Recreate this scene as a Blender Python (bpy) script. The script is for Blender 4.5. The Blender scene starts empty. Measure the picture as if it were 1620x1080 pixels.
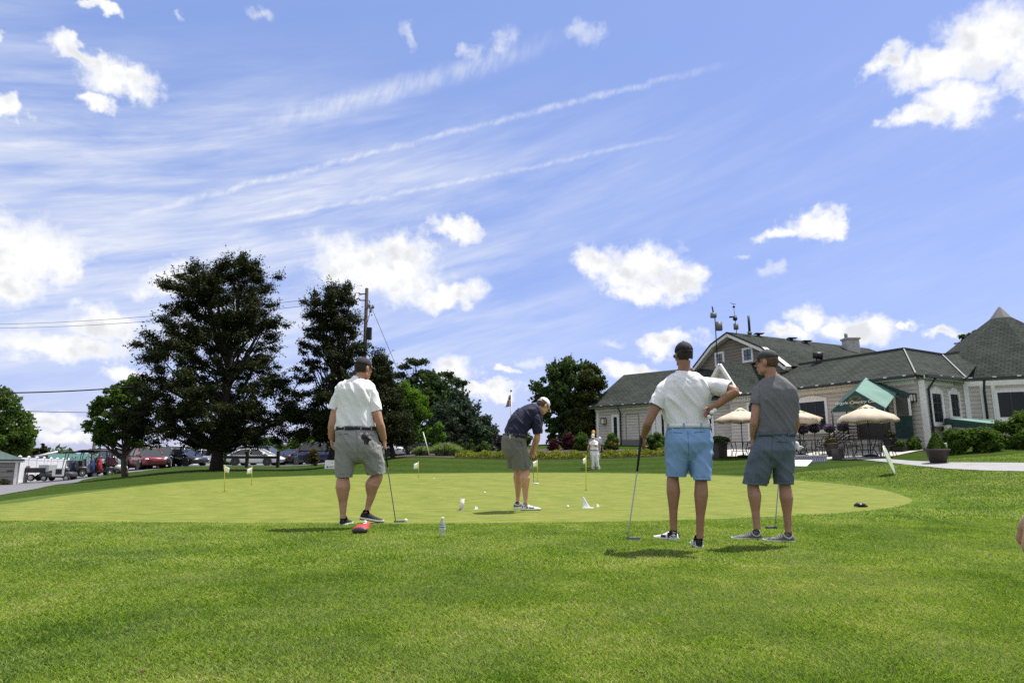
import bpy, bmesh, math, random
import numpy as np
from mathutils import Vector, Matrix, noise as mnoise
R = math.radians
random.seed(11)
rng = np.random.default_rng(11)
scene = bpy.context.scene
COL = scene.collection

# ---------------------------------------------------------------- camera
CAM_H, F, HORIZON = 0.82, 1030.0, 725.0          # metres, focal length in photo pixels, horizon row
PITCH = math.atan((HORIZON - 540.0) / F)
cam_data = bpy.data.cameras.new('camera')
cam_data.sensor_width = 36.0
cam_data.lens = F / 1620.0 * 36.0
cam_data.clip_start, cam_data.clip_end = 0.05, 5000.0
cam = bpy.data.objects.new('camera', cam_data)
COL.objects.link(cam)
cam.location = (0, 0, CAM_H)
cam.rotation_euler = (R(90) + PITCH, 0, 0)
scene.camera = cam

# ---------------------------------------------------------------- light
SUN_EL, SUN_AZ = R(67), math.atan2(0.80, 0.42)   # azimuth measured from +Y towards +X
SUN_DIR = Vector((math.cos(SUN_EL) * math.sin(SUN_AZ), math.cos(SUN_EL) * math.cos(SUN_AZ), math.sin(SUN_EL)))
sun_data = bpy.data.lights.new('sun', 'SUN')
sun_data.energy, sun_data.angle, sun_data.color = 4.8, R(0.55), (1.0, 0.955, 0.88)
sun = bpy.data.objects.new('sun', sun_data)
COL.objects.link(sun)
sun.rotation_euler = SUN_DIR.to_track_quat('Z', 'Y').to_euler()
scene.view_settings.view_transform = 'Standard'
scene.view_settings.look = 'None'
scene.view_settings.exposure = 0.45
scene.view_settings.gamma = 1.0
scene.cycles.use_denoising = False
scene.cycles.max_bounces = 6
scene.cycles.transparent_max_bounces = 8
scene.cycles.caustics_reflective = False
scene.cycles.caustics_refractive = False

FWD = Vector((0, math.cos(PITCH), math.sin(PITCH)))
UPV = Vector((0, -math.sin(PITCH), math.cos(PITCH)))
def ray(u, v):
    return FWD + Vector((1, 0, 0)) * ((u - 810.0) / F) + UPV * ((540.0 - v) / F)
def at(u, v, Y):
    d = ray(u, v)
    return Vector((0, 0, CAM_H)) + d * (Y / d.y)
def azel(u, v):
    d = ray(u, v).normalized()
    return math.atan2(d.x, d.y), math.asin(d.z)

# ---------------------------------------------------------------- sky with clouds (world directions, at infinity)
world = bpy.data.worlds.new('World')
scene.world = world
world.use_nodes = True
wt = world.node_tree
for n in list(wt.nodes): wt.nodes.remove(n)
class G:
    """small node-graph helper"""
    def __init__(s, t): s.t = t
    def n(s, typ, **kw):
        nd = s.t.nodes.new(typ)
        for k, v in kw.items(): setattr(nd, k, v)
        return nd
    def put(s, sock, v):
        if hasattr(v, 'is_output'): s.t.links.new(v, sock)
        else: sock.default_value = v
    def m(s, op, a, b=None, c=None, clamp=False):
        nd = s.n('ShaderNodeMath', operation=op); nd.use_clamp = clamp
        s.put(nd.inputs[0], a)
        if b is not None: s.put(nd.inputs[1], b)
        if c is not None: s.put(nd.inputs[2], c)
        return nd.outputs[0]
    def vm(s, op, a, b=None):
        nd = s.n('ShaderNodeVectorMath', operation=op)
        s.put(nd.inputs[0], a)
        if b is not None: s.put(nd.inputs[1], b)
        return nd.outputs['Value'] if op in ('LENGTH', 'DOT_PRODUCT') else nd.outputs[0]
    def smooth(s, x, a, b, lo=0.0, hi=1.0):
        nd = s.n('ShaderNodeMapRange', interpolation_type='SMOOTHSTEP')
        s.put(nd.inputs[0], x)
        for i, val in enumerate((a, b, lo, hi)): s.put(nd.inputs[i + 1], val)
        return nd.outputs[0]
    def xyz(s, x, y, z):
        nd = s.n('ShaderNodeCombineXYZ')
        for i, val in enumerate((x, y, z)): s.put(nd.inputs[i], val)
        return nd.outputs[0]
    def noise(s, vec, scale, detail=2.0, rough=0.5, dist=0.0, out='Fac'):
        nd = s.n('ShaderNodeTexNoise')
        s.put(nd.inputs['Vector'], vec); s.put(nd.inputs['Scale'], scale)
        s.put(nd.inputs['Detail'], detail); s.put(nd.inputs['Roughness'], rough); s.put(nd.inputs['Distortion'], dist)
        return nd.outputs[out]
    def mix(s, f, a, b, mode='MIX'):
        nd = s.n('ShaderNodeMix', data_type='RGBA', blend_type=mode)
        s.put(nd.inputs[0], f)
        s.put(nd.inputs[6], a if hasattr(a, 'is_output') else (*a[:3], 1)); s.put(nd.inputs[7], b if hasattr(b, 'is_output') else (*b[:3], 1))
        return nd.outputs[2]
    def ramp(s, f, stops):
        nd = s.n('ShaderNodeValToRGB')
        cr = nd.color_ramp
        while len(cr.elements) < len(stops): cr.elements.new(0.5)
        for e, (p, c) in zip(cr.elements, stops): e.position, e.color = p, (*c[:3], 1)
        s.put(nd.inputs[0], f)
        return nd.outputs[0]
g = G(wt)
tc = g.n('ShaderNodeTexCoord')
dirv = g.vm('NORMALIZE', tc.outputs['Generated'])
sep = g.n('ShaderNodeSeparateXYZ'); wt.links.new(dirv, sep.inputs[0])
AZ = g.m('ARCTAN2', sep.outputs[0], sep.outputs[1])
EL = g.m('ARCSINE', sep.outputs[2])
sky = g.n('ShaderNodeTexSky', sky_type='NISHITA')
sky.sun_disc = False
sky.sun_elevation, sky.sun_rotation = SUN_EL, SUN_AZ
sky.air_density, sky.dust_density, sky.ozone_density = 1.0, 0.6, 1.0
ae = g.xyz(AZ, EL, 0.0)
warp = g.noise(ae, 9.0, 5.0, 0.62, out='Color')
warp2 = g.noise(ae, 34.0, 3.0, 0.6, out='Color')
wv = g.vm('SUBTRACT', warp, (0.5, 0.5, 0.5))
wv = g.vm('MULTIPLY', wv, (0.13, 0.085, 0.0))
wv2 = g.vm('MULTIPLY', g.vm('SUBTRACT', warp2, (0.5, 0.5, 0.5)), (0.035, 0.03, 0.0))
aew = g.vm('ADD', g.vm('ADD', ae, wv), wv2)
CLOUDS = [  # pixel ellipses of the photograph's cumulus clouds: u, v, rx, ry
 (1575,65,105,62),(1480,105,95,38),(1400,100,44,22),(1515,160,72,38),(1445,195,48,22),(1640,110,70,70),
 (1292,354,52,23),(1232,367,42,13),(1328,352,26,20),
 (945,408,42,29),(1010,420,62,34),(1075,446,44,30),(1020,455,46,20),
 (1060,541,42,20),(1285,508,36,24),(1350,516,70,24),(1425,511,38,9),(1250,530,44,16),(1502,528,34,14),
 (560,412,66,44),(640,398,52,40),(620,440,90,36),(705,466,60,22),(722,354,34,18),
 (715,592,40,24),(770,620,52,12),(25,400,98,60),(95,425,34,34),(15,455,60,28),
 (172,508,56,30),(95,543,110,22),(205,520,26,22),(130,84,50,16),(188,122,62,28),(150,150,30,12),
 (12,165,28,17),(10,66,22,15),(152,22,22,12),(268,440,52,28),(100,695,60,14),(985,590,56,16),(800,590,26,8),(210,590,40,14),
 (60,665,90,16)]
field = None
for (u, v, rx, ry) in CLOUDS:
    a, e = azel(u, v)
    a2, _ = azel(u + rx, v); _, e2 = azel(u, v - ry)
    ia, ie = 1.0 / max(abs(a2 - a), 1e-3), 1.0 / max(abs(e2 - e), 1e-3)
    q = g.vm('MULTIPLY', g.vm('SUBTRACT', aew, (a, e, 0)), (ia, ie, 0))
    d = g.vm('LENGTH', q)
    field = d if field is None else g.m('MINIMUM', field, d)
edge = g.m('ADD', g.m('MULTIPLY', g.noise(ae, 26.0, 8.0, 0.60), 0.6), g.m('MULTIPLY', g.noise(ae, 64.0, 6.0, 0.62), 0.4))
fld = g.m('ADD', field, g.m('MULTIPLY', g.m('SUBTRACT', edge, 0.5), 1.75))
cum = g.smooth(fld, 1.34, 0.46)
# wisps
wis = None
for (u, v, rx, ry) in [(785,60,24,20),(932,62,26,22),(640,48,16,22),(1215,436,18,9),(1178,412,14,7),(400,12,26,14),(293,30,8,12),(740,85,20,16),(960,545,30,7),(840,572,30,8),(1040,95,0.1,0.1)]:
    a, e = azel(u, v); a2, _ = azel(u + max(rx, 1), v); _, e2 = azel(u, v - max(ry, 1))
    q = g.vm('MULTIPLY', g.vm('SUBTRACT', aew, (a, e, 0)), (1 / abs(a2 - a), 1 / abs(e2 - e), 0))
    d = g.vm('LENGTH', q)
    wis = d if wis is None else g.m('MINIMUM', wis, d)
wisp = g.m('MULTIPLY', g.smooth(g.m('ADD', wis, g.m('MULTIPLY', g.m('SUBTRACT', edge, 0.5), 2.2)), 1.3, 0.1), 0.50)
rot0 = g.xyz(g.m('ADD', g.m('MULTIPLY', AZ, 0.97), g.m('MULTIPLY', EL, -0.30)), g.m('ADD', g.m('MULTIPLY', AZ, -0.26), g.m('MULTIPLY', EL, 1.0)), 0.0)
# contrails: el = polynomial(az)
def contrail(pts, width_px, gain, soft):
    A = np.array([azel(*p) for p in pts])
    co = np.polyfit(A[:, 0], A[:, 1], min(2, len(pts) - 1))
    x = AZ
    wob = g.m('MULTIPLY', g.m('SUBTRACT', g.noise(ae, 26.0, 4.0, 0.6), 0.5), 0.012 * soft)
    y = g.m('MULTIPLY_ADD', g.m('MULTIPLY_ADD', x, float(co[0]), float(co[1])), x, float(co[2]))
    d = g.m('ABSOLUTE', g.m('ADD', g.m('SUBTRACT', EL, y), wob))
    w = width_px / F
    core = g.smooth(d, w * 1.15, 0.0)
    lim = g.m('MULTIPLY', g.smooth(x, float(A[0, 0]) - 0.05, float(A[0, 0]) + 0.12), g.smooth(x, float(A[-1, 0]) + 0.02, float(A[-1, 0]) - 0.16))
    tex = g.smooth(g.noise(g.vm('MULTIPLY', rot0, (1.0, .35, 1.0)), 70.0, 5.0, 0.65), 0.30, 0.68, 0.25, 1.15)
    return g.m('MULTIPLY', g.m('MULTIPLY', core, lim), g.m('MULTIPLY', tex, gain))
ctr = g.m('ADD', contrail([(400,200),(520,168),(700,122),(900,55)], 20, 0.34, 2.2),
          g.m('ADD', contrail([(210,340),(420,287),(600,240),(810,184),(1000,140),(1170,98)], 6.2, 0.36, 1.6),
                     contrail([(330,362),(520,325),(810,273),(960,238),(1110,203)], 5.0, 0.28, 1.2)))
# cirrus veil
rot = g.xyz(g.m('ADD', g.m('MULTIPLY', AZ, 0.97), g.m('MULTIPLY', EL, -0.30)), g.m('ADD', g.m('MULTIPLY', AZ, -0.26), g.m('MULTIPLY', EL, 1.0)), 0.0)
veil_n = g.noise(g.vm('MULTIPLY', rot, (2.2, 13.0, 1.0)), 1.6, 6.0, 0.60, 0.35)
veil_b = g.noise(g.vm('MULTIPLY', rot, (1.2, 4.0, 1.0)), 2.1, 3.0, 0.55)
az_w = g.smooth(AZ, 0.36, -0.46, 0.18, 1.0)
el_w = g.m('MULTIPLY', g.smooth(EL, 0.0, 0.14, 0.35, 1.0), g.smooth(EL, 0.60, 0.40, 0.05, 1.0))
veil = g.m('MULTIPLY', g.smooth(g.m('ADD', g.m('MULTIPLY', veil_n, 0.62), g.m('MULTIPLY', veil_b, 0.45)), 0.33, 0.72), g.m('MULTIPLY', az_w, el_w))
fib = g.noise(g.vm('MULTIPLY', rot, (5.0, 34.0, 1.0)), 2.4, 5.0, 0.62, 0.5)
veil = g.m('MULTIPLY', veil, g.smooth(fib, 0.25, 0.75, 0.52, 0.92))
skycol = g.mix(1.0, sky.outputs[0], (0.59, 0.48, 0.60), 'MULTIPLY')
skycol = g.mix(1.0, skycol, (1.15, 1.92, 3.80), 'ADD')
CW = 7.7
na, nb_ = g.noise(ae, 19.0, 5.0, 0.55), g.noise(g.vm('ADD', ae, (0.010, 0.020, 0.0)), 19.0, 5.0, 0.55)
under = g.smooth(g.m('SUBTRACT', nb_, na), -0.06, 0.20)
deep = g.smooth(fld, 0.95, 0.35)
cloudcol = g.mix(g.m('MULTIPLY', g.m('MULTIPLY', under, deep), 0.85), (CW * 1.03, CW * 1.03, CW * 1.03), (CW * 0.74, CW * 0.76, CW * 0.80))
thin = g.m('MINIMUM', g.m('ADD', g.m('ADD', veil, ctr), wisp), 0.88)
c1 = g.mix(thin, skycol, (CW * 0.93, CW * 0.95, CW * 1.0))
c2 = g.mix(cum, c1, cloudcol)
# unseen cumulus added overhead and behind the camera to whiten the ambient light
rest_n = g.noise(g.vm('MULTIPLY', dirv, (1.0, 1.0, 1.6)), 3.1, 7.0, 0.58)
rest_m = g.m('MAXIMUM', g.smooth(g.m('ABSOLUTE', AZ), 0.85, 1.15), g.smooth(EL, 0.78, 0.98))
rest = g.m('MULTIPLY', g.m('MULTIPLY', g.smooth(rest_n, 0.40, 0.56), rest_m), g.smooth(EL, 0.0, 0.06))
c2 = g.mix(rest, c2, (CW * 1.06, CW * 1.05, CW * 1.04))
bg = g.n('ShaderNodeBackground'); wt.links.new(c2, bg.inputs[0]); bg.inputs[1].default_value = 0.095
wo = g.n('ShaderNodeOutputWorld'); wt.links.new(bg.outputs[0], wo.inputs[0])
world.cycles.sampling_method = 'MANUAL'; world.cycles.sample_map_resolution = 512

# ---------------------------------------------------------------- tags, materials
def tag(o, label=None, cat=None, group=None, kind=None):
    if label: o['label'] = label
    if cat: o['category'] = cat
    if group: o['group'] = group
    if kind: o['kind'] = kind
    return o
def thing(name, label, cat, loc=(0, 0, 0), rotz=0.0, group=None):
    o = bpy.data.objects.new(name, None)
    COL.objects.link(o); o.location = loc; o.rotation_euler = (0, 0, rotz); o.empty_display_size = 0.1
    return tag(o, label, cat, group)

MATS = {}
def mat(name, col, rough=0.7, metal=0.0, vary=0.0, vscale=6.0, bump=0.0, bscale=60.0, spec=0.5, trans=0.0, alpha=1.0, coat=0.0, ior=1.45):
    if name in MATS: return MATS[name]
    m = bpy.data.materials.new(name); m.use_nodes = True
    t = m.node_tree; q = G(t); b = t.nodes['Principled BSDF']
    b.inputs['Roughness'].default_value = rough; b.inputs['Metallic'].default_value = metal
    b.inputs['Specular IOR Level'].default_value = spec; b.inputs['IOR'].default_value = ior
    b.inputs['Transmission Weight'].default_value = trans; b.inputs['Alpha'].default_value = alpha
    b.inputs['Coat Weight'].default_value = coat
    b.inputs['Base Color'].default_value = (*col, 1)
    if vary or bump:
        tcn = q.n('ShaderNodeTexCoord')
        if vary:
            nf = q.noise(tcn.outputs['Object'], vscale, 5.0, 0.6)
            lo = tuple(c * (1 - vary) for c in col); hi = tuple(min(1, c * (1 + vary)) for c in col)
            t.links.new(q.ramp(nf, [(0.3, lo), (0.7, hi)]), b.inputs['Base Color'])
        if bump:
            bn = q.n('ShaderNodeBump'); bn.inputs['Strength'].default_value = bump; bn.inputs['Distance'].default_value = 0.01
            t.links.new(q.noise(tcn.outputs['Object'], bscale, 3.0, 0.6), bn.inputs['Height'])
            t.links.new(bn.outputs[0], b.inputs['Normal'])
    MATS[name] = m
    return m
def leafmat(name, col, vary=0.45, trans=0.35, rough=0.55, hue=0.0):
    """leaf material; each leaf has its own tint in attribute Tint"""
    if name in MATS: return MATS[name]
    m = bpy.data.materials.new(name); m.use_nodes = True
    t = m.node_tree; q = G(t); b = t.nodes['Principled BSDF']
    at_ = q.n('ShaderNodeAttribute', attribute_name='Tint')
    lo = tuple(c * (1 - vary) for c in col)
    hi = (min(1, col[0] * (1 + vary) + hue * col[1]), min(1, col[1] * (1 + vary)), col[2] * (1 + vary * 0.5))
    c = q.ramp(at_.outputs['Fac'], [(0.0, lo), (0.5, col), (1.0, hi)])
    t.links.new(c, b.inputs['Base Color'])
    b.inputs['Roughness'].default_value = rough; b.inputs['Specular IOR Level'].default_value = 0.07
    tr = q.n('ShaderNodeBsdfTranslucent')
    t.links.new(q.mix(1.0, c, (1.1, 1.25, 0.5), 'MULTIPLY'), tr.inputs[0])
    mx = q.n('ShaderNodeMixShader'); mx.inputs[0].default_value = trans
    t.links.new(b.outputs[0], mx.inputs[1]); t.links.new(tr.outputs[0], mx.inputs[2])
    t.links.new(mx.outputs[0], t.nodes['Material Output'].inputs[0])
    MATS[name] = m
    return m

# ---------------------------------------------------------------- mesh collector
def frame_of(t, hint=None):
    t = t.normalized()
    h = hint if hint is not None else (Vector((0, 0, 1)) if abs(t.z) < 0.9 else Vector((0, 1, 0)))
    a = (h - t * h.dot(t))
    if a.length < 1e-6: a = t.orthogonal()
    a.normalize()
    return a, t.cross(a)
class Shape:
    def __init__(s): s.v, s.f, s.uv = [], [], {}
    def add(s, vs, fs):
        b = len(s.v); s.v += [Vector(p) for p in vs]; s.f += [tuple(i + b for i in f) for f in fs]; return s
    def tube(s, pts, rad, seg=10, caps=True, hint=None, squash=1.0):
        pts = [Vector(p) for p in pts]; n = len(pts)
        if not hasattr(rad, '__len__'): rad = [rad] * n
        vs, fs = [], []
        a = None
        for i, p in enumerate(pts):
            t = (pts[min(i + 1, n - 1)] - pts[max(i - 1, 0)])
            if t.length < 1e-9: t = Vector((0, 0, 1))
            a, b = frame_of(t, hint if (hint is not None or a is None) else a)
            r = rad[i]
            ra, rb = (r if hasattr(r, '__len__') else (r * squash, r))
            for k in range(seg):
                an = 2 * math.pi * k / seg
                vs.append(p + a * (ra * math.cos(an)) + b * (rb * math.sin(an)))
        for i in range(n - 1):
            for k in range(seg):
                k2 = (k + 1) % seg
                fs.append((i * seg + k, i * seg + k2, (i + 1) * seg + k2, (i + 1) * seg + k))
        if caps:
            fs.append(tuple(range(seg - 1, -1, -1))); fs.append(tuple((n - 1) * seg + k for k in range(seg)))
        return s.add(vs, fs)
    def loft(s, rings, caps=True, closed=True):
        n, m = len(rings), len(rings[0]); vs = [p for r in rings for p in r]; fs = []
        for i in range(n - 1):
            for k in range(m if closed else m - 1):
                k2 = (k + 1) % m
                fs.append((i * m + k, i * m + k2, (i + 1) * m + k2, (i + 1) * m + k))
        if caps:
            fs.append(tuple(range(m - 1, -1, -1))); fs.append(tuple((n - 1) * m + k for k in range(m)))
        return s.add(vs, fs)
    def ell(s, c, ax, ay=None, az=None, seg=14, rings=9):
        c = Vector(c)
        if ay is None: ax, ay, az = Vector((ax, 0, 0)), Vector((0, ax, 0)), Vector((0, 0, ax))
        elif not isinstance(ax, Vector): ax, ay, az = Vector((ax, 0, 0)), Vector((0, ay, 0)), Vector((0, 0, az))
        vs, fs = [c - az], []
        for i in range(1, rings):
            th = math.pi * i / rings - math.pi / 2
            for k in range(seg):
                ph = 2 * math.pi * k / seg
                vs.append(c + ax * (math.cos(th) * math.cos(ph)) + ay * (math.cos(th) * math.sin(ph)) + az * math.sin(th))
        vs.append(c + az); top = len(vs) - 1
        for k in range(seg):
            k2 = (k + 1) % seg
            fs.append((0, 1 + k2, 1 + k)); fs.append((top, top - seg + k, top - seg + k2))
            for i in range(rings - 2):
                b = 1 + i * seg
                fs.append((b + k, b + k2, b + seg + k2, b + seg + k))
        return s.add(vs, fs)
    def box(s, c, size, ex=None, ey=None, ez=None):
        c = Vector(c); ex = Vector(ex or (1, 0, 0)) * size[0] / 2; ey = Vector(ey or (0, 1, 0)) * size[1] / 2; ez = Vector(ez or (0, 0, 1)) * size[2] / 2
        vs = [c + ex * i + ey * j + ez * k for k in (-1, 1) for j in (-1, 1) for i in (-1, 1)]
        return s.add(vs, [(0, 2, 3, 1), (4, 5, 7, 6), (0, 1, 5, 4), (2, 6, 7, 3), (0, 4, 6, 2), (1, 3, 7, 5)])
    def bar(s, a, b, w, h, up=None):
        a, b = Vector(a), Vector(b); t = (b - a); L = t.length; t.normalize()
        x, y = frame_of(t, up)
        return s.box((a + b) / 2, (L, h, w), t, x, y)
    def prism(s, poly, dirv):
        """extrude polygon (world points) by vector"""
        n = len(poly); d = Vector(dirv); a = [Vector(p) for p in poly]; b = [p + d for p in a]
        return s.add(a + b, [tuple(range(n - 1, -1, -1)), tuple(range(n, 2 * n))] + [(i, (i + 1) % n, (i + 1) % n + n, i + n) for i in range(n)])
    def build(s, name, m, parent=None, smooth=False, bevel=0.0, uvplane=None):
        me = bpy.data.meshes.new(name); me.from_pydata([tuple(v) for v in s.v], [], s.f); me.update()
        bm = bmesh.new(); bm.from_mesh(me); bmesh.ops.recalc_face_normals(bm, faces=bm.faces)
        if bevel: bmesh.ops.bevel(bm, geom=bm.edges[:] , offset=bevel, segments=2, affect='EDGES', profile=0.6, clamp_overlap=True)
        bm.to_mesh(me); bm.free()
        return link(name, me, m, parent, smooth)
def link(name, me, m, parent=None, smooth=False):
    if m is not None and not me.materials: me.materials.append(m)
    if smooth: me.polygons.foreach_set('use_smooth', [True] * len(me.polygons))
    o = bpy.data.objects.new(name, me); COL.objects.link(o)
    if parent is not None: o.parent = parent
    return o
def reframe(root):
    """children were modelled in world coordinates: keep them there under a moved root"""
    bpy.context.view_layer.update()
    inv = root.matrix_world.inverted()
    for c in root.children: c.matrix_parent_inverse = inv
def copy_tree(o, parent=None):
    c = o.copy(); COL.objects.link(c)
    if parent is not None: c.parent = parent
    for ch in list(o.children): copy_tree(ch, c)
    return c

# ---------------------------------------------------------------- terrain
def sst(x, a, b):
    t = np.clip((x - a) / (b - a), 0, 1); return t * t * (3 - 2 * t)
def zg(y): return 0.2 * sst(y, 12.0, 27.0)
def green_pt(u, v):
    d = ray(u, v); z = 0.0
    for _ in range(30):
        t = (z - CAM_H) / d.z; z = float(zg(d.y * t))
    return (d.x * t, d.y * t)
GREEN_PX = [(-260,812),(0,798.5),(100,783),(200,769.5),(340,759),(500,752.5),(650,749.5),(800,748.2),(940,748.3),(1080,750.5),(1200,756),(1310,764),(1395,775),(1436,787),(1443,793),(1425,801),(1350,810.5),(1230,817.5),(1080,823.5),(920,827),(760,828.5),(600,829),(400,828),(200,826.5),(0,824.5),(-240,822)]
_g = np.array([green_pt(*p) for p in GREEN_PX])
def catmull(P, k=6):
    out = []; n = len(P)
    for i in range(n):
        p0, p1, p2, p3 = P[i - 1], P[i], P[(i + 1) % n], P[(i + 2) % n]
        for j in range(k):
            t = j / k
            out.append(0.5 * (2 * p1 + (p2 - p0) * t + (2 * p0 - 5 * p1 + 4 * p2 - p3) * t * t + (3 * p1 - p0 - 3 * p2 + p3) * t ** 3))
    return np.array(out)
GREEN = catmull(_g, 4)
def poly_sd(P, x, y):
    x = np.asarray(x, float); y = np.asarray(y, float)
    d2 = np.full(x.shape, 1e18); ins = np.zeros(x.shape, bool)
    n = len(P)
    for i in range(n):
        ax, ay = P[i]; bx, by = P[(i + 1) % n]
        ex, ey = bx - ax, by - ay
        wx, wy = x - ax, y - ay
        t = np.clip((wx * ex + wy * ey) / max(ex * ex + ey * ey, 1e-12), 0, 1)
        d2 = np.minimum(d2, (wx - ex * t) ** 2 + (wy - ey * t) ** 2)
        c = (ay > y) != (by > y)
        with np.errstate(divide='ignore', invalid='ignore'):
            ins ^= c & (x < ax + (y - ay) / (by - ay if by != ay else 1e-12) * ex)
    d = np.sqrt(d2)
    return np.where(ins, -d, d)
def H(x, y):
    x = np.asarray(x, float); y = np.asarray(y, float)
    dR = np.maximum(poly_sd(GREEN, x, y), 0)
    u = x / np.maximum(y, 1.0)
    w = sst(u, -0.34, -0.12)
    rise = 0.98 * (1 - np.exp(-(dR / 7.5) ** 1.5)) * w * sst(y, 9.5, 18.0)
    rise = rise + np.clip(0.055 * (dR - 9.0), 0, 0.75) * w * sst(u, -0.10, 0.06)
    fall = -0.98 * sst(-u, 0.45, 0.75) * sst(y, 12, 42)
    return zg(y) + rise + fall
def h1(x, y): return float(H(np.array([x]), np.array([y]))[0])
def gp(u, v, ymax=80.0):
    d = ray(u, v)
    Y = np.concatenate([np.arange(1.5, 20, 0.05), np.arange(20, ymax, 0.1)])
    t = Y / d.y
    X, Z = d.x * t, CAM_H + d.z * t
    gap = Z - H(X, Y)
    k = np.where(gap <= 0)[0]
    k = int(k[0]) if len(k) else int(np.argmin(gap))
    return Vector((X[k], Y[k], h1(X[k], Y[k])))
def onto(u, Y):
    """point of the ground seen in column u at distance Y"""
    x = ray(u, HORIZON).x / ray(u, HORIZON).y * Y
    return Vector((x, Y, h1(x, Y)))
# ---------------------------------------------------------------- ground
def ground_grid():
    def ax(lo, hi, step, far, grow=1.22):
        a = list(np.arange(lo, hi + 1e-6, step))
        d = step
        while a[-1] < far: d *= grow; a.append(a[-1] + d)
        d = step
        while a[0] > -far * 0.9: d *= grow; a.insert(0, a[0] - d)
        return np.array(a)
    xs, ys = ax(-34, 34, 0.5, 1500), ax(-6, 62, 0.5, 1700)
    X, Y = np.meshgrid(xs, ys)
    Z = H(X.ravel(), Y.ravel())
    far = np.hypot(X.ravel(), Y.ravel())
    Z = Z - np.clip((far - 110) / 400, 0, 1) * 1.6
    vs = np.stack([X.ravel(), Y.ravel(), Z], 1)
    nx, ny = len(xs), len(ys)
    i = np.arange((ny - 1) * (nx - 1)); r, c = i // (nx - 1), i % (nx - 1)
    a = r * nx + c
    fs = np.stack([a, a + 1, a + nx + 1, a + nx], 1)
    me = bpy.data.meshes.new('lawn')
    me.from_pydata(vs.tolist(), [], fs.tolist()); me.update()
    return me
def lawn_mat():
    m = bpy.data.materials.new('lawn'); m.use_nodes = True
    t = m.node_tree; q = G(t); b = t.nodes['Principled BSDF']
    geo = q.n('ShaderNodeNewGeometry'); P = geo.outputs['Position']
    big = q.noise(P, 0.55, 5.0, 0.6)
    mid = q.noise(P, 3.2, 5.0, 0.65)
    fine = q.noise(q.vm('MULTIPLY', P, (1.0, 0.35, 1.0)), 46.0, 4.0, 0.7)
    c = q.ramp(mid, [(0.28, (0.030, 0.056, 0.010)), (0.5, (0.046, 0.078, 0.013)), (0.74, (0.068, 0.098, 0.020))])
    c = q.mix(q.smooth(big, 0.42, 0.72), c, (0.060, 0.088, 0.018))
    sp = q.n('ShaderNodeSeparateXYZ'); t.links.new(P, sp.inputs[0])
    # mowing stripes that follow the rim of the green
    w = q.m('SINE', q.m('MULTIPLY', q.m('ADD', q.m('ADD', sp.outputs[1], q.m('MULTIPLY', sp.outputs[0], 0.12)), q.m('MULTIPLY', big, 0.5)), 2.7))
    st = q.m('MULTIPLY', q.smooth(w, -0.25, 0.25), q.smooth(sp.outputs[1], 17.0, 21.0))
    c = q.mix(q.m('MULTIPLY', st, 0.33), c, (0.024, 0.048, 0.008))
    c = q.mix(q.smooth(fine, 0.30, 0.75, 0.0, 0.6), q.mix(1.0, c, (0.50, 0.56, 0.5), 'MULTIPLY'), q.mix(1.0, c, (1.55, 1.5, 1.5), 'MULTIPLY'))
    t.links.new(c, b.inputs['Base Color'])
    b.inputs['Roughness'].default_value = 0.9; b.inputs['Specular IOR Level'].default_value = 0.02
    bn = q.n('ShaderNodeBump'); bn.inputs['Strength'].default_value = 0.9; bn.inputs['Distance'].default_value = 0.03
    t.links.new(fine, bn.inputs['Height']); t.links.new(bn.outputs[0], b.inputs['Normal'])
    return m
def green_mat():
    m = bpy.data.materials.new('putting_green'); m.use_nodes = True
    t = m.node_tree; q = G(t); b = t.nodes['Principled BSDF']
    geo = q.n('ShaderNodeNewGeometry'); P = geo.outputs['Position']
    big = q.noise(q.vm('MULTIPLY', P, (0.5, 0.9, 1)), 0.9, 5.0, 0.6)
    mid = q.noise(q.vm('MULTIPLY', P, (0.8, 1.6, 1)), 3.0, 5.0, 0.65)
    fine = q.noise(P, 70.0, 3.0, 0.7)
    c = q.ramp(mid, [(0.32, (0.122, 0.158, 0.028)), (0.5, (0.170, 0.196, 0.036)), (0.68, (0.232, 0.245, 0.060))])
    c = q.mix(q.smooth(big, 0.40, 0.75, 0.0, 0.55), c, (0.234, 0.222, 0.057))
    sp = q.n('ShaderNodeSeparateXYZ'); t.links.new(P, sp.inputs[0])
    mow = q.m('SINE', q.m('MULTIPLY', q.m('ADD', q.m('ADD', sp.outputs[0], q.m('MULTIPLY', sp.outputs[1], 0.55)), q.m('MULTIPLY', big, 0.35)), 5.2))
    c = q.mix(q.smooth(mow, -0.3, 0.3, 0.0, 0.16), c, q.mix(1.0, c, (0.72, 0.80, 0.70), 'MULTIPLY'))
    spot = q.noise(P, 11.0, 4.0, 0.7)
    c = q.mix(q.smooth(spot, 0.60, 0.74, 0.0, 0.5), c, (0.100, 0.140, 0.026))
    c = q.mix(q.smooth(spot, 0.36, 0.26, 0.0, 0.45), c, (0.290, 0.270, 0.085))
    c = q.mix(q.smooth(fine, 0.3, 0.7, 0.0, 0.6), c, q.mix(1.0, c, (0.62, 0.70, 0.62), 'MULTIPLY'))
    t.links.new(c, b.inputs['Base Color'])
    b.inputs['Roughness'].default_value = 0.85; b.inputs['Specular IOR Level'].default_value = 0.08
    bn = q.n('ShaderNodeBump'); bn.inputs['Strength'].default_value = 0.35; bn.inputs['Distance'].default_value = 0.008
    t.links.new(fine, bn.inputs['Height']); t.links.new(bn.outputs[0], b.inputs['Normal'])
    return m
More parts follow.
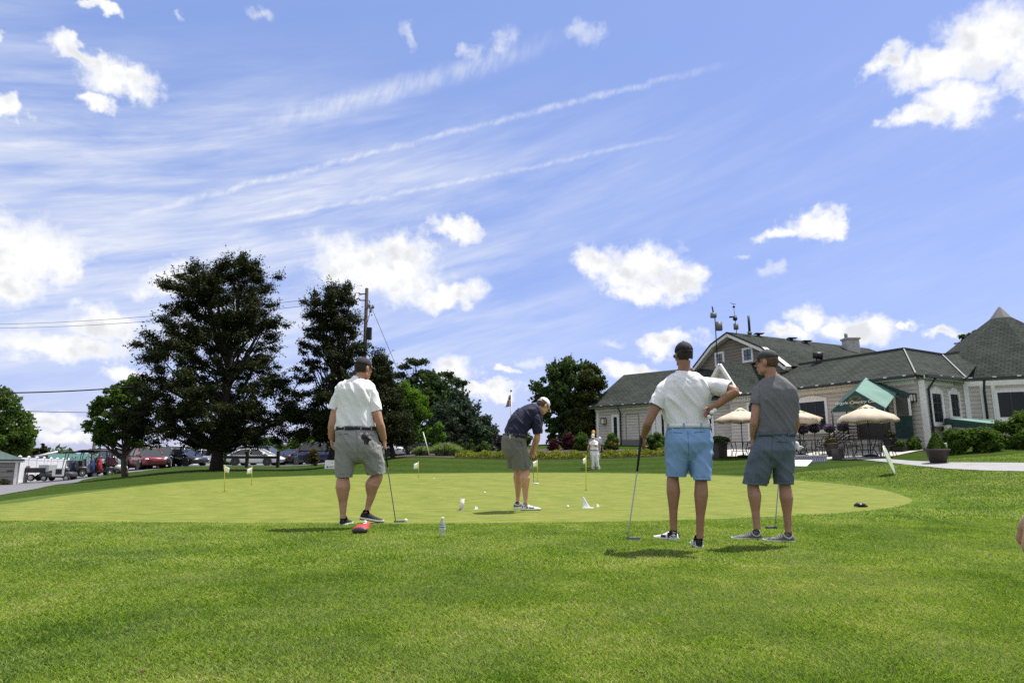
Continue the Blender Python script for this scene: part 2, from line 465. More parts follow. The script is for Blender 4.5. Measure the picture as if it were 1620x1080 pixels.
def paved_mat(name, col, sc=8.0, joints=0.0):
    m = bpy.data.materials.new(name); m.use_nodes = True
    t = m.node_tree; q = G(t); b = t.nodes['Principled BSDF']
    geo = q.n('ShaderNodeNewGeometry'); P = geo.outputs['Position']
    c = q.ramp(q.noise(P, sc * 0.25, 6.0, 0.65), [(0.3, tuple(x * 0.78 for x in col)), (0.7, tuple(min(1, x * 1.15) for x in col))])
    f = q.noise(P, sc * 14, 3.0, 0.7)
    c = q.mix(q.smooth(f, 0.35, 0.7, 0, 0.5), c, tuple(x * 0.7 for x in col))
    if joints:
        sp = q.n('ShaderNodeSeparateXYZ'); t.links.new(P, sp.inputs[0])
        j = q.m('LESS_THAN', q.m('FRACT', q.m('MULTIPLY', q.m('ADD', sp.outputs[0], q.m('MULTIPLY', sp.outputs[1], 0.5)), joints)), 0.02)
        c = q.mix(q.m('MULTIPLY', j, 0.6), c, (0.12, 0.115, 0.10))
    t.links.new(c, b.inputs['Base Color']); b.inputs['Roughness'].default_value = 0.9
    return m
def sheet(name, poly, off, m, cell=0.5, kind='structure'):
    """polygon of ground that follows the terrain, cut on the terrain's own grid"""
    bm = bmesh.new()
    f = bm.faces.new([bm.verts.new((p[0], p[1], 0)) for p in poly])
    bmesh.ops.triangulate(bm, faces=[f])
    xs = [p[0] for p in poly]; ys = [p[1] for p in poly]
    for axis, lo, hi in ((0, min(xs), max(xs)), (1, min(ys), max(ys))):
        k = math.ceil(lo / cell) * cell
        while k < hi:
            co = (k, 0, 0) if axis == 0 else (0, k, 0); no = (1, 0, 0) if axis == 0 else (0, 1, 0)
            bmesh.ops.bisect_plane(bm, geom=bm.verts[:] + bm.edges[:] + bm.faces[:], plane_co=co, plane_no=no)
            k += cell
    bm.verts.ensure_lookup_table()
    A = np.array([(v.co.x, v.co.y) for v in bm.verts])
    Z = H(A[:, 0], A[:, 1]) + off
    for v, z in zip(bm.verts, Z): v.co.z = z
    bmesh.ops.recalc_face_normals(bm, faces=bm.faces)
    if sum(fc.normal.z for fc in bm.faces) < 0: bmesh.ops.reverse_faces(bm, faces=bm.faces)
    me = bpy.data.meshes.new(name); bm.to_mesh(me); bm.free()
    o = link(name, me, m, None, True)
    return tag(o, kind=kind)
tag(link('lawn', ground_grid(), lawn_mat(), None, True), kind='structure')
def grow(P, d):
    P = np.asarray(P); t = np.roll(P, -1, 0) - np.roll(P, 1, 0); t /= np.linalg.norm(t, axis=1)[:, None]; n = np.stack([t[:, 1], -t[:, 0]], 1)
    Q = P + n * d
    return Q if poly_sd(P, Q[:1, 0], Q[:1, 1])[0] > 0 else P - n * d
COLLAR = green_mat(); COLLAR.name = 'green_collar'
for nd in COLLAR.node_tree.nodes:
    if nd.type == 'VALTORGB':
        for e, c in zip(nd.color_ramp.elements, ((.060, .098, .016), (.078, .120, .020), (.105, .148, .028))): e.color = (*c, 1)
    if nd.type == 'MIX' and abs(nd.inputs[7].default_value[0] - .234) < .01: nd.inputs[7].default_value = (.095, .13, .022, 1)
tag(sheet('green_collar', grow(GREEN, .55), 0.004, COLLAR), kind='structure')
tag(sheet('putting_green', GREEN, 0.008, green_mat()), kind='structure')
ASPH = paved_mat('asphalt', (0.155, 0.155, 0.165))
CONC = paved_mat('concrete', (0.52, 0.50, 0.455), 6.0, 0.45)
PATHM = paved_mat('path_asphalt', (0.30, 0.295, 0.30))
SOIL = paved_mat('mulch', (0.055, 0.035, 0.025))
def pxpoly(pts): return [tuple(gp(*p)[:2]) for p in pts]
# cart path at the left edge, parking lot behind the trees
CARTPATH = pxpoly([(-60,797),(0,783.5),(60,773),(130,759),(185,749),(225,745)]) + [(-29.0,56.0),(-42,56),(-40,44),(-34,38),(-28,31),(-22,22),(-16,14)]
sheet('cart_path', CARTPATH, 0.012, ASPH)
sheet('parking_lot', [(-52,57.0),(-13,54.5),(-9,60.5),(-8,84),(-70,84)], 0.02, ASPH, 1.0)
sheet('upper_parking_lot', [(-11.5,46.5),(-4.0,45.5),(-4,56),(-12.0,57)], 0.03, ASPH, 1.0)
# path and patio in front of the clubhouse
PATHR = pxpoly([(1330,724.5),(1380,729),(1440,736),(1500,741.5),(1560,744.5),(1660,746.5),(1760,747)]) + pxpoly([(1760,733),(1660,732.5),(1560,732),(1490,731.5),(1440,729),(1400,726)])
_a = pxpoly([(1062,715.5),(1130,720),(1200,724),(1245,726.5),(1300,727),(1345,727)]) + [tuple(onto(u, y)[:2]) for (u, y) in ((1400,27.2),)]
_b = [tuple(onto(u, y)[:2]) for (u, y) in ((1462,29.3),(1455,31.5),(1330,35.5),(1165,43.0),(1080,45.0))]
PATIO = _a + _b
sheet('path', PATHR, 0.016, PATHM)
sheet('patio', PATIO, 0.024, CONC)
PAVED = [np.array(CARTPATH), np.array(PATHR), np.array(PATIO)]
# ---------------------------------------------------------------- foliage
def cards(name, P, size, m, parent=None, kind=None, updir=0.0, aspect=1.0, droop=0.0, tint=None, norm=None):
    """one mesh of small leaf blades at points P (n,3); size (n,) in metres"""
    n = len(P)
    A = rng.normal(size=(n, 3)); 
    if norm is not None: A = A * 0.75 + norm * 1.0
    A[:, 2] += updir
    A /= np.linalg.norm(A, axis=1)[:, None]
    B = np.cross(A, rng.normal(size=(n, 3))); B /= np.linalg.norm(B, axis=1)[:, None] + 1e-9
    C = np.cross(A, B)
    s = np.asarray(size)[:, None]
    v0 = P - B * s * aspect; v1 = P + C * s * 0.5 - A * s * droop; v2 = P + B * s * aspect; v3 = P - C * s * 0.5 - A * s * droop
    V_ = np.stack([v0, v1, v2, v3], 1).reshape(-1, 3)
    me = bpy.data.meshes.new(name)
    me.vertices.add(4 * n); me.vertices.foreach_set('co', V_.astype(np.float32).ravel())
    me.loops.add(4 * n); me.loops.foreach_set('vertex_index', np.arange(4 * n, dtype=np.int32))
    me.polygons.add(n); me.polygons.foreach_set('loop_start', np.arange(0, 4 * n, 4, dtype=np.int32))
    me.update(calc_edges=True)
    if tint is None: tint = rng.random(n)
    a = me.attributes.new('Tint', 'FLOAT', 'POINT'); a.data.foreach_set('value', np.repeat(np.clip(tint, 0, 1), 4).astype(np.float32))
    o = link(name, me, m, parent)
    if kind: o['kind'] = kind
    return o
def clump_points(C, n, shell=0.55):
    """C: (k,7) cx cy cz rx ry rz tint -> n points in the ellipsoids, n tints, outward normals"""
    k = len(C); wgt = (C[:, 3] * C[:, 4] * C[:, 5]) ** 0.67; idx = rng.choice(k, n, p=wgt / wgt.sum())
    d = rng.normal(size=(n, 3)); d /= np.linalg.norm(d, axis=1)[:, None]
    r = (shell + (1 - shell) * rng.random(n)) * rng.random(n) ** 0.22
    P = C[idx, :3] + d * r[:, None] * C[idx, 3:6]
    return P, np.clip(C[idx, 6] + rng.normal(0, 0.16, n), 0, 1), d
def clumps_in_outline(rows, Y, nclump, rc, flat=0.6, depth=1.0, hollow=0.35, jag=0.5, under=0.0):
    """rows: (v, uL, uR) outline of the crown; returns clumps filling the solid with that silhouette"""
    rows = sorted(rows); vs = np.array([r[0] for r in rows]); L = np.array([r[1] for r in rows]); Rr = np.array([r[2] for r in rows])
    out = []; area = np.maximum(Rr - L, 2); 
    grid = np.linspace(vs[0], vs[-1], 200); wd = np.interp(grid, vs, area); cdf = np.cumsum(wd); cdf /= cdf[-1]
    for _ in range(nclump):
        v = float(np.interp(rng.random(), cdf, grid))
        l, r_ = float(np.interp(v, vs, L)), float(np.interp(v, vs, Rr))
        c, hw = (l + r_) / 2, (r_ - l) / 2
        an = rng.random() * 2 * math.pi; q = hollow + (1 - hollow) * rng.random() ** 0.6
        p = at(c, v, Y); m = Y / F
        size = rc * (0.6 + 0.8 * rng.random())
        ext = max(hw * m - size * jag, 0.05)
        x = p.x + math.cos(an) * q * ext
        y = Y + math.sin(an) * q * ext * depth
        k = y / Y
        out.append((x * k if False else x, y, p.z, size, size, size * flat, 0.3 + 0.4 * rng.random()))
    return np.array(out)
BARK = mat('bark', (0.075, 0.058, 0.045), 0.9, vary=0.35, vscale=9.0, bump=0.8, bscale=30)
BARKD = mat('dark_bark', (0.030, 0.024, 0.020), 0.9, vary=0.35, vscale=9.0, bump=0.8, bscale=30)
def trunk_and_limbs(parent, base, top, r0, C, nlimb, bark, lowfrac=0.15, r1=0.03, wander=0.15, name='trunk', thin=1.0):
    base, top = Vector(base), Vector(top)
    s = Shape(); n = 9
    pts = [base.lerp(top, i / n) + Vector((rng.normal() * wander, rng.normal() * wander, 0)) * (0 if i in (0,) else 1) for i in range(n + 1)]
    pts[0] -= Vector((0, 0, 0.15))
    rad = [r0 * 1.45] + [r0 * (1 - i / n) ** 0.8 + r1 for i in range(1, n + 1)]
    s.tube(pts, rad, 10)
    if len(C):
        for i in rng.choice(len(C), min(nlimb, len(C)), replace=False):
            e = Vector(C[i, :3]); f = (e.z - base.z) / max((top - base).z, 0.1)
            f = min(max(f * 0.8 - 0.08 - 0.12 * rng.random(), lowfrac), 0.95)
            st = base.lerp(top, f)
            j = min(int(f * n), n - 1); st = pts[j].lerp(pts[j + 1], f * n - j)
            ro = (r0 * (1 - f) ** 0.8 + r1) * 0.5 * thin
            L = (e - st).length
            mid = st.lerp(e, 0.5) + Vector((rng.normal() * .06 * L, rng.normal() * .06 * L, -0.05 * L + rng.normal() * .06 * L))
            s.tube([st, mid, e], [ro, ro * 0.6, 0.012], 6, False)
    return s.build(name, bark, parent, True)
def tree(name, label, cat, u, vbase, Y, rows, leaf, ncl, rc, nleaf, lsize, bark=BARKD, r0=0.2, group=None, flat=0.6, vtop=None, shell=0.5, hollow=0.3,
         nlimb=30, updir=0.3, aspect=0.9, basez=None, extra=None, depth=1.0, lowfrac=0.15, jag=0.6, crown='crown', utop=None, spray=0):
    b = onto(u, Y)
    if basez is not None: b.z = basez
    t = thing(name, label, cat, b, 0, group)
    C = clumps_in_outline(rows, Y, ncl, rc, flat, depth, hollow, jag)
    if extra is not None:
        E = []
        for (uu, vv, dy, r_) in extra:
            p = at(uu, vv, Y + dy); E.append((p.x, p.y, p.z, r_, r_, r_ * flat, 0.5))
        C = np.vstack([C, np.array(E)])
    P, T, D = clump_points(C, nleaf, shell)
    if spray:
        i = rng.choice(len(C), spray, p=(C[:, 3] ** 2) / (C[:, 3] ** 2).sum()); cen = C[:, :3].mean(0)
        d = (C[i, :3] - cen) * [1, 1, .6]; d /= np.linalg.norm(d, axis=1)[:, None] + 1e-6; d = d + rng.normal(0, .55, d.shape) + [0, 0, .25]; d /= np.linalg.norm(d, axis=1)[:, None]
        st = C[i, :3] + d * C[i, 3:6] * .6; Ls = C[i, 3] * (.4 + .75 * rng.random(spray)); ns = 14
        f = np.tile(np.linspace(.1, 1, ns), spray); j = np.repeat(np.arange(spray), ns)
        q = st[j] + d[j] * (Ls[j] * f)[:, None] + rng.normal(0, 1, (spray * ns, 3)) * (.085 * (1.15 - f))[:, None] * C[i, 3][j][:, None] * 1.8
        P = np.vstack([P, q]); T = np.concatenate([T, np.clip(.45 + rng.normal(0, .2, len(q)), 0, 1)]); D = np.vstack([D, d[j]]); nleaf = len(P)
    sz = lsize * (0.6 + 0.8 * rng.random(nleaf))
    o1 = cards(crown, P, sz, leaf, t, None, updir, aspect, 0.12, T, D)
    vt = min(r[0] for r in rows) if vtop is None else vtop
    top = at(utop if utop is not None else [(r[1] + r[2]) / 2 for r in rows if r[0] == min(q[0] for q in rows)][0], vt, Y)
    top = b.lerp(top, 0.93)
    o2 = trunk_and_limbs(t, b, top, r0, C, nlimb, bark, lowfrac)
    reframe(t)
    return t
CEDAR = leafmat('cedar_foliage', (0.021, 0.029, 0.009), 0.45, 0.2, hue=0.4)
DECID = leafmat('broad_leaves', (0.062, 0.105, 0.020), 0.5, 0.40)
BRIGHT = leafmat('bright_leaves', (0.085, 0.160, 0.018), 0.45, 0.45)
PINE = leafmat('pine_needles', (0.052, 0.074, 0.036), 0.45, 0.2)
BLUISH = leafmat('bluish_needles', (0.050, 0.074, 0.048), 0.5, 0.2)
OAK = leafmat('dark_leaves', (0.052, 0.088, 0.026), 0.5, 0.3)
HEDGE = leafmat('hedge_leaves', (0.075, 0.125, 0.022), 0.5, 0.35)
PURPLE = leafmat('purple_leaves', (0.055, 0.016, 0.022), 0.4, 0.25)

BIG = [(410,380,388),(417,362,400),(425,330,425),(434,275,440),(455,258,446),(480,262,438),(500,250,448),(515,246,452),(530,240,445),(548,222,440),(565,214,448),(590,222,468),(610,224,470),(640,206,478),(665,200,478),(686,212,470),(698,232,440),(706,290,405)]
tree('cedar_tree', 'tallest dark cedar with a thick trunk and broad ragged crown, left on the lawn', 'tree', 343, 742, 35.0, BIG, CEDAR, 560, 0.55, 230000, 0.060, r0=0.25,
     flat=0.6, nlimb=90, shell=0.0, hollow=0.1, updir=0.5, spray=2600, extra=[(262,452,0,.5),(283,436,0,.5),(440,438,0,.5),(384,408,0,.35),(345,424,0,.45),(405,418,0,.4),(222,545,0,.5),(452,515,0,.45),(300,440,.5,.5)], lowfrac=0.1)
SEC = [(452,548,560),(462,500,574),(480,474,580),(505,470,580),(530,468,584),(555,470,588),(585,462,592),(615,456,598),(645,450,604),(678,452,604),(697,480,594)]
tree('cedar_tree', 'second cedar with an open forked crown standing beside the wooden utility pole', 'tree', 521, 742, 36.5, SEC, CEDAR, 250, 0.46, 100000, 0.060, r0=0.18,
     flat=0.6, nlimb=70, shell=0.0, hollow=0.1, updir=0.5, spray=1300, extra=[(552,456,0,.35),(482,478,0,.4),(500,465,0,.4)], lowfrac=0.25)
THIRD = [(566,594,606),(575,586,620),(590,574,624),(615,566,632),(645,562,646),(675,562,656),(698,570,652)]
tree('cedar_tree', 'smaller cedar behind the man in the white polo shirt, forked low trunk', 'tree', 622, 736, 37.0, THIRD, CEDAR, 190, 0.48, 80000, 0.060, r0=0.10, nlimb=30, shell=0.0, updir=0.5, spray=800, extra=[(618,574,0,.3)])
LEFTD = [(598,205,225),(610,178,235),(625,160,240),(645,146,240),(665,136,238),(682,132,236),(694,140,232),(704,170,228)]
tree('dogwood_tree', 'small green broadleaf tree with a leaning trunk beside the golf carts', 'tree', 202, 752, 37.0, LEFTD, DECID, 150, 0.34, 20000, 0.09, BARK, 0.13, nlimb=40, shell=0.4, flat=0.75, utop=188, hollow=0.2)
FARL = [(621,-20,14),(632,-40,24),(650,-60,38),(672,-60,46),(695,-60,50),(712,-60,44),(722,-60,30)]
tree('maple_tree', 'dense green broadleaf tree cut by the left edge behind the shed', 'tree', -5, 745, 52.0, FARL, DECID, 90, 0.8, 16000, 0.16, BARK, 0.25, nlimb=10, shell=0.6, flat=0.8)
for (u, vt, Y, hw) in ((38,700,60,13),(57,706,62,9),(69,703,60,9),(46,712,58,14)):
    tree('spruce_tree', {38:'dark spruce next to the maple behind the white fence',57:'thin dark spruce between two others above the white fence',69:'pointed dark spruce nearest the tilted white pole',46:'low dark spruce just above the white fence top'}[u], 'tree', u, 740, Y,
         [(vt, u - 1, u + 1), (vt + 12, u - hw * .5, u + hw * .5), (vt + 28, u - hw, u + hw), (735, u - hw * 1.2, u + hw * 1.2)], CEDAR, 30, 0.35, 3000, 0.13, r0=0.1, nlimb=4, group='spruces behind the white fence', updir=.5)
BRI = [(604,640,650),(615,622,664),(635,610,680),(655,610,688),(680,618,686),(700,630,684)]
tree('maple_tree', 'bright lime green young tree behind the tall ornamental grass', 'tree', 648, 735, 44.0, BRI, BRIGHT, 70, 0.5, 15000, 0.10, BARK, 0.10, nlimb=14, shell=0.5, flat=0.85, extra=[(694,675,0,.45),(698,690,0,.45),(690,700,0,.4)])
def pine(label, u, Y, pads, vbase=735, leaf=None, n=9000, r0=0.16, utop=None, vtop=None):
    b = onto(u, Y); t = thing('pine_tree', label, 'tree', b)
    E = []
    for (uu, vv, rx, rz) in pads:
        p = at(uu, vv, Y); k = Y / F
        for _ in range(5):
            E.append((p.x + rng.normal() * rx * k * .45, p.y + rng.normal() * rx * k * .45, p.z + rng.normal() * rz * k * .35, rx * k * .55, rx * k * .55, rz * k * .6, 0.25 + .5 * rng.random()))
    C = np.array(E); P, T, D = clump_points(C, n, 0.0); P = P + rng.normal(0, .16, P.shape) * [1, 1, .6]
    cards('crown', P, 0.16 * (0.6 + .8 * rng.random(n)), leaf or PINE, t, None, .4, .9, .1, T, D)
    trunk_and_limbs(t, b, at(utop or u, vtop or min(p[1] for p in pads), Y), r0, C, 46, BARKD, .35, 0.03, .12, thin=.8)
    reframe(t)
pine('tall pine with a flat topmost tuft standing clear above the bright tree', 656, 62.0, [(655,572,19,6),(640,580,10,5),(632,594,16,7),(668,590,18,8),(688,600,12,8),(650,602,20,6),(640,620,24,14),(670,625,24,16)])
pine('sparse pine leaning right with its branch ends on the white cloud', 698, 60.0, [(706,592,9,6),(715,600,9,6),(727,607,9,5),(690,618,22,8),(700,632,26,12),(690,655,28,18)], utop=708, vtop=594)
DK = [(622,716,726),(632,704,740),(645,690,752),(660,684,766),(680,682,786),(700,684,800),(716,690,806)]
tree('evergreen_tree', 'grey green bushy evergreen sloping down to the flagpole', 'tree', 735, 728, 50.0, DK, BLUISH, 170, 0.55, 26000, 0.13, r0=0.18, nlimb=14, spray=700, shell=0.3, flat=0.8)
DK2 = [(604,668,700),(618,660,722),(640,664,738),(670,664,744),(700,666,744),(716,670,744)]
tree('evergreen_tree', 'dark green evergreen between the bright tree and the bushy one', 'tree', 700, 728, 53.0, DK2, OAK, 150, 0.55, 22000, 0.14, r0=0.2, nlimb=14, spray=500, shell=0.3, flat=0.8)
OK1 = [(576,890,915),(582,862,935),(595,842,945),(612,836,950),(630,838,950),(655,846,950),(680,856,950),(700,862,946)]
tree('oak_tree', 'dark round broadleaf tree right of the flagpole behind the putting man', 'tree', 897, 722, 52.0, OK1, OAK, 190, 0.5, 30000, 0.135, BARK, 0.24, nlimb=30, spray=500, shell=0.2, flat=0.75, hollow=.2)
OK2 = [(579,928,942),(588,912,958),(602,904,966),(630,900,962),(655,896,952),(680,893,950),(702,895,950)]
tree('oak_tree', 'olive broadleaf tree close against the gable end of the clubhouse', 'tree', 932, 722, 50.5, OK2, leafmat('olive_leaves', (0.052, 0.068, 0.018), 0.5, 0.3), 100, 0.55, 20000, 0.13, BARK, 0.2, nlimb=16, shell=0.45, flat=0.75)
tree('oak_tree', 'leafy tree top showing beside the pointed tower roof', 'tree', 1535, 700, 58.0, [(522,1532,1548),(532,1518,1556),(545,1510,1562),(560,1512,1565),(600,1510,1570)], OAK, 40, 0.5, 6000, 0.16, BARK, 0.2, nlimb=20, shell=0.4)
tree('round_tree', 'small dark tree crown peeping over the putting man\'s back', 'tree', 830, 725, 66.0, [(636,824,838),(642,816,842),(652,816,842),(700,818,842)], OAK, 26, 0.5, 3000, 0.16, BARK, 0.12, nlimb=5)
# bushes in the gaps below the big trees, one thing each
def bush(label, u, v0, v1, hw, Y, leaf, n=4500, name='bush', cat='bush', group=None, flat=.8, rc=.4, lsize=.1):
    tree(name, label, cat, u, v1, Y, [(v0, u - hw * .45, u + hw * .45), (v0 + (v1 - v0) * .3, u - hw * .85, u + hw * .85), (v0 + (v1 - v0) * .7, u - hw, u + hw), (v1, u - hw * .9, u + hw * .9)], leaf, 34, rc, n, lsize, r0=.06, nlimb=6, shell=.55, flat=flat, group=group, crown='foliage')
bush('mid green bush right of the grey car bonnet between the two big trunks', 478, 688, 722, 26, 66, HEDGE, 5000, rc=.7, lsize=.16)
bush('tall olive bush behind the left elbow of the white polo man', 505, 684, 722, 22, 68, DECID, 5000, rc=.7, lsize=.16)
bush('bush behind the roof of the pale coupe', 428, 694, 716, 30, 84, OAK, 4000, rc=.8, lsize=.2)
bush('light green bush above the red car, left of the kiosk', 240, 706, 734, 36, 84, HEDGE, 5000, rc=.9, lsize=.2)
bush('light green bush rising behind the kiosk roof', 282, 712, 736, 22, 86, HEDGE, 4000, rc=.9, lsize=.2)
bush('round bush left of the pale coupe tail', 362, 714, 733, 12, 62, DECID, 2500, rc=.4)
bush('low reddish bush between the parked cars and the sign board', 497, 711, 733, 9, 48, leafmat('rusty_leaves', (0.07, 0.06, 0.02), .5, .3), 1600, rc=.25, lsize=.08)
# far woods along the horizon
Wp = []
for k in range(420):
    a = -0.95 + 1.9 * rng.random(); d = 170 + 90 * rng.random(); hgt = 2.2 + 3.0 * rng.random()
    Wp.append((math.sin(a) * d, math.cos(a) * d, -1.5 + hgt * .5, 4.5, 4.5, hgt * .75, rng.random()))
Wp = np.array(Wp); P, T, D = clump_points(Wp, 42000, .6)
cards('distant_woods', P, 0.8 * (0.5 + rng.random(42000)), leafmat('far_leaves', (0.050, 0.080, 0.035), .4, .25), None, 'stuff', .3, .9, .1, T, D)

# ---------------------------------------------------------------- grass blades on the near lawn
def grass(name, npts, x0, x1, y0, y1, hgt, wid, fan=0.86, seed=3, lim=None):
    r = np.random.default_rng(seed)
    y = y0 + (y1 - y0) * r.random(npts) ** 0.9; half = fan * y + 0.3
    x = (2 * r.random(npts) - 1) * half
    keep = (x > x0) & (x < x1)
    keep &= poly_sd(GREEN, x, y) > 0.0
    for pv in PAVED: keep[keep] &= poly_sd(pv, x[keep], y[keep]) > 0.0
    x, y = x[keep], y[keep]; n = len(x); z = H(x, y)
    def vnoise(x, y, s, k):
        a = np.random.default_rng(k).random((64, 64)); fx, fy = (x * s) % 64, (y * s) % 64
        i, j = fx.astype(int), fy.astype(int); u, v = fx - i, fy - j; u = u * u * (3 - 2 * u); v = v * v * (3 - 2 * v)
        return (a[i % 64, j % 64] * (1 - u) + a[(i + 1) % 64, j % 64] * u) * (1 - v) + (a[i % 64, (j + 1) % 64] * (1 - u) + a[(i + 1) % 64, (j + 1) % 64] * u) * v
    patch = 0.42 * vnoise(x, y, 0.9, 1) + 0.34 * vnoise(x, y, 2.7, 2) + 0.24 * vnoise(x, y, 8.0, 5)
    hh = hgt * (0.45 + 0.75 * r.random(n)) * (0.75 + 0.5 * vnoise(x, y, 3.1, 7))
    an = r.random(n) * 2 * np.pi; lean = 0.45 + 1.0 * r.random(n)
    la = an + r.normal(0, 0.5, n) + 1.6
    dx, dy = np.cos(la) * lean * hh, np.sin(la) * lean * hh
    wx, wy = np.cos(an) * wid * (0.6 + 0.8 * r.random(n)) / 2, np.sin(an) * wid / 2
    o = np.stack([x, y, z - 0.004], 1); w = np.stack([wx, wy, 0 * x], 1)
    mid = o + np.stack([dx * 0.35, dy * 0.35, hh * 0.62], 1); tip = o + np.stack([dx, dy, hh], 1)
    V_ = np.stack([o - w, o + w, mid + w * .8, tip, mid - w * .8], 1).reshape(-1, 3)
    me = bpy.data.meshes.new(name); me.vertices.add(5 * n); me.vertices.foreach_set('co', V_.astype(np.float32).ravel())
    me.loops.add(5 * n); me.loops.foreach_set('vertex_index', np.arange(5 * n, dtype=np.int32))
    me.polygons.add(n); me.polygons.foreach_set('loop_start', np.arange(0, 5 * n, 5, dtype=np.int32)); me.update(calc_edges=True)
    tint = np.clip((patch - 0.5) * 1.15 + 0.48 + r.normal(0, 0.29, n), 0, 1)
    a = me.attributes.new('Tint', 'FLOAT', 'POINT'); a.data.foreach_set('value', np.repeat(tint, 5).astype(np.float32))
    g2 = np.clip((vnoise(x, y, 1.7, 11) * .5 + vnoise(x, y, 5.1, 12) * .5 - .42) * 3.2, 0, 1) * (.35 + .65 * r.random(n))
    a = me.attributes.new('Grey', 'FLOAT', 'POINT'); a.data.foreach_set('value', np.repeat(g2, 5).astype(np.float32))
    m = bpy.data.materials.get('grass_blades')
    if m is None:
        m = bpy.data.materials.new('grass_blades'); m.use_nodes = True; t = m.node_tree; q = G(t); b = t.nodes['Principled BSDF']
        A = q.n('ShaderNodeAttribute', attribute_name='Tint')
        c = q.ramp(A.outputs['Fac'], [(0.0, (0.092, 0.170, 0.032)), (0.45, (0.240, 0.362, 0.042)), (0.80, (0.335, 0.420, 0.080)), (1.0, (0.52, 0.50, 0.24))])
        A2 = q.n('ShaderNodeAttribute', attribute_name='Grey'); c = q.mix(q.m('MULTIPLY', A2.outputs['Fac'], .6), c, (.245, .315, .115))
        t.links.new(c, b.inputs['Base Color']); b.inputs['Roughness'].default_value = 0.45; b.inputs['Specular IOR Level'].default_value = 0.22
        tr = q.n('ShaderNodeBsdfTranslucent'); t.links.new(q.mix(1.0, c, (1.1, 1.2, 0.6), 'MULTIPLY'), tr.inputs[0])
        mx = q.n('ShaderNodeMixShader'); mx.inputs[0].default_value = 0.38
        t.links.new(b.outputs[0], mx.inputs[1]); t.links.new(tr.outputs[0], mx.inputs[2]); t.links.new(mx.outputs[0], t.nodes['Material Output'].inputs[0])
    o = link(name, me, m); tag(o, kind='stuff')
    return o
grass('near_grass', 760000, -9, 9, 1.6, 5.2, 0.021, 0.0027, seed=3)
grass('rim_grass', 480000, -12, 12, 5.1, 9.2, 0.025, 0.0050, seed=4)
grass('side_grass', 260000, 3.0, 30, 8.8, 24, 0.035, 0.012, seed=5)

n = 260; y = 1.8 + 7 * rng.random(n) ** .8; x = (2 * rng.random(n) - 1) * .85 * y; ok = poly_sd(GREEN, x, y) > .1; x, y = x[ok], y[ok]; n = len(x)
P = np.stack([x, y, H(x, y) + .016 + .012 * rng.random(n)], 1)
cards('lawn_litter', P, .006 * (.5 + rng.random(n) ** 3 * 2.2), leafmat('dry_litter', (.16, .11, .055), .75, .1), None, 'stuff', 1.6, 1.3, 0)
# ---------------------------------------------------------------- clubhouse
def siding_mat(name, col, course=0.2):
    m = bpy.data.materials.new(name); m.use_nodes = True; t = m.node_tree; q = G(t); b = t.nodes['Principled BSDF']
    geo = q.n('ShaderNodeNewGeometry'); sp = q.n('ShaderNodeSeparateXYZ'); t.links.new(geo.outputs['Position'], sp.inputs[0])
    f = q.m('FRACT', q.m('DIVIDE', sp.outputs[2], course))
    n = q.noise(q.vm('MULTIPLY', geo.outputs['Position'], (1, 1, 6)), 1.6, 4.0, 0.6)
    c = q.ramp(n, [(0.3, tuple(x * .88 for x in col)), (0.7, tuple(x * 1.1 for x in col))])
    c = q.mix(q.m('LESS_THAN', f, 0.09), c, tuple(x * 0.35 for x in col))
    t.links.new(c, b.inputs['Base Color']); b.inputs['Roughness'].default_value = .8; b.inputs['Specular IOR Level'].default_value = .2
    bn = q.n('ShaderNodeBump'); bn.inputs['Strength'].default_value = .6; bn.inputs['Distance'].default_value = .02
    t.links.new(q.m('SUBTRACT', 1.0, f), bn.inputs['Height']); t.links.new(bn.outputs[0], b.inputs['Normal'])
    return m
def shingle_mat():
    m = bpy.data.materials.new('roof_shingles'); m.use_nodes = True; t = m.node_tree; q = G(t); b = t.nodes['Principled BSDF']
    uv = q.n('ShaderNodeUVMap')
    br = q.n('ShaderNodeTexBrick'); br.offset = .5
    t.links.new(uv.outputs[0], br.inputs['Vector'])
    for k, v in (('Scale', 1.0), ('Brick Width', .34), ('Row Height', .19), ('Mortar Size', .018), ('Mortar Smooth', .3), ('Bias', 0.0)): br.inputs[k].default_value = v
    br.inputs['Color1'].default_value = (0.027, 0.033, 0.029, 1); br.inputs['Color2'].default_value = (0.060, 0.067, 0.060, 1); br.inputs['Mortar'].default_value = (0.004, 0.005, 0.0045, 1)
    n1 = q.noise(uv.outputs[0], .6, 5., .6); n2 = q.noise(q.vm('MULTIPLY', uv.outputs[0], (1.0, 3.0, 1.0)), 3.4, 3., .6)
    c = q.mix(q.smooth(n2, .35, .7, 0, .65), br.outputs[0], (0.022, 0.029, 0.023))
    c = q.mix(q.smooth(n1, .35, .75, 0, .4), c, (0.068, 0.075, 0.067))
    t.links.new(c, b.inputs['Base Color']); b.inputs['Roughness'].default_value = .95; b.inputs['Specular IOR Level'].default_value = .08
    bn = q.n('ShaderNodeBump'); bn.inputs['Strength'].default_value = .7; bn.inputs['Distance'].default_value = .03
    t.links.new(br.outputs['Fac'], bn.inputs['Height']); bn.invert = True; t.links.new(bn.outputs[0], b.inputs['Normal'])
    return m
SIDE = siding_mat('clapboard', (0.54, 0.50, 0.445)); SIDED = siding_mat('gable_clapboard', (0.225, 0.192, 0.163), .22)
SHING = shingle_mat()
TRIM = mat('white_trim', (0.78, 0.77, 0.74), .6, vary=.08)
DARKM = mat('dark_metal', (0.022, 0.022, 0.024), .5, .3)
GUT = mat('gutter', (0.030, 0.030, 0.034), .45)
BGLASS = mat('window_glass', (0.018, 0.022, 0.026), .12, spec=.22)
SKYGL = mat('upper_glass', (0.05, 0.09, 0.15), .05, spec=.8)
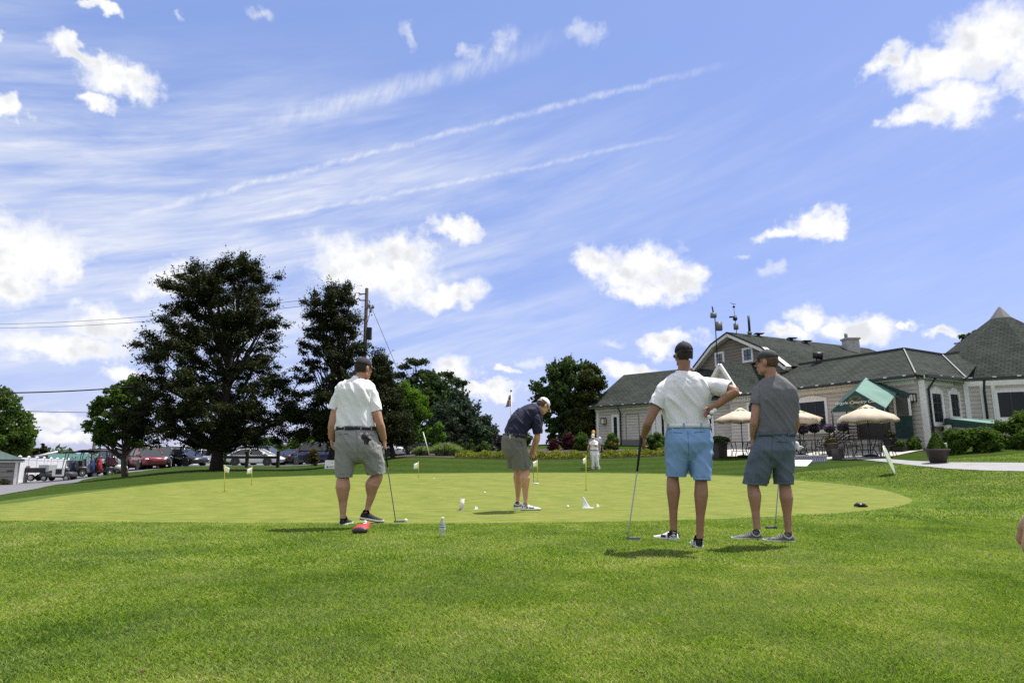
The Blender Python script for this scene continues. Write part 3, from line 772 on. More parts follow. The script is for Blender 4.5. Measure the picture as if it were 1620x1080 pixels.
AWN = mat('green_canvas', (0.016, 0.050, 0.044), .75, vary=.18, vscale=2.0)
AWN_LIT = mat('sunlit_green_canvas', (0.105, 0.215, 0.175), .75, vary=.15, vscale=1.6)  # sunlight on the awning slopes painted in as a paler copy of the canvas
DOORM = mat('door_paint', (0.05, 0.045, 0.04), .5)
GREY = mat('grey_metal', (0.17, 0.175, 0.18), .6, .2)
EAVE, GZ = 4.72, 0.2
class Wall:
    """vertical wall from ground point a to ground point b (seen from the camera a is on the right)"""
    def __init__(s, a, b):
        s.a, s.b = Vector((a[0], a[1], 0)), Vector((b[0], b[1], 0)); s.L = (s.b - s.a).length
        s.e = (s.b - s.a) / s.L; s.n = Vector((s.e.y, -s.e.x, 0))
        if s.n.dot(-s.a) < 0: s.n = -s.n
    def P(s, x, o, z): return s.a + s.e * x + s.n * o + Vector((0, 0, z))
    def hit(s, u, v, o=0.0):
        d = ray(u, v); c = Vector((0, 0, CAM_H)); p0 = s.a + s.n * o
        t = (p0 - c).dot(s.n) / d.dot(s.n); p = c + d * t
        return (p - s.a).dot(s.e), p.z
    def slab(s, x0, x1, z0, z1, o, th, shp=None):
        shp = shp or Shape()
        return shp.box(s.P((x0 + x1) / 2, o + th / 2, (z0 + z1) / 2), (abs(x1 - x0), th, z1 - z0), s.e, s.n, (0, 0, 1))
def roof_poly(name, pts, parent, th=0.12, m=None):
    """thick roof face with UV in metres (along the eave, up the slope)"""
    P = [Vector(p) for p in pts]
    nrm = Vector((0, 0, 0))
    for i in range(len(P)): nrm += (P[i] - P[0]).cross(P[(i + 1) % len(P)] - P[0])
    nrm.normalize()
    if nrm.z < 0: nrm = -nrm; P.reverse()
    hx = Vector((nrm.y, -nrm.x, 0)).normalized() if abs(nrm.z) < .999 else Vector((1, 0, 0)); hy = nrm.cross(hx)
    s = Shape().prism([p - nrm * th for p in P], nrm * th)
    o = s.build(name, m or SHING, parent)
    uv = o.data.uv_layers.new(name='UVMap')
    for l in o.data.loops:
        c = o.data.vertices[l.vertex_index].co; uv.data[l.index].uv = (c.dot(hx), c.dot(hy))
    return o
def xy(u, Y): d = ray(u, HORIZON); return (d.x / d.y * Y, Y)
K1, K2 = xy(1464, 30.5), xy(1160, 41.0)
WR = Wall(K1, K2)                                     # wing with the patio
L1, L2 = (WR.P(WR.L - .3, -1.2, 0).x, WR.P(WR.L - .3, -1.2, 0).y), xy(944, 49.3)
WL = Wall(L1, L2)                                     # left wing
K3 = xy(1528, 32.1); WB = Wall(K3, K1)                # short bay wall with two arched windows
K4 = xy(1760, 29.6); WT = Wall(K4, K3)                # wall below the pointed tower roof
club = thing('clubhouse', 'long low clubhouse with beige clapboard walls, green shingle roofs and a pointed tower roof', 'building', (K1[0], K1[1], 0))
def wallmesh(w, name, m, x0=0.0, x1=None, z0=GZ, z1=EAVE, th=.3):
    return w.slab(x0, w.L if x1 is None else x1, z0, z1, -th, th).build(name, m, club)
for w in (WR, WL, WB, WT): wallmesh(w, 'wall', SIDE)
# end wall and back so that the wings are closed masses
WE = Wall((WL.P(WL.L, -.3, 0).x, WL.P(WL.L, -.3, 0).y), (WL.P(WL.L, -9, 0).x, WL.P(WL.L, -9, 0).y))
DEP = 9.0
def closed_back(w):
    Shape().box(w.P(w.L / 2, -DEP + .15, (GZ + EAVE) / 2), (w.L, .3, EAVE - GZ), w.e, w.n, (0, 0, 1)).build('wall', SIDE, club)
closed_back(WR); closed_back(WL)
# ---- roofs of the two wings
def ridge_height(w, u, v, o):
    return w.hit(u, v, o)
OV = .45
def wing_roof(w, x0, x1, xr0, xr1, zr, half):
    e0, e1 = w.P(x0, OV, EAVE - .05), w.P(x1, OV, EAVE - .05)
    r0, r1 = w.P(xr0, -half, zr), w.P(xr1, -half, zr)
    b0, b1 = w.P(x0, -2 * half - OV, EAVE - .05), w.P(x1, -2 * half - OV, EAVE - .05)
    roof_poly('roof', [e0, e1, r1, r0], club); roof_poly('roof', [b1, b0, r0, r1], club)
    return e0, e1, r0, r1, b0, b1
HALF = DEP / 2
xr, zrR = WR.hit(1430, 553, -HALF)
e0R, e1R, r0R, r1R, b0R, b1R = wing_roof(WR, -.25, WR.L + .1, xr, WR.L + .1, zrR, HALF)
_, zrL = WL.hit(1030, 588.5, -HALF)
e0L, e1L, r0L, r1L, b0L, b1L = wing_roof(WL, -.1, WL.L + .35, -.1, WL.L + .35, zrL, HALF)
# gable triangle closing the left end
Shape().prism([WL.P(WL.L, 0, EAVE - .02), WL.P(WL.L, -HALF, zrL - .15), WL.P(WL.L, -DEP, EAVE - .02)], WL.e * -.2).build('gable', SIDE, club)
Shape().box(WL.P(WL.L - .15, -DEP / 2, (GZ + EAVE) / 2), (.296, DEP - .6, EAVE - GZ - .02), WL.e, WL.n, (0, 0, 1)).build('wall', SIDE, club)
# ---- hip over the bay and link to the tower
eB = WB.P(0, OV, EAVE - .05)
cK1 = e0R
_t = Vector((0, 0, CAM_H)); 
pA = r0R
pB = at(1491, 562.5, 35.6)
pC = at(1563, 553, 38.5)
roof_poly('roof', [cK1, pA, pB, eB], club)
eT1 = WT.P(-.2, OV, EAVE - .05)
apex = at(1582, 493, 37.0)
roof_poly('roof', [eB, pB, pC], club)
tow_c = Vector((apex.x, apex.y, 0))
# tower: eight-sided pyramid
TR = 5.9; TZ = EAVE - .02
oct_ = [tow_c + Vector((math.cos(R(22.5 + 45 * k)) * TR, math.sin(R(22.5 + 45 * k)) * TR, TZ)) for k in range(8)]
for k in range(8):
    roof_poly('tower_roof', [oct_[k], oct_[(k + 1) % 8], apex], club, .1)
s = Shape(); s.loft([[tow_c + Vector((math.cos(R(22.5 + 45 * k)) * r_, math.sin(R(22.5 + 45 * k)) * r_, z_)) for k in range(8)] for r_, z_ in ((.62, apex.z - .52), (.05, apex.z + .28))])
s.build('roof_cap', mat('lead_cap', (0.15, 0.147, 0.145), .7, .1), club)
s = Shape(); s.loft([[tow_c + Vector((math.cos(R(22.5 + 45 * k)) * (TR - .55), math.sin(R(22.5 + 45 * k)) * (TR - .55), z_)) for k in range(8)] for z_ in (GZ, TZ - .1)])
s.build('tower_wall', SIDE, club)
# ridge caps, pale strip on the two hips
HIP = mat('hip_flashing', (0.16, 0.17, 0.155), .6)
for a, b in ((cK1, pA), (eB, pB)):
    Shape().bar(a + Vector((0, 0, .05)), b + Vector((0, 0, .05)), .06, .07).build('hip_flashing', HIP, club)
for a, b in ((r0R, r1R), (pA, pB), (pB, pC)):
    Shape().bar(a + Vector((0, 0, .02)), b + Vector((0, 0, .02)), .05, .22).build('ridge_cap', HIP if False else mat('ridge_shingle', (0.045, 0.053, 0.048), .9), club)
# gutters with hanging clips, fascia
def gutter(w, x0, x1):
    gt_ = Shape().bar(w.P(x0, OV + .07, EAVE - .12), w.P(x1, OV + .07, EAVE - .12), .15, .13, Vector((0, 0, 1))).build('gutter', GUT, club)
    Shape().bar(w.P(x0, OV - .03, EAVE - .15), w.P(x1, OV - .03, EAVE - .15), .05, .16, Vector((0, 0, 1))).build('fascia', TRIM, club)
    w.slab(x0 + .3, x1 - .3, EAVE - .42, EAVE - .12, 0.0, .035).build('frieze', TRIM, club)
    k = x0 + .4
    while k < x1 - .2:
        Shape().box(w.P(k, OV + .15, EAVE - .06), (.16, .03, .05), w.e, w.n, (0, 0, 1)).build('gutter_clip', TRIM, gt_); k += .95
gutter(WR, -.2, WR.L); gutter(WL, 0, WL.L + .35); gutter(WB, .1, WB.L + .1); gutter(WT, -.2, WT.L)
# foundation course
for w in (WR, WB, WT): w.slab(0, w.L, GZ, 1.28, 0.0, .06).build('base_board', TRIM, club)
# corner boards and downspouts
def board(w, u, v, wd=.2, name='corner_board', o=.0, m=TRIM, z0=1.0, z1=EAVE - .3):
    x, _ = w.hit(u, v); w.slab(x - wd / 2, x + wd / 2, z0, z1, o, .05).build(name, m, club); return x
def downspout(w, u, v, z0=1.0):
    x, _ = w.hit(u, v); s = Shape()
    s.tube([w.P(x, OV + .05, EAVE - .2), w.P(x, .13, EAVE - .65), w.P(x, .13, z0)], .055, 8); s.build('downspout', GUT, club, True)
board(WR, 1462, 640, .26); board(WB, 1467, 640, .2); board(WB, 1525, 640, .2); board(WT, 1531, 640, .2); board(WT, 1557, 640, .22); board(WT, 1574, 640, .16)
downspout(WR, 1468.5, 640) if False else downspout(WB, 1469.5, 660); downspout(WT, 1561.5, 660); downspout(WL, 984, 690); board(WL, 946.5, 690, .18)
# windows
def window(w, u0, v0, u1, v1, arch=.0, bars=(0, 0), fw=.14, name='window', glass=BGLASS, o=0.0, sill=True, mullion=TRIM):
    """opening given by two opposite corners in the photo; frame > pane, glazing bars"""
    xa, za = w.hit(u0, v0, o); xb, zb = w.hit(u1, v1, o)
    x0, x1 = min(xa, xb), max(xa, xb); z0, z1 = min(za, zb), max(za, zb)
    s = Shape(); 
    for a, b, c, d in ((x0 - fw, x0, z0 - fw, z1 + fw), (x1, x1 + fw, z0 - fw, z1 + fw), (x0, x1, z0 - fw, z0)): w.slab(a, b, c, d, o, .07, s)
    if arch:
        n = 8; top = []
        for i in range(n + 1):
            f = i / n; top.append((x0 + (x1 - x0) * f, z1 + arch * (1 - (2 * f - 1) ** 2)))
        s.prism([w.P(x, o, z) for x, z in [(x0, z1 - .02)] + [(x, z - .0) for x, z in [(x1, z1 - .02)]] + [(x, z + fw) for x, z in reversed(top)]], w.n * .07)
    else: w.slab(x0, x1, z1, z1 + fw, o, .07, s)
    if sill: w.slab(x0 - fw - .05, x1 + fw + .05, z0 - fw - .06, z0 - fw, o, .14, s)
    fr = s.build(name, TRIM, club)
    w.slab(x0, x1, z0, z1, o, .025).build('pane', glass, fr)
    if bars[0] or bars[1]:
        s = Shape()
        for i in range(1, bars[0] + 1): x = x0 + (x1 - x0) * i / (bars[0] + 1); w.slab(x - .02, x + .02, z0, z1, o + .026, .02, s)
        for j in range(1, bars[1] + 1): z = z0 + (z1 - z0) * j / (bars[1] + 1); w.slab(x0, x1, z - .02, z + .02, o + .047, .008, s)
        s.build('glazing_bar', mullion, fr)
    return fr
MUL = mat('dark_glazing_bar', (0.05, 0.05, 0.05), .5)
window(WB, 1472, 621.5, 1492, 668, .18, (1, 2), .15, mullion=MUL); window(WB, 1501, 622.5, 1518, 659, .16, (1, 2), .15, mullion=MUL)
window(WT, 1577, 621, 1668, 658, 0, (3, 0), .14, mullion=MUL)
window(WT, 1690, 621, 1740, 658, 0, (1, 0), .14)
window(WR, 1262, 637, 1309, 679, .16, (2, 1), .15, mullion=MUL); 
window(WR, 1368, 664, 1396, 690, 0, (1, 0), .12, mullion=MUL) if False else None
window(WR, 1185, 640, 1236, 690, .12, (2, 1), .14, mullion=MUL)
window(WL, 971, 659.5, 978, 705, 0, (0, 0), .18, sill=False); window(WL, 1046.5, 655, 1052, 690, 0, (0, 0), .2, sill=False)
window(WL, 1110, 652, 1128, 700, 0, (1, 1), .16); 
# white pilasters beside the left wing's tall door
for u in (1034.5, 1042): board(WL, u, 680, .30, 'pilaster', z0=1.0)
# garage-like panel with trim lines on the left wing
x0, z0 = WL.hit(990, 656); x1, z1 = WL.hit(1012, 700)
s = Shape()
for a, b, c, d in ((x0 - .03, x0 + .03, z1, z0), (x1 - .03, x1 + .03, z1, z0), (min(x0, x1), max(x0, x1), z0, z0 + .06)): WL.slab(a, b, c, d, 0, .02, s)
s.build('panel_trim', mat('beige_trim', (0.22, 0.20, 0.17), .7), club)
x0, z0 = WL.hit(1001, 703); WL.slab(x0 - .9, x0 + .9, .95, z0 + .35, .0, .12).build('vent_box', mat('vent_grey', (0.16, 0.15, 0.15), .7), club)
# wall lamps
def wall_lamp(w, u, v, sz=.3):
    x, z = w.hit(u, v); s = Shape(); w.slab(x - .06, x + .06, z - .1, z + .1, .0, .16, s)
    w.slab(x - sz / 2, x + sz / 2, z + sz * .5, z + sz * .5 + .05, .02, sz, s); w.slab(x - sz / 2, x + sz / 2, z - sz * .62, z - sz * .55, .02, sz, s)
    for dx in (-1, 1):
        for do in (.04, sz - .02): s.box(w.P(x + dx * sz * .42, do, z), (.03, .03, sz * 1.1), w.e, w.n, (0, 0, 1))
    l = s.build('wall_lamp', DARKM, club)
    w.slab(x - sz * .36, x + sz * .36, z - sz * .53, z + sz * .48, .06, sz * .75).build('lamp_glass', mat('lamp_glass', (0.62, 0.60, 0.52), .3), l)
wall_lamp(WL, 957, 666, .34); wall_lamp(WR, 1446, 629, .30)
# dark entrance recess with door, stair and side curtain under the canopy
x0, z0 = WR.hit(1402, 640); x1, z1 = WR.hit(1370, 690)
WR.slab(x0 - .1, x1 + .35, 1.15, 3.75, 0, .04).build('door', DOORM, club)
xa, _ = WR.hit(1438, 640); xb, _ = WR.hit(1404, 640)
# ---- upper gambrel storey
OG = -3.4
GL = Wall((WR.P(0, OG, 0).x, WR.P(0, OG, 0).y), (WR.P(10, OG, 0).x, WR.P(10, OG, 0).y))
def gpt(u, v): x, z = GL.hit(u, v); return x, z
outline = [gpt(*p) for p in ((1250,583),(1212,553.5),(1157,530),(1131,549),(1103,585))]
apx, apz = gpt(1157, 530)
base_z = min(outline[0][1], outline[-1][1]) - .9
wallpts = [(outline[0][0], base_z)] + outline + [(outline[-1][0], base_z)]
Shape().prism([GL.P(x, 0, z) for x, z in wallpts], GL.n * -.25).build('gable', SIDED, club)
for w_ in ((1133.8,561,1144.5,574.6),(1177.2,554,1189.8,568.6)):
    window(GL, w_[0], w_[1], w_[2], w_[3], 0, (1, 1), .15, glass=SKYGL, mullion=MUL, sill=False)
for i in range(len(outline) - 1):
    (xa_, za_), (xb_, zb_) = outline[i], outline[i + 1]
    Shape().bar(GL.P(xa_, .2, za_ + .02), GL.P(xb_, .2, zb_ + .02), .30, .46, GL.n).build('rake_board', TRIM, club)
DG = 15.0
for i in range(len(outline) - 1):
    (xa_, za_), (xb_, zb_) = outline[i], outline[i + 1]
    roof_poly('upper_roof', [GL.P(xa_, .46, za_ + .20), GL.P(xb_, .46, zb_ + .20), GL.P(xb_, -DG, zb_ + .20), GL.P(xa_, -DG, za_ + .20)], club, .1)
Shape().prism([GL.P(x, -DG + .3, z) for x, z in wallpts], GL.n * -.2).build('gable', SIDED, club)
# small dormer gable above the side entrance
xq, zq = WR.hit(1141, 578, .25)
s1 = WR.hit(1172, 626, .25); s2 = WR.hit(1118, 620, .25)
Shape().prism([WR.P(s1[0], .2, s1[1]), WR.P(xq, .2, zq), WR.P(s2[0], .2, s2[1])], WR.n * -1.6).build('dormer', SIDE, club)
for a, b in (((xq, zq), s1), ((xq, zq), s2)):
    Shape().bar(WR.P(a[0], .3, a[1] + .04), WR.P(b[0], .3, b[1] + .04), .22, .3, WR.n).build('rake_board', TRIM, club)
    roof_poly('roof', [WR.P(a[0], .3, a[1] + .26), WR.P(b[0], .3, b[1] + .26), WR.P(b[0], -3.4, b[1] + .26), WR.P(a[0], -3.4, a[1] + .26)], club, .08)
# chimney
c = at(1346, 548, 49.0); s = Shape()
s.box((c.x, c.y, c.z - 1.2), (.95, .8, 3.4)); s.box((c.x, c.y, c.z + .56), (1.1, .95, .14))
ch = s.build('chimney', mat('painted_brick', (0.40, 0.385, 0.365), .8, vary=.25, vscale=5), club, bevel=.01)
Shape().tube([(c.x - .3, c.y, c.z + .6), (c.x - .3, c.y, c.z + 1.0)], .12, 10).build('flue_pot', GREY, ch, True)
reframe(club)

# roof fittings: each its own thing
def roof_thing(name, label, cat, p, parts, group=None):
    t = thing(name, label, cat, p, 0, group)
    for nm, sh, m in parts: sh.build(nm, m, t, True)
    reframe(t); return t
rp = GL.P(apx, .25, apz + .3); k = .041
s = Shape().tube([rp + Vector((-.9, 0, -1.9)), rp + Vector((-.9, 0, .9))], .035, 6)
s2_ = Shape().box(rp + Vector((-1.0, 0, 1.1)), (.36, .3, .34)); s3 = Shape().box(rp + Vector((-.66, 0, .32)), (.40, .32, .62)); s4 = Shape().tube([rp + Vector((-1.0, 0, 1.3)), rp + Vector((-1.05, 0, 1.75))], .05, 6)
roof_thing('weather_instrument', 'short mast with two grey instrument boxes at the gable peak', 'weather station', rp, [('pole', s, DARKM), ('sensor_box', s2_, GREY), ('cabinet', s3, GREY), ('sensor_head', s4, DARKM)])
q0 = GL.P(apx - .35, -.2, apz - .6)
tp = at(1160.5, 481, q0.y)
mid = q0.lerp(tp, .62)
s = Shape().tube([q0, tp], .025, 6); s2_ = Shape().box(q0.lerp(tp, .42), (.26, .26, .42)); s3 = Shape().ell(mid, .16).tube([mid + Vector((-.4, 0, .12)), mid + Vector((.1, 0, .16))], .06, 6)
s4 = Shape().ell(q0.lerp(tp, .93), .09).tube([tp + Vector((-.22, 0, .08)), tp + Vector((.16, 0, -.02))], .02, 6)
roof_thing('weather_vane_mast', 'tall thin anemometer mast rising above the gable peak', 'weather mast', q0, [('pole', s, GREY), ('sensor_box', s2_, GREY), ('wind_sensor', s3, DARKM), ('wind_vane', s4, DARKM)])
q1 = GL.P(apx - .55, -1.2, apz + .05)
roof_thing('vent_pipe', 'plain dark vent pipe standing on the upper roof ridge', 'vent pipe', q1, [('pipe', Shape().tube([q1, q1 + Vector((0, 0, 1.35))], .09, 8), DARKM), ('collar', Shape().tube([q1, q1 + Vector((0, 0, .2))], .16, 8), GREY)])
for (u, v, lab) in ((1200, 532, 'flat vent cap on the upper roof nearest the gable peak'), (1275.5, 543.5, 'flat vent cap on the upper roof halfway to the chimney'), (1252, 539, 'small dark crest of a vent behind the upper roof ridge')):
    # ray onto the plane of the right upper roof side
    a_, b_, c_ = GL.P(outline[1][0], 0, outline[1][1] + .2), GL.P(outline[2][0], 0, outline[2][1] + .2), GL.P(outline[2][0], -10, outline[2][1] + .2)
    nn = (b_ - a_).cross(c_ - a_); d = ray(u, v); t_ = (a_ - Vector((0, 0, CAM_H))).dot(nn) / d.dot(nn); p = Vector((0, 0, CAM_H)) + d * t_
    if not (20 < p.y < 60): p = GL.P(outline[2][0] - .5, -6, outline[2][1])
    s = Shape().tube([p - Vector((0, 0, .3)), p + Vector((0, 0, .14))], .13, 8); s2_ = Shape().box(p + Vector((0.05, 0, .2)), (.62, .45, .06))
    roof_thing('roof_vent', lab, 'roof vent', p, [('pipe', s, DARKM), ('cap', s2_, DARKM)], 'vents on the upper roof')
xs_, zs_ = WR.hit(1292, 570, -HALF)
p = WR.P(xs_, -HALF, zrR + .02)
s = Shape().tube([p - Vector((0, 0, .2)), p + Vector((0, 0, .45))], .04, 6); s2_ = Shape().tube([p + Vector((-.25, -.1, .45)), p + Vector((.25, -.35, .35))], [.2, .26], 10); s3 = Shape().box(p + Vector((.1, 0, .5)), (.5, .2, .25))
roof_thing('floodlight', 'black floodlight on the ridge above the patio wing', 'floodlight', p, [('post', s, DARKM), ('lamp_head', s2_, DARKM), ('housing', s3, DARKM)])
# ---------------------------------------------------------------- entrance canopy, patio furniture, planting
F0, F1, F2 = at(1314, 651.6, 30.4), at(1353.5, 618.7, 30.0), at(1401.5, 646, 29.0)
xw, zw = WR.hit(1370, 597.5, .3); R1 = WR.P(xw, .3, zw)
xw, zw = WR.hit(1419, 622, .3); R2 = WR.P(xw, .3, zw)
R0 = F0 + (R1 - F1)
can = thing('entrance_canopy', 'green gabled entrance canopy with lettering on its front, reaching out over the steps', 'canopy', (F1.x, F1.y, h1(F1.x, F1.y)))
fn = (F2 - F0).cross(F1 - F0).normalized()
if fn.y > 0: fn = -fn
Shape().prism([F0, F1, F2], fn * -.03).build('front_panel', AWN, can)
up_ = Vector((0, 0, .03))
Shape().prism([F1, R1, R2, F2], up_).build('canopy_roof', AWN_LIT, can)
Shape().prism([F1, F0, R0, R1], up_).build('canopy_roof', AWN, can)
xw, zw = WR.hit(1441, 622, .2)
Shape().prism([R1 + Vector((0, 0, .04)), WR.P(xw, .35, zw), WR.P(xw, .35, zw - .22), R2 + Vector((0, 0, -.1))], WR.n * .05).build('valance', AWN, can)
for p in (F0.lerp(F1, .06), F2.lerp(F1, .05), R0.lerp(R1, .1)):
    gz_ = h1(p.x, p.y); s = Shape().tube([(p.x, p.y, gz_), (p.x, p.y, p.z - .02)], .035, 8); s.build('post', DARKM, can, True)
# lettering on the front panel
def text_on(name, txt, c, ex, ey, size, m, parent, shear=.25, depth=.004, sx=1.0):
    cu = bpy.data.curves.new(name, 'FONT'); cu.body = txt; cu.size = size; cu.align_x = 'CENTER'; cu.align_y = 'CENTER'; cu.shear = shear; cu.extrude = depth
    o = bpy.data.objects.new(name, cu); COL.objects.link(o)
    ex, ey = Vector(ex).normalized(), Vector(ey).normalized(); n_ = ex.cross(ey)
    o.matrix_world = Matrix(((ex.x * sx, ey.x, n_.x, c[0]), (ex.y * sx, ey.y, n_.y, c[1]), (ex.z * sx, ey.z, n_.z, c[2]), (0, 0, 0, 1)))
    bpy.context.view_layer.update()
    me = bpy.data.meshes.new_from_object(o.evaluated_get(bpy.context.evaluated_depsgraph_get())); mw = o.matrix_world.copy()
    bpy.data.objects.remove(o); bpy.data.curves.remove(cu); me.materials.clear()
    me.transform(mw); return link(name, me, m, parent)
ex = (F2 - F0).normalized(); ey = fn.cross(ex); ey = ey if ey.z > 0 else -ey
if ex.cross(ey).dot(fn) < 0: fn = ex.cross(ey)
cc = F0.lerp(F2, .475) + ey * .40 + fn * .014
text_on('lettering', 'Argyle Country Club', cc, ex, ey, .205, mat('cream_lettering', (0.80, 0.76, 0.62), .7), can, .3)
s = Shape()
cc2 = F0.lerp(F2, .47) + ey * .42 + fn * .006
for rr in (.30, .24): 
    ring = [cc2 + ex * (rr * math.cos(a)) + ey * (rr * math.sin(a)) for a in np.linspace(0, 2 * math.pi, 25)]
    s.tube(ring, .010, 4, False)
s.tube([cc2 - ex * .22 - ey * .2, cc2 + ex * .22 + ey * .2], .012, 4); s.tube([cc2 + ex * .22 - ey * .2, cc2 - ex * .22 + ey * .2], .012, 4)
s.build('crest', mat('gold_paint', (0.30, 0.20, 0.06), .6), can)
# side curtain with window
xa, za = WR.hit(1443, 657, .3); xb, zb = WR.hit(1419, 694, .3)
WR.slab(min(xa, xb), max(xa, xb), zb, za, .3, .05).build('side_curtain', AWN, can)
xa2, za2 = WR.hit(1439, 626, .3)
fr = WR.slab(min(xa, xb), max(xa, xb), za + .01, za2, .3, .03).build('side_window', mat('clear_vinyl', (0.10, 0.10, 0.10), .15), can)
s = Shape(); m_ = (min(xa, xb) * .35 + max(xa, xb) * .65)
for x in (min(xa, xb) + .04, min(xa, xb) + .75): WR.slab(x - .05, x + .05, za, za2, .332, .03, s)
s.build('frame', TRIM, fr)
reframe(can)
# low green awning over the lower entrance, right of the bay
a, b, c, d = at(1496, 662.5, 30.6), at(1573, 671.5, 29.3), at(1573, 664.5, 31.0), at(1500, 661.5, 31.6)
low = thing('low_awning', 'low flat green awning above the sunken entrance behind the hedge', 'awning', (a.x, a.y, h1(a.x, a.y)))
Shape().prism([a, b, c, d], (0, 0, .03)).build('awning_top', AWN_LIT, low)
Shape().prism([a + Vector((0, 0, .04)), b + Vector((0, 0, .04)), b + Vector((0, 0, -.26)), a + Vector((0, 0, -.33))], (0, .04, 0)).build('valance', AWN, low)
for p in (a, b, c, d): Shape().tube([(p.x, p.y + .06, h1(p.x, p.y)), (p.x, p.y + .06, p.z)], .04, 6).build('post', DARKM, low)
Shape().prism([a + Vector((.2, .7, -.35)), b + Vector((-.2, .7, -.3)), b + Vector((-.2, .7, -1.6)), a + Vector((.2, .7, -1.6))], (0, .05, 0)).build('back_panel', DOORM, low)
reframe(low)
p = at(1499.5, 677, 30.5)
tl = thing('lantern', 'small square lantern hanging under the left end of the low awning', 'lantern', p)
Shape().box(p, (.22, .2, .3)).build('lamp_glass', mat('lamp_glass', (0.62, 0.60, 0.52), .3), tl); Shape().box(p + Vector((0, 0, .19)), (.28, .26, .06)).build('lamp_cap', DARKM, tl); reframe(tl)
# entrance steps with iron railing
sb = onto(1375, 29.5)
st = thing('steps', 'concrete steps with a black iron railing below the green canopy', 'steps', sb)
D_ = -WR.n
s = Shape(); px, _ = WR.hit(1392, 690)
for i in range(4): s.box(WR.P(px, 1.9 - .32 * i - .16 * 0, sb.z + .09 + .17 * i - .0), (2.0, .32 if i < 3 else 1.2, .18 + .0), WR.e, WR.n, (0, 0, 1))
s.build('tread', CONC, st)
for side in (1.05, ):
    b0, b1_, b2 = WR.P(px + side, 2.3, sb.z), WR.P(px + side, .9, sb.z + .7), WR.P(px + side, .15, sb.z + .7)
    for k in range(5):
        h_ = .25 + .17 * k; s = Shape().tube([b0 + Vector((0, 0, h_)), b1_ + Vector((0, 0, h_)), b2 + Vector((0, 0, h_))], .022, 6); s.build('rail', DARKM, st)
    for p in (b0, b1_, b2): Shape().tube([p + Vector((0, 0, -.1)), p + Vector((0, 0, .98))], .03, 6).build('rail_post', DARKM, st)
b0, b2 = WR.P(px + 2.6, .4, sb.z + .5), WR.P(px + 1.05, .4, sb.z + .5)
for k in range(6): Shape().tube([b0 + Vector((0, 0, .1 + .17 * k)), b2 + Vector((0, 0, .1 + .17 * k))], .02, 6).build('rail', DARKM, st)
reframe(st)

# ---- umbrellas, tables, chairs
UMB = mat('beige_canvas', (0.52, 0.435, 0.325), .8, vary=.12, vscale=2)
UMBP = mat('peach_canvas', (0.56, 0.41, 0.265), .8, vary=.08, vscale=2)
def umbrella(u, vt, Y, label, rad=1.4, m=UMB, rot=0.0):
    top = at(u, vt, Y); g_ = Vector((top.x, top.y, h1(top.x, top.y) + .03))
    t = thing('patio_umbrella', label, 'umbrella', g_, 0, 'patio umbrellas')
    s = Shape(); rings = []
    for r_, dz in ((.06, 0.0), (.40, -.16)): rings.append([(r_, dz)] * 32)
    N = 32
    def ring(r_, dz, sc): return [top + Vector((math.cos(rot + 2 * math.pi * k / N) * r_ * (1 - sc * .05 * (1 - abs(math.cos(4 * (2 * math.pi * k / N))))), math.sin(rot + 2 * math.pi * k / N) * r_ * (1 - sc * .05 * (1 - abs(math.cos(4 * (2 * math.pi * k / N))))), dz - sc * .045 * (1 - abs(math.cos(4 * (2 * math.pi * k / N)))))) for k in range(N)]
    s.loft([ring(.22, -.10, 0), ring(.55, -.24, .3), ring(1.0, -.42, .7), ring(rad, -.60, 1.0), ring(rad + .01, -.68, 1.4)], caps=False)
    c_ = s.build('canopy', m, t, True)
    md = c_.modifiers.new('thickness', 'SOLIDIFY'); md.thickness = .012
    s = Shape(); s.loft([ring(.03, .03, 0), ring(.2, -.05, .3), ring(.36, -.12, 1.6)], caps=False); v_ = s.build('vent', m, c_, True); md = v_.modifiers.new('thickness', 'SOLIDIFY'); md.thickness = .01
    for k in range(8):
        an = rot + math.pi / 4 * k; Shape().tube([top + Vector((0, 0, -.10)), top + Vector((math.cos(an) * rad, math.sin(an) * rad, -.63))], .012, 5).build('rib', DARKM, t)
    Shape().tube([g_, top + Vector((0, 0, .06))], .024, 8).build('pole', DARKM, t, True)
    Shape().loft([[g_ + Vector((math.cos(a) * r_, math.sin(a) * r_, z_)) for a in np.linspace(0, 2 * math.pi, 17)[:-1]] for r_, z_ in ((.30, 0), (.28, .06), (.06, .10))]).build('base', DARKM, t, True)
    reframe(t); return g_
IRON = mat('black_iron', (0.016, 0.016, 0.018), .45, .4)
def table(c, label):
    t = thing('patio_table', label, 'table', c, 0, 'iron patio tables')
    s = Shape(); N = 24
    s.loft([[c + Vector((math.cos(2 * math.pi * k / N) * r_, math.sin(2 * math.pi * k / N) * r_, z_)) for k in range(N)] for r_, z_ in ((.045, .72), (.62, .72), (.62, .75), (.045, .75))], False); s.build('table_top', IRON, t)
    s = Shape().tube([c + Vector((math.cos(2 * math.pi * k / N) * .35, math.sin(2 * math.pi * k / N) * .35, .3)) for k in range(N + 1)], .014, 5, False); s.build('ring', IRON, t)
    for k in range(4):
        a = math.pi / 4 + math.pi / 2 * k; d = Vector((math.cos(a), math.sin(a), 0))
        Shape().tube([c + d * .5 + Vector((0, 0, 0)), c + d * .32 + Vector((0, 0, .35)), c + d * .45 + Vector((0, 0, .72))], .018, 6).build('leg', IRON, t)
    reframe(t)
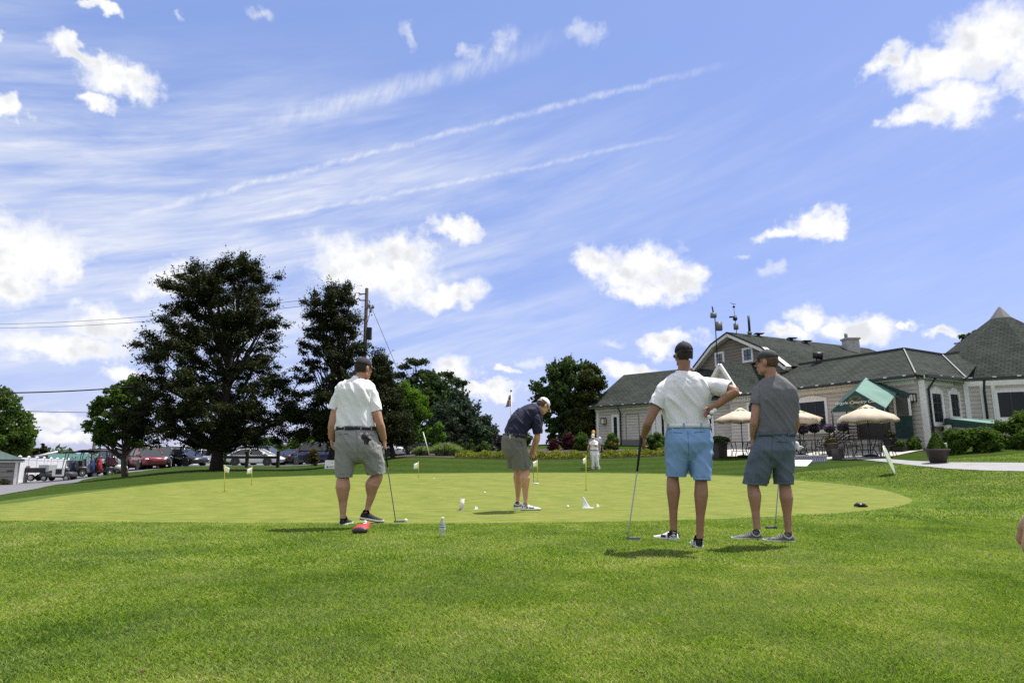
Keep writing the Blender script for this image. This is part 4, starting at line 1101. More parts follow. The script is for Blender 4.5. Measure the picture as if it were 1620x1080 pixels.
def make_chair():
    t = thing('patio_chair', 'x', 'chair', (0, 0, 0), 0, 'iron patio chairs')
    N = 16
    Shape().loft([[Vector((math.cos(2 * math.pi * k / N) * r_, math.sin(2 * math.pi * k / N) * r_, z_)) for k in range(N)] for r_, z_ in ((.20, .425), (.235, .43), (.235, .45), (.20, .46))]).build('seat', IRON, t, True)
    s = Shape(); arc = [(-.21, -.19, .45), (-.24, -.25, .70), (-.17, -.31, .88), (0, -.33, .93), (.17, -.31, .88), (.24, -.25, .70), (.21, -.19, .45)]
    s.tube(arc, .014, 6)
    for i in range(-2, 3): s.tube([(i * .075, -.20, .47), (i * .085, -.27, .7), (i * .06, -.325, .91)], .007, 4)
    s.tube([(-.23, -.25, .68), (0, -.285, .72), (.23, -.25, .68)], .008, 4)
    for x in (-.09, .09): s.tube([Vector((x + math.cos(a) * .06, -.29, .80 + math.sin(a) * .06)) for a in np.linspace(0, 6.283, 11)], .007, 4)
    s.build('backrest', IRON, t)
    for sx in (-1, 1):
        Shape().tube([(sx * .23, -.26, .66), (sx * .29, -.05, .67), (sx * .27, .15, .64), (sx * .22, .19, .46)], .013, 5).build('armrest', IRON, t)
        for sy in (-1, 1): Shape().tube([(sx * .18, sy * .17, .44), (sx * .20, sy * .20, .2), (sx * .24, sy * .25, 0)], .014, 5).build('leg', IRON, t)
    return t
proto_chair = [None]
def chair(c, face, label):
    if proto_chair[0] is None: proto_chair[0] = make_chair(); o = proto_chair[0]
    else: o = copy_tree(proto_chair[0])
    o.location = c; o.rotation_euler = (0, 0, face); o['label'] = label
def set_of(u, Y, lab, angles, labs, rot=0.0):
    c = onto(u, Y); c.z += .026; table(c, lab)
    for a, l in zip(angles, labs):
        d = Vector((math.cos(a), math.sin(a), 0)); p = c + d * .85; p.z = h1(p.x, p.y) + .026
        chair(p, math.atan2(-d.y, -d.x) - math.pi / 2, l)
g1 = umbrella(1370.5, 641, 27.9, 'open beige umbrella in front of the canopy, whole canopy in clear view', 1.18, UMB, .2)
g2 = umbrella(1171, 645.5, 33.0, 'open beige umbrella between the two men on the right, half behind the grey shirt', 1.35, UMB, .1)
g3 = umbrella(1262, 648.5, 31.6, 'pale beige umbrella low beside the right elbow of the man in grey', .95, UMB, .5)
g4 = umbrella(1252, 643.5, 34.2, 'peach coloured umbrella showing highest beside the man in grey', 1.45, UMBP, .35)
set_of(1370.5, 27.9, 'round iron table under the umbrella by the canopy', (3.2, 4.9, 6.0, 1.6), ('iron chair left of the table by the canopy', 'iron chair with its back to us at the table by the canopy', 'iron chair right of the table by the canopy', 'iron chair on the far side of the table by the canopy'))
set_of(1171, 33.0, 'round iron table under the umbrella between the two men', (3.5, 5.1, .3), ('iron chair beside the dark wicker planter', 'iron chair behind the left elbow of the man in grey', 'iron chair at the wall side of the half hidden table'))
set_of(1281, 30.9, 'round iron table below the hanging purple flowers', (3.3, 5.0, .1, 1.6), ('iron chair nearest the man in grey, below the flowers', 'iron chair with its back to us below the purple flowers', 'scrolled iron chair standing right of the flower table', 'iron chair against the wall below the purple flowers'))
# ---- petunia baskets on stands
PET = leafmat('petunia_petals', (0.23, 0.13, 0.34), .5, .3); PETL = leafmat('petunia_leaves', (0.05, 0.08, .02), .4, .3)
for u, v, l in ((1270, 679, 'purple flower basket on a stand, leftmost in front of the wide window'), (1288, 677, 'purple flower basket on a stand in front of the right half of the wide window'), (1312, 676.5, 'purple flower basket on a stand just right of the wide window'), (1333, 674, 'purple flower basket on a stand beside the canopy post')):
    p = at(u, v, 31.6); gz_ = h1(p.x, p.y)
    t = thing('flower_basket', l, 'flower basket', (p.x, p.y, gz_), 0, 'purple flower baskets')
    n = 420; d = rng.normal(size=(n, 3)); d /= np.linalg.norm(d, axis=1)[:, None]; P = np.array(p) + d * np.array([.24, .24, .17]) * rng.random((n, 1)) ** .4
    cards('blossom', P, .07 * (0.6 + .8 * rng.random(n)), PET, t); cards('leaves', np.array(p) + d[:200] * np.array([.22, .22, .14]) - [0, 0, .08], .06 * np.ones(200), PETL, t)
    Shape().tube([(p.x, p.y, gz_), (p.x, p.y, p.z - .1)], .016, 6).build('stand', IRON, t)
    Shape().loft([[Vector((p.x + math.cos(a) * r_, p.y + math.sin(a) * r_, p.z + z_)) for a in np.linspace(0, 6.283, 13)[:-1]] for r_, z_ in ((.08, -.22), (.17, -.08), (.17, -.06))]).build('bowl', IRON, t, True)
    reframe(t)
# ---- planters
PLM = mat('planter_brown', (0.058, 0.046, 0.042), .6, vary=.15)
def pot(u, vb, Y, w0, w1, h, label, square=False, m=PLM, name='planter', plant=None, pm=None, pn=900, psz=.07, grp=None):
    b = onto(u, Y) if vb is None else gp(u, vb); b = Vector(b); t = thing(name, label, 'planter', b, 0, grp)
    N = 4 if square else 20; o_ = math.pi / 4 + .5 if square else 0; q = 1.3 if square else 1
    def rg(r_, z_): return [b + Vector((math.cos(o_ + 2 * math.pi * k / N) * r_ * q, math.sin(o_ + 2 * math.pi * k / N) * r_ * q, z_)) for k in range(N)]
    Shape().loft([rg(w0 / 2, -.01), rg(w0 / 2 + (w1 - w0) * .42, h * .86), rg(w1 / 2 * 1.03, h * .86), rg(w1 / 2 * 1.05, h), rg(w1 / 2 * .92, h), rg(w1 / 2 * .9, h - .06)]).build('pot', m, t, not square)
    Shape().loft([rg(w1 / 2 * .89, h - .08), rg(w1 / 2 * .89, h - .04)]).build('soil', SOIL, t)
    if plant:
        kind, hh, rr = plant
        n = pn
        if kind == 'cone':
            f = 1 - np.sqrt(rng.random(n)) ; a = rng.random(n) * 6.283; r_ = rr * (1 - f) ** .8 * (0.6 + .4 * rng.random(n)) * (1 + .12 * np.sin(5 * a))
            P = np.stack([b.x + np.cos(a) * r_, b.y + np.sin(a) * r_, b.z + h + f * hh], 1); D = np.stack([np.cos(a), np.sin(a), .5 + 0 * a], 1)
        else:
            d = rng.normal(size=(n, 3)); d /= np.linalg.norm(d, axis=1)[:, None]; P = np.array(b) + [0, 0, h + hh * .4] + d * np.array([rr, rr, hh * .6]) * rng.random((n, 1)) ** .35; D = d
        cards('foliage', P, psz * (0.6 + .8 * rng.random(n)), pm, t, None, .3, .9, .1, None, D)
    reframe(t); return b
pb = pot(1484.5, 732.5, None, .47, .77, .48, 'large round dark planter with a clipped cone shrub at the path edge', plant=('cone', .62, .30), pm=HEDGE, pn=5200, psz=.035)
Shape_ = Shape().box(pb + Vector((.27, -.05, .58)), (.10, .09, .22)); 
t = thing('small_sign', 'small white box sign sitting on the rim of the large planter', 'sign', pb + Vector((.27, -.05, .47))); Shape_.build('panel', TRIM, t, False, .01); Shape().box(pb + Vector((.27, -.097, .60)), (.06, .004, .10)).build('notice', mat('grey_print', (.35, .35, .36), .7), t); reframe(t)
pot(1326, None, 27.9, .36, .36, .45, 'small square dark planter standing at the front of the patio', True)
pot(1317, None, 30.0, .40, .62, .62, 'tall dark flower pot left of the railing', plant=('bush', .3, .28), pm=leafmat('mixed_leaves', (.10, .08, .03), .5, .3), pn=300)
pot(1411, None, 30.2, .42, .62, .60, 'dark flower pot at the foot of the green side curtain', plant=('bush', .35, .26), pm=leafmat('mixed_leaves', (.10, .08, .03), .5, .3), pn=300)
pot(1427, None, 29.4, .5, .5, .22, 'low square black tray planter with a little plant by the clubhouse wall', True, IRON, plant=('bush', .3, .2), pm=DECID, pn=250)
pot(1137.5, None, 33.6, .62, .68, .75, 'dark wicker planter with trailing plant between the two men', True, plant=('bush', .35, .6), pm=DECID, pn=900)
for u, v1, w_, l in ((1446, 714, 13, 'low green leafy plants at the clubhouse corner left of the big planter'),):
    bush(l, u, 693, v1, w_, 29.6, HEDGE, 2600, 'shrub', 'shrub', rc=.16, lsize=.06)
# ---- hedges on the right
def hedge(label, rows, u, v, Y, n, rc=.24, ls=.065, leaf=HEDGE, name='hedge', grp=None, k=70):
    b = onto(u, Y); t = thing(name, label, 'hedge', b, 0, grp)
    C = clumps_in_outline(rows, Y, k, rc, .9, 1.0, .35, .9); P, T, D = clump_points(C, n, .45)
    cards('foliage', P, ls * (0.6 + .8 * rng.random(n)), leaf, t, None, .25, .9, .1, T, D)
    s = Shape()
    for i in rng.choice(len(C), 14): s.tube([b + Vector((rng.normal() * .15, rng.normal() * .12, -.05)), C[i, :3]], [.02, .008], 5)
    s.build('stem', BARK, t); reframe(t)
hedge('left lump of the clipped hedge right behind the large planter', [(684,1494,1530),(690,1489,1538),(700,1492,1538),(712,1500,1530),(722,1507,1522)], 1514, 722, 26.2, 9000)
hedge('middle lump of the clipped hedge below the low green awning', [(681,1530,1568),(688,1524,1582),(700,1526,1586),(712,1536,1580),(722,1545,1570)], 1556, 722, 26.0, 10000)
hedge('tallest round hedge cut off by the right edge', [(656,1598,1690),(664,1584,1720),(680,1579,1740),(700,1584,1740),(714,1590,1730),(721,1600,1720)], 1640, 722, 26.0, 20000, .3, .07, k=130)
# ---- low platform with lattice cloth
p0 = gp(1257, 728.3); p0 = onto(1257, 27.6); p1 = onto(1308, 27.2)
bx = thing('low_platform', 'low white topped platform with a lavender lattice cloth on its side', 'platform', p0)
e = (p1 - p0); e.z = 0; e.normalize(); nn = Vector((e.y, -e.x, 0)); zz = Vector((0, 0, 1)); Lx = (p1 - p0).length; zb = min(p0.z, p1.z) - .02
c0 = Vector((p0.x, p0.y, zb)) + e * Lx / 2
Shape().box(c0 - nn * .6 + zz * .34, (Lx + .1, 1.3, .035), e, nn).build('top', mat('white_paint', (.80, .80, .80), .5), bx)
sk = Shape().box(c0 - nn * .6 + zz * .16, (Lx, 1.2, .32), e, nn).build('cloth', mat('lavender_cloth', (.50, .48, .66), .8, vary=.1), bx)
s = Shape()
for i in range(7):
    x0, x1 = -Lx / 2 + Lx * i / 7, -Lx / 2 + Lx * (i + 1) / 7; o_ = c0 + nn * .004
    s.tube([o_ + e * x0 + zz * .02, o_ + e * (x0 + x1) / 2 + zz * .30, o_ + e * x1 + zz * .02], .007, 4); s.tube([o_ + e * x0 + zz * .30, o_ + e * (x0 + x1) / 2 + zz * .02, o_ + e * x1 + zz * .30], .007, 4)
s.build('lattice', IRON, sk); reframe(bx)
p = onto(1252, 26.2); s = Shape(); e2 = Vector((.8, -.6, 0)); n2 = Vector((.6, .8, 0))
bd = thing('ramp_board', 'white sloping board lying on the grass beside the low platform', 'board', p)
Shape().prism([p - e2 * .7 + zz * .02, p + e2 * .55 + zz * .02, p + e2 * .55 + n2 * 1.0 + zz * .24, p - e2 * .7 + n2 * 1.0 + zz * .24], zz * .025).build('top', mat('white_paint', (.8, .8, .8), .5), bd)
for q in (-.6, .45): Shape().bar(p + e2 * q + n2 * .95 + zz * -.02, p + e2 * q + n2 * .95 + zz * .24, .05, .05).build('leg', mat('white_paint', (.8, .8, .8), .5), bd)
reframe(bd)
# ---- planting in front of the left wing
GRN2 = leafmat('garden_leaves', (0.058, 0.105, 0.022), .5, .35)
def gb(label, u, v0, v1, hw, Y, leaf, n, name='shrub', rc=.25, ls=.075): bush(label, u, v0, v1, hw, Y, leaf, n, name, 'shrub', rc=rc, lsize=ls)
gb('round leafy green shrub left of the couple by the clubhouse end', 920, 687, 711, 15, 41.5, GRN2, 3600)
gb('dark green shrub right of the couple under the narrow dark window', 968, 689, 712, 16, 42.0, GRN2, 3600)
gb('green shrub beside the left hip of the man with blue shorts', 1038, 687, 712, 19, 40.5, GRN2, 4200)
gb('wine red shrub between the oak trees and the green shrub', 898, 687, 710, 13, 42.5, PURPLE, 3400)
gb('low wine red shrub just left of the taller wine red one', 876, 696, 711, 10, 42.0, PURPLE, 2000)
gb('dark purple dome shaped shrub touching the putting man\'s back', 795, 692, 716, 13, 41.0, leafmat('dusky_leaves', (.045, .028, .035), .4, .2), 3200)
for u, l in ((728.5, 'left of the two small cone shrubs behind the flower bed'), (744.5, 'right of the two small cone shrubs behind the flower bed')):
    tree('cone_shrub', l, 'shrub', u, 716, 41.0, [(694, u - 1, u + 1), (702, u - 5, u + 5), (710, u - 7, u + 7), (717, u - 7.5, u + 7.5)], GRN2, 26, .14, 1700, .06, r0=.03, nlimb=3, shell=.5, crown='foliage')
gb('dark low shrubs in a row behind the cone shrubs', 765, 702, 716, 16, 43.0, OAK, 2200)
def orn(label, u, vb, vt, hw, Y, n):
    b = onto(u, Y); t = thing('ornamental_grass', label, 'grass clump', b, 0, 'clumps of ornamental grass'); k = Y / F; r = np.random.default_rng(int(u))
    a = r.random(n) * 6.283; rr = hw * k * np.sqrt(r.random(n)); hh = (vb - vt) * k * (.55 + .5 * r.random(n)) * (1 - .45 * (rr / (hw * k)) ** 2)
    x0, y0 = b.x + np.cos(a) * rr * .7, b.y + np.sin(a) * rr * .5
    z0 = H(x0, y0); dx, dy = np.cos(a) * (.1 + rr * .55), np.sin(a) * (.1 + rr * .4); w = .016
    q = np.stack([x0, y0, z0], 1); V_ = np.stack([q + [-w, 0, 0], q + [w, 0, 0], q + np.stack([dx * .4 + w, dy * .4, hh * .75], 1), q + np.stack([dx, dy, hh * (1 - .25 * r.random(n))], 1), q + np.stack([dx * .4 - w, dy * .4, hh * .75], 1)], 1).reshape(-1, 3)
    me = bpy.data.meshes.new('blades'); me.from_pydata(V_.tolist(), [], [tuple(range(5 * i, 5 * i + 5)) for i in range(n)]); me.update()
    at_ = me.attributes.new('Tint', 'FLOAT', 'POINT'); at_.data.foreach_set('value', np.repeat(r.random(n), 5).astype(np.float32))
    link('blades', me, leafmat('silver_grass', (0.20, 0.25, 0.14), .45, .35), t)
    cr = Shape().ell(b + Vector((0, 0, .05)), .18, .16, .12); cr.build('crown', BARK, t, True); reframe(t)
orn('larger clump of pale variegated ornamental grass, right of the leaning white stake', 706, 723, 699, 22, 38.0, 2600)
orn('smaller clump of pale ornamental grass, left below the leaning white stake', 668, 726, 708, 14, 38.0, 1500)
# flower bed: mulch and one mass of low flowers
BED = [tuple(onto(u, y)[:2]) for u, y in ((640,36.6),(720,35.9),(800,35.6),(900,35.6),(1000,36.0),(1062,36.5))] + [tuple(onto(u, y)[:2]) for u, y in ((1075,38.8),(960,43.0),(800,43.5),(690,42.6),(610,39.0))]
sheet('flower_bed_soil', BED, .02, SOIL)
n = 15000; bp = np.array(BED); y = 35.4 + 2.8 * rng.random(n) ** 1.3; u = 722 + 345 * rng.random(n); x = (u - 810) / F * y
ok = poly_sd(bp, x, y) < -.1; x, y = x[ok], y[ok]; n = len(x)
P = np.stack([x, y, H(x, y) + .03 + .30 * rng.random(n) * (0.6 + .5 * np.sin(x * 3.1) ** 2)], 1)
cards('flower_bed', P, .065 * (0.6 + .8 * rng.random(n)), leafmat('bedding_plants', (0.16, 0.19, 0.030), .55, .3, hue=.3), None, 'stuff', .4, .9, .1)
for i, (u, v, Y, l) in enumerate(((931, 700, 37.5, 'orange flower between the green shrub and the couple'), (973, 702, 37.6, 'red flower tuft below the wall lamp of the left wing'), (966, 699.5, 38, 'small orange flower tuft left of the red one'))):
    p = at(u, v, Y); n = 50; d = rng.normal(size=(n, 3)) * .05; t = thing('flower_tuft', l, 'flowers', (p.x, p.y, h1(p.x, p.y)), 0, 'orange and red flower tufts')
    cards('blossom', np.array(p) + d[:16] * .8, .045 * np.ones(16), leafmat('orange_petals', (.55, .12, .03), .3, .3), t); Shape().tube([(p.x, p.y, h1(p.x, p.y)), p], .02, 5).build('stem', PETL, t); reframe(t)
# garden lamps, stake, flagpole
p = onto(949.5, 37.5); t = thing('garden_lamp', 'low garden lamp with white lantern on a dark base right behind the couple', 'lamp', p)
top = at(949.5, 691, 37.5).z - p.z
Shape().box(p + Vector((0, 0, top * .3)), (.26, .26, top * .62)).build('base', DARKM, t, False, .02); Shape().loft([[p + Vector((math.cos(a) * r_, math.sin(a) * r_, z_)) for a in np.linspace(0, 6.283, 9)[:-1]] for r_, z_ in ((.07, top * .61), (.10, top * .93), (.02, top * 1.02))]).build('lantern', mat('lamp_glass', (0.62, 0.60, 0.52), .3), t); reframe(t)
p = onto(675, 37.2); q = at(669.5, 684, 37.2)
t = thing('marker_stake', 'white leaning stake at the edge of the ornamental grass', 'stake', p); Shape().tube([at(679.8, 712, 37.2) - Vector((0, 0, .3)), q], .028, 8).build('pole', TRIM, t, True); Shape().ell(q, .035).build('cap', TRIM, t, True); reframe(t)
b = onto(809, 62.0); q = at(808.6, 619, 62.0)
t = thing('flagpole', 'tall white flagpole with a gold ball standing beyond the bed', 'flagpole', b); Shape().tube([b, q], [.09, .045], 8).build('pole', TRIM, t, True); Shape().ell(q + Vector((0, 0, .08)), .1).build('finial', mat('gold_paint', (0.30, 0.20, 0.06), .4), t, True); Shape().tube([b, b + Vector((0, 0, .12))], .22, 10).build('base', GREY, t); reframe(t)
fa = at(808.2, 624, 61.9); fb = at(807.8, 644, 61.9); Hh = (fa - fb).length
t = thing('national_flag', 'striped flag with a blue corner hanging limp from the tall pole', 'flag', fa)
def flag_strip(z0, z1, w0, w1, name, m):
    s = Shape(); N = 9; rows = []
    for zf in (z0, (z0 + z1) / 2, z1):
        rows.append([fa + Vector((-(.02 + (w0 + (w1 - w0) * i / (N - 1)) * (.16 + .38 * zf)), .10 * math.sin(i * 1.5 + zf * 2), -zf * Hh - .12 * i / N * Hh)) for i in range(N)])
    s.loft(rows, False, False); o = s.build(name, m, t, True); md = o.modifiers.new('thickness', 'SOLIDIFY'); md.thickness = .01
RED, WHT, NAV = mat('flag_red', (.30, .02, .03), .8), mat('flag_white', (.72, .70, .68), .8), mat('flag_blue', (.015, .025, .10), .8)
for i in range(7): flag_strip(.34 + i * .08, .34 + (i + 1) * .08 + .004, 0, 1, 'stripe', RED if i % 2 == 0 else WHT)
flag_strip(0, .34, 0, .6, 'canton', NAV); flag_strip(.0, .335, .6, 1, 'stripe', RED); reframe(t)
# pale translucent disc standing in the grass on the right
pd = gp(1416, 750.5); tp_ = at(1397, 704.5, pd.y); ax = (tp_ - pd); Ld = ax.length; ax.normalize(); c_ = (tp_ + pd) / 2
side = Vector((.93, .37, 0)).cross(ax).cross(ax).normalized(); _vd = Vector((pd.x, pd.y, 0)).normalized(); _vd = (_vd * .99 + Vector((_vd.y, -_vd.x, 0)) * .10).normalized(); side = (_vd - ax * ax.dot(_vd)).normalized(); nn = ax.cross(side)
dm = bpy.data.materials.new('pale_translucent_plastic'); dm.use_nodes = True; q = G(dm.node_tree); b_ = dm.node_tree.nodes['Principled BSDF']; b_.inputs['Base Color'].default_value = (.62, .70, .52, 1); b_.inputs['Roughness'].default_value = .4
tr = q.n('ShaderNodeBsdfTransparent'); mx = q.n('ShaderNodeMixShader'); mx.inputs[0].default_value = .22; dm.node_tree.links.new(b_.outputs[0], mx.inputs[1]); dm.node_tree.links.new(tr.outputs[0], mx.inputs[2]); dm.node_tree.links.new(mx.outputs[0], dm.node_tree.nodes['Material Output'].inputs[0])
def dring(r_, o_): return [c_ + ax * (math.cos(a) * r_ * Ld / 2) + side * (math.sin(a) * r_ * Ld / 2) + nn * o_ for a in np.linspace(0, 6.2832, 33)[:-1]]
dsc = thing('disc', 'pale translucent disc standing on its rim in the grass near the path', 'disc', pd)
Shape().loft([dring(.05, .02), dring(.7, .018), dring(.93, .012), dring(.94, -.012), dring(.7, -.018), dring(.05, -.02)]).build('plate', dm, dsc, True)
Shape().loft([dring(.93, .02), dring(1.0, .014), dring(1.0, -.014), dring(.93, -.02)]).build('rim', dm, dsc, True); reframe(dsc)
# ---------------------------------------------------------------- left side: fence, shed, poles, wires, vehicles
VINYL = mat('white_vinyl', (.80, .80, .82), .4)
fa0, fb0 = onto(31.5, 42.0), onto(109, 55.5)
fe = (fb0 - fa0); fe.z = 0; FL = fe.length; fe.normalize(); fnn = Vector((fe.y, -fe.x, 0))
wf = thing('white_fence', 'white vinyl panel fence running back from the shed', 'fence', fa0)
NP = 7
for i in range(NP + 1):
    p = fa0 + fe * (FL * i / NP); p.z = h1(p.x, p.y); tz = .86 - .18 * i / NP
    s = Shape().box((p.x, p.y, (p.z + tz + .03) / 2 - .05), (.14, .14, tz - p.z + .16), fe, fnn); o = s.build('post', VINYL, wf)
    Shape().loft([[Vector((p.x, p.y, z_)) + fe * (a * w_) + fnn * (b * w_) for a, b in ((-1, -1), (1, -1), (1, 1), (-1, 1))] for w_, z_ in ((.09, tz + .06), (.09, tz + .09), (.01, tz + .17))]).build('post_cap', VINYL, o)
    if i < NP:
        q = fa0 + fe * (FL * (i + 1) / NP); q.z = h1(q.x, q.y); m_ = (p + q) / 2; w_ = FL / NP - .14; tz2 = tz - .02
        s = Shape(); nb = 10
        for k in range(nb): s.box(Vector((m_.x, m_.y, (m_.z + tz2) / 2)) + fe * (-w_ / 2 + w_ * (k + .5) / nb), (w_ / nb - .008, .025, tz2 - m_.z - .12), fe, fnn)
        for z_ in (tz2 - .03, m_.z + .12): s.box((m_.x, m_.y, z_), (w_, .05, .14), fe, fnn)
        s.build('panel', VINYL, wf)
reframe(wf)
# shed at the left edge
sc = onto(29, 41.2); s_e = Vector((-.75, -.66, 0)).normalized(); s_n = Vector((-.66, .75, 0)).normalized(); zt = at(29, 727.5, 41.2).z; W_, D__ = 6.0, 4.5
shd = thing('shed', 'beige shed with white eaves and a green roof at the left edge', 'shed', sc)
def SP(a, b, z): return Vector((sc.x, sc.y, 0)) + s_e * a + s_n * b + Vector((0, 0, z))
Shape().box(SP(W_ / 2, D__ / 2, (sc.z + zt) / 2 - .1), (W_, D__, zt - sc.z + .2), s_e, s_n).build('wall', siding_mat('shed_siding', (.27, .255, .235), .3), shd)
Shape().box(SP(W_ / 2 - .1, -.12, zt - .04), (W_ + .5, .12, .2), s_e, s_n).build('fascia', TRIM, shd)
rg = zt + 1.15
roof_poly('roof', [SP(-.3, -.35, zt + .04), SP(W_, -.35, zt + .04), SP(W_, D__ / 2, rg), SP(2.2, D__ / 2, rg)], shd, .08, mat('green_roof', (.055, .085, .075), .8, vary=.2))
roof_poly('roof', [SP(-.3, -.35, zt + .04), SP(2.2, D__ / 2, rg), SP(-.3, D__ + .35, zt + .04)], shd, .08, mat('green_roof', (.055, .085, .075), .8))
roof_poly('roof', [SP(-.3, D__ + .35, zt + .04), SP(W_, D__ + .35, zt + .04), SP(W_, D__ / 2, rg), SP(2.2, D__ / 2, rg)], shd, .08, mat('green_roof', (.055, .085, .075), .8))
Shape().box(SP(.04, -.03, (sc.z + zt) / 2), (.14, .07, zt - sc.z), s_e, s_n).build('corner_board', TRIM, shd)
Shape().box(SP(.35, -.06, sc.z + .85), (.30, .05, .05), s_e, s_n).build('latch', DARKM, shd)
reframe(shd)
bush('straggly weeds at the foot of the shed wall', 6, 757, 766, 9, 40.6, leafmat('weed_leaves', (.06, .06, .03), .5, .2), 500, 'weeds', 'weeds', rc=.12, lsize=.06)
# long building with a green roof behind the fence
lb = onto(98, 72.0); z0 = lb.z; zt = at(98, 719.5, 72).z; ze = at(98, 728, 72).z
lbt = thing('long_building', 'long low building with a flat green roof behind the white fence', 'building', lb)
cx = lb.x
Shape().box((cx, 74, (z0 + ze) / 2), (7.0, 5, ze - z0)).build('wall', siding_mat('far_siding', (.4, .4, .4), .3), lbt)
gm = mat('teal_roof', (.045, .125, .105), .7, vary=.15)
roof_poly('roof', [(cx - 3.2, 71.2, ze), (cx + 3.8, 71.2, ze), (cx + 3.6, 74, zt + .15), (cx - 2.8, 74, zt + .15)], lbt, .1, gm); roof_poly('roof', [(cx - 3.2, 76.8, ze), (cx + 3.8, 76.8, ze), (cx + 3.6, 74, zt + .15), (cx - 2.8, 74, zt + .15)], lbt, .1, gm)
for dx in (-1.8, .2, 2.2): Shape().box((cx + dx, 71.48, (z0 + ze) / 2 + .1), (.9, .06, .8)).build('window', BGLASS, lbt)
reframe(lbt)
# tilted white barrier arm
a, b = at(55, 722.6, 52), at(93, 714, 52.5); g_ = onto(56, 52)
t = thing('barrier_arm', 'long white barrier arm tilted up above the fence', 'barrier', g_); Shape().tube([a, b], [.11, .075], 8).build('arm', VINYL, t, True); Shape().box((a.x, a.y, (a.z + g_.z) / 2 - .05), (.35, .35, a.z - g_.z + .2)).build('post', GREY, t, False, .02); Shape().ell(b, .09).build('tip', DARKM, t, True); reframe(t)
# kiosk
kb = onto(299, 70.0); kt = thing('kiosk', 'small white guard booth with a grey flat roof in the car park', 'booth', kb); zt = at(299, 729.5, 70).z; 
if zt - kb.z < 1.6: zt = kb.z + 1.7
for sx in (-1, 1):
    for sy in (-1, 1): Shape().box((kb.x + sx * .78, kb.y + sy * .7, (kb.z + zt) / 2), (.16, .16, zt - kb.z)).build('corner_post', TRIM, kt)
Shape().box((kb.x, kb.y, kb.z + .35), (1.7, 1.5, .8)).build('wall', TRIM, kt); Shape().box((kb.x, kb.y, (kb.z + zt) / 2 + .3), (1.5, 1.35, zt - kb.z - .7)).build('pane', mat('hazy_glass', (.2, .22, .24), .15), kt); Shape().box((kb.x, kb.y - .72, (kb.z + zt) / 2 + .3), (.1, .06, zt - kb.z - .7)).build('mullion', TRIM, kt)
Shape().loft([[Vector((kb.x + a * w_, kb.y + b * w_ * .9, z_)) for a, b in ((-1, -1), (1, -1), (1, 1), (-1, 1))] for w_, z_ in ((1.3, zt), (1.3, zt + .12), (.5, zt + .45))]).build('roof', mat('grey_roof', (.25, .27, .28), .7), kt); reframe(kt)
# rail fence
rf = onto(391, 47.0); rt = thing('rail_fence', 'dark wooden rail fence in front of the pale coupe', 'fence', rf); DW = mat('dark_wood', (.022, .016, .012), .85, vary=.3, vscale=12)
pts = []
for u, Y in ((341, 48.0), (391, 47.0), (440, 46.2)):
    p = onto(u, Y); zt = at(u, 713.5, Y).z; pts.append((p, zt)); Shape().box((p.x, p.y, (p.z + zt) / 2 - .1), (.20, .20, zt - p.z + .2)).build('post', DW, rt, False, .02)
for (p, zt), (q, z2) in zip(pts, pts[1:]):
    for dz, h_ in ((-.42, .2), ): Shape().bar(Vector((p.x, p.y - .12, zt + dz)), Vector((q.x, q.y - .12, z2 + dz)), .06, h_, Vector((0, 0, 1))).build('rail', DW, rt)
reframe(rt)
# poles and wires
WOOD = mat('weathered_wood', (.045, .036, .030), .9, vary=.35, vscale=10)
pb_ = onto(571.5, 42.0); ptop = at(577, 456, 42.0); ptop.x = at(574.5, 600, 42).x
up = thing('utility_pole', 'tall wooden utility pole rising beside the second cedar', 'utility pole', pb_)
Shape().tube([pb_ - Vector((0, 0, .3)), ptop], [.15, .11], 10).build('pole', WOOD, up, True)
def ins(p): return Shape().tube([p, p + Vector((0, 0, .12))], [.06, .03], 8)
for u, v, L in ((572, 466, -.45), (571, 476, -.4)):
    z = at(575, v, 42).z; Shape().bar((ptop.x, ptop.y - .16, z), (ptop.x + L, ptop.y - .16, z), .06, .06).build('bracket', DARKM, up); ins(Vector((ptop.x + L, ptop.y - .16, z))).build('insulator', GREY, up, True)
z = at(575, 489, 42).z; Shape().bar((ptop.x, ptop.y - .18, z), (ptop.x + .55, ptop.y - .18, z + .05), .05, .05).build('bracket', DARKM, up)
for dx, dz in ((.35, -.15), (.5, .12), (.25, .2)): Shape().tube([(ptop.x + dx, ptop.y - .2, z + dz - .12), (ptop.x + dx, ptop.y - .2, z + dz + .12)], .08, 8).build('insulator', GREY, up, True)
Shape().tube([(ptop.x + .22, ptop.y - .05, z + .6), (ptop.x + .3, ptop.y - .05, z - .1), (ptop.x + .14, ptop.y - .05, z - .9)], .02, 5).build('drop_cable', DARKM, up)
z = at(575, 528, 42).z; Shape().box((ptop.x + .30, ptop.y - .1, z), (.30, .28, .8)).build('equipment_box', DARKM, up, False, .02)
reframe(up)
WIRE = mat('black_wire', (.02, .02, .022), .5)
def wire(label, a, b, sag, r_, name='overhead_wire'):
    a, b = Vector(a), Vector(b); pts = [a.lerp(b, i / 24) - Vector((0, 0, sag * 4 * (i / 24) * (1 - i / 24))) for i in range(25)]
    t = Shape().tube(pts, r_, 6).build(name, WIRE, None, True); tag(t, label, 'wire')
zz1, zz2 = at(575, 466, 42).z, at(575, 476, 42).z
wire('upper of two thin power wires running left from the pole top', (ptop.x - .45, ptop.y - .16, zz1 + .1), at(-30, 513, 60), .5, .016)
wire('lower of two thin power wires running left from the pole top', (ptop.x - .4, ptop.y - .16, zz2 + .1), at(-30, 519, 60), .5, .016)
wire('thick black cable crossing the gap between maple and small tree', at(-40, 621.5, 33), at(240, 609, 36), .12, .033)
wire('thin grey cable below the thick one at the left', at(-40, 646.5, 50), at(250, 651, 56), .15, .022)
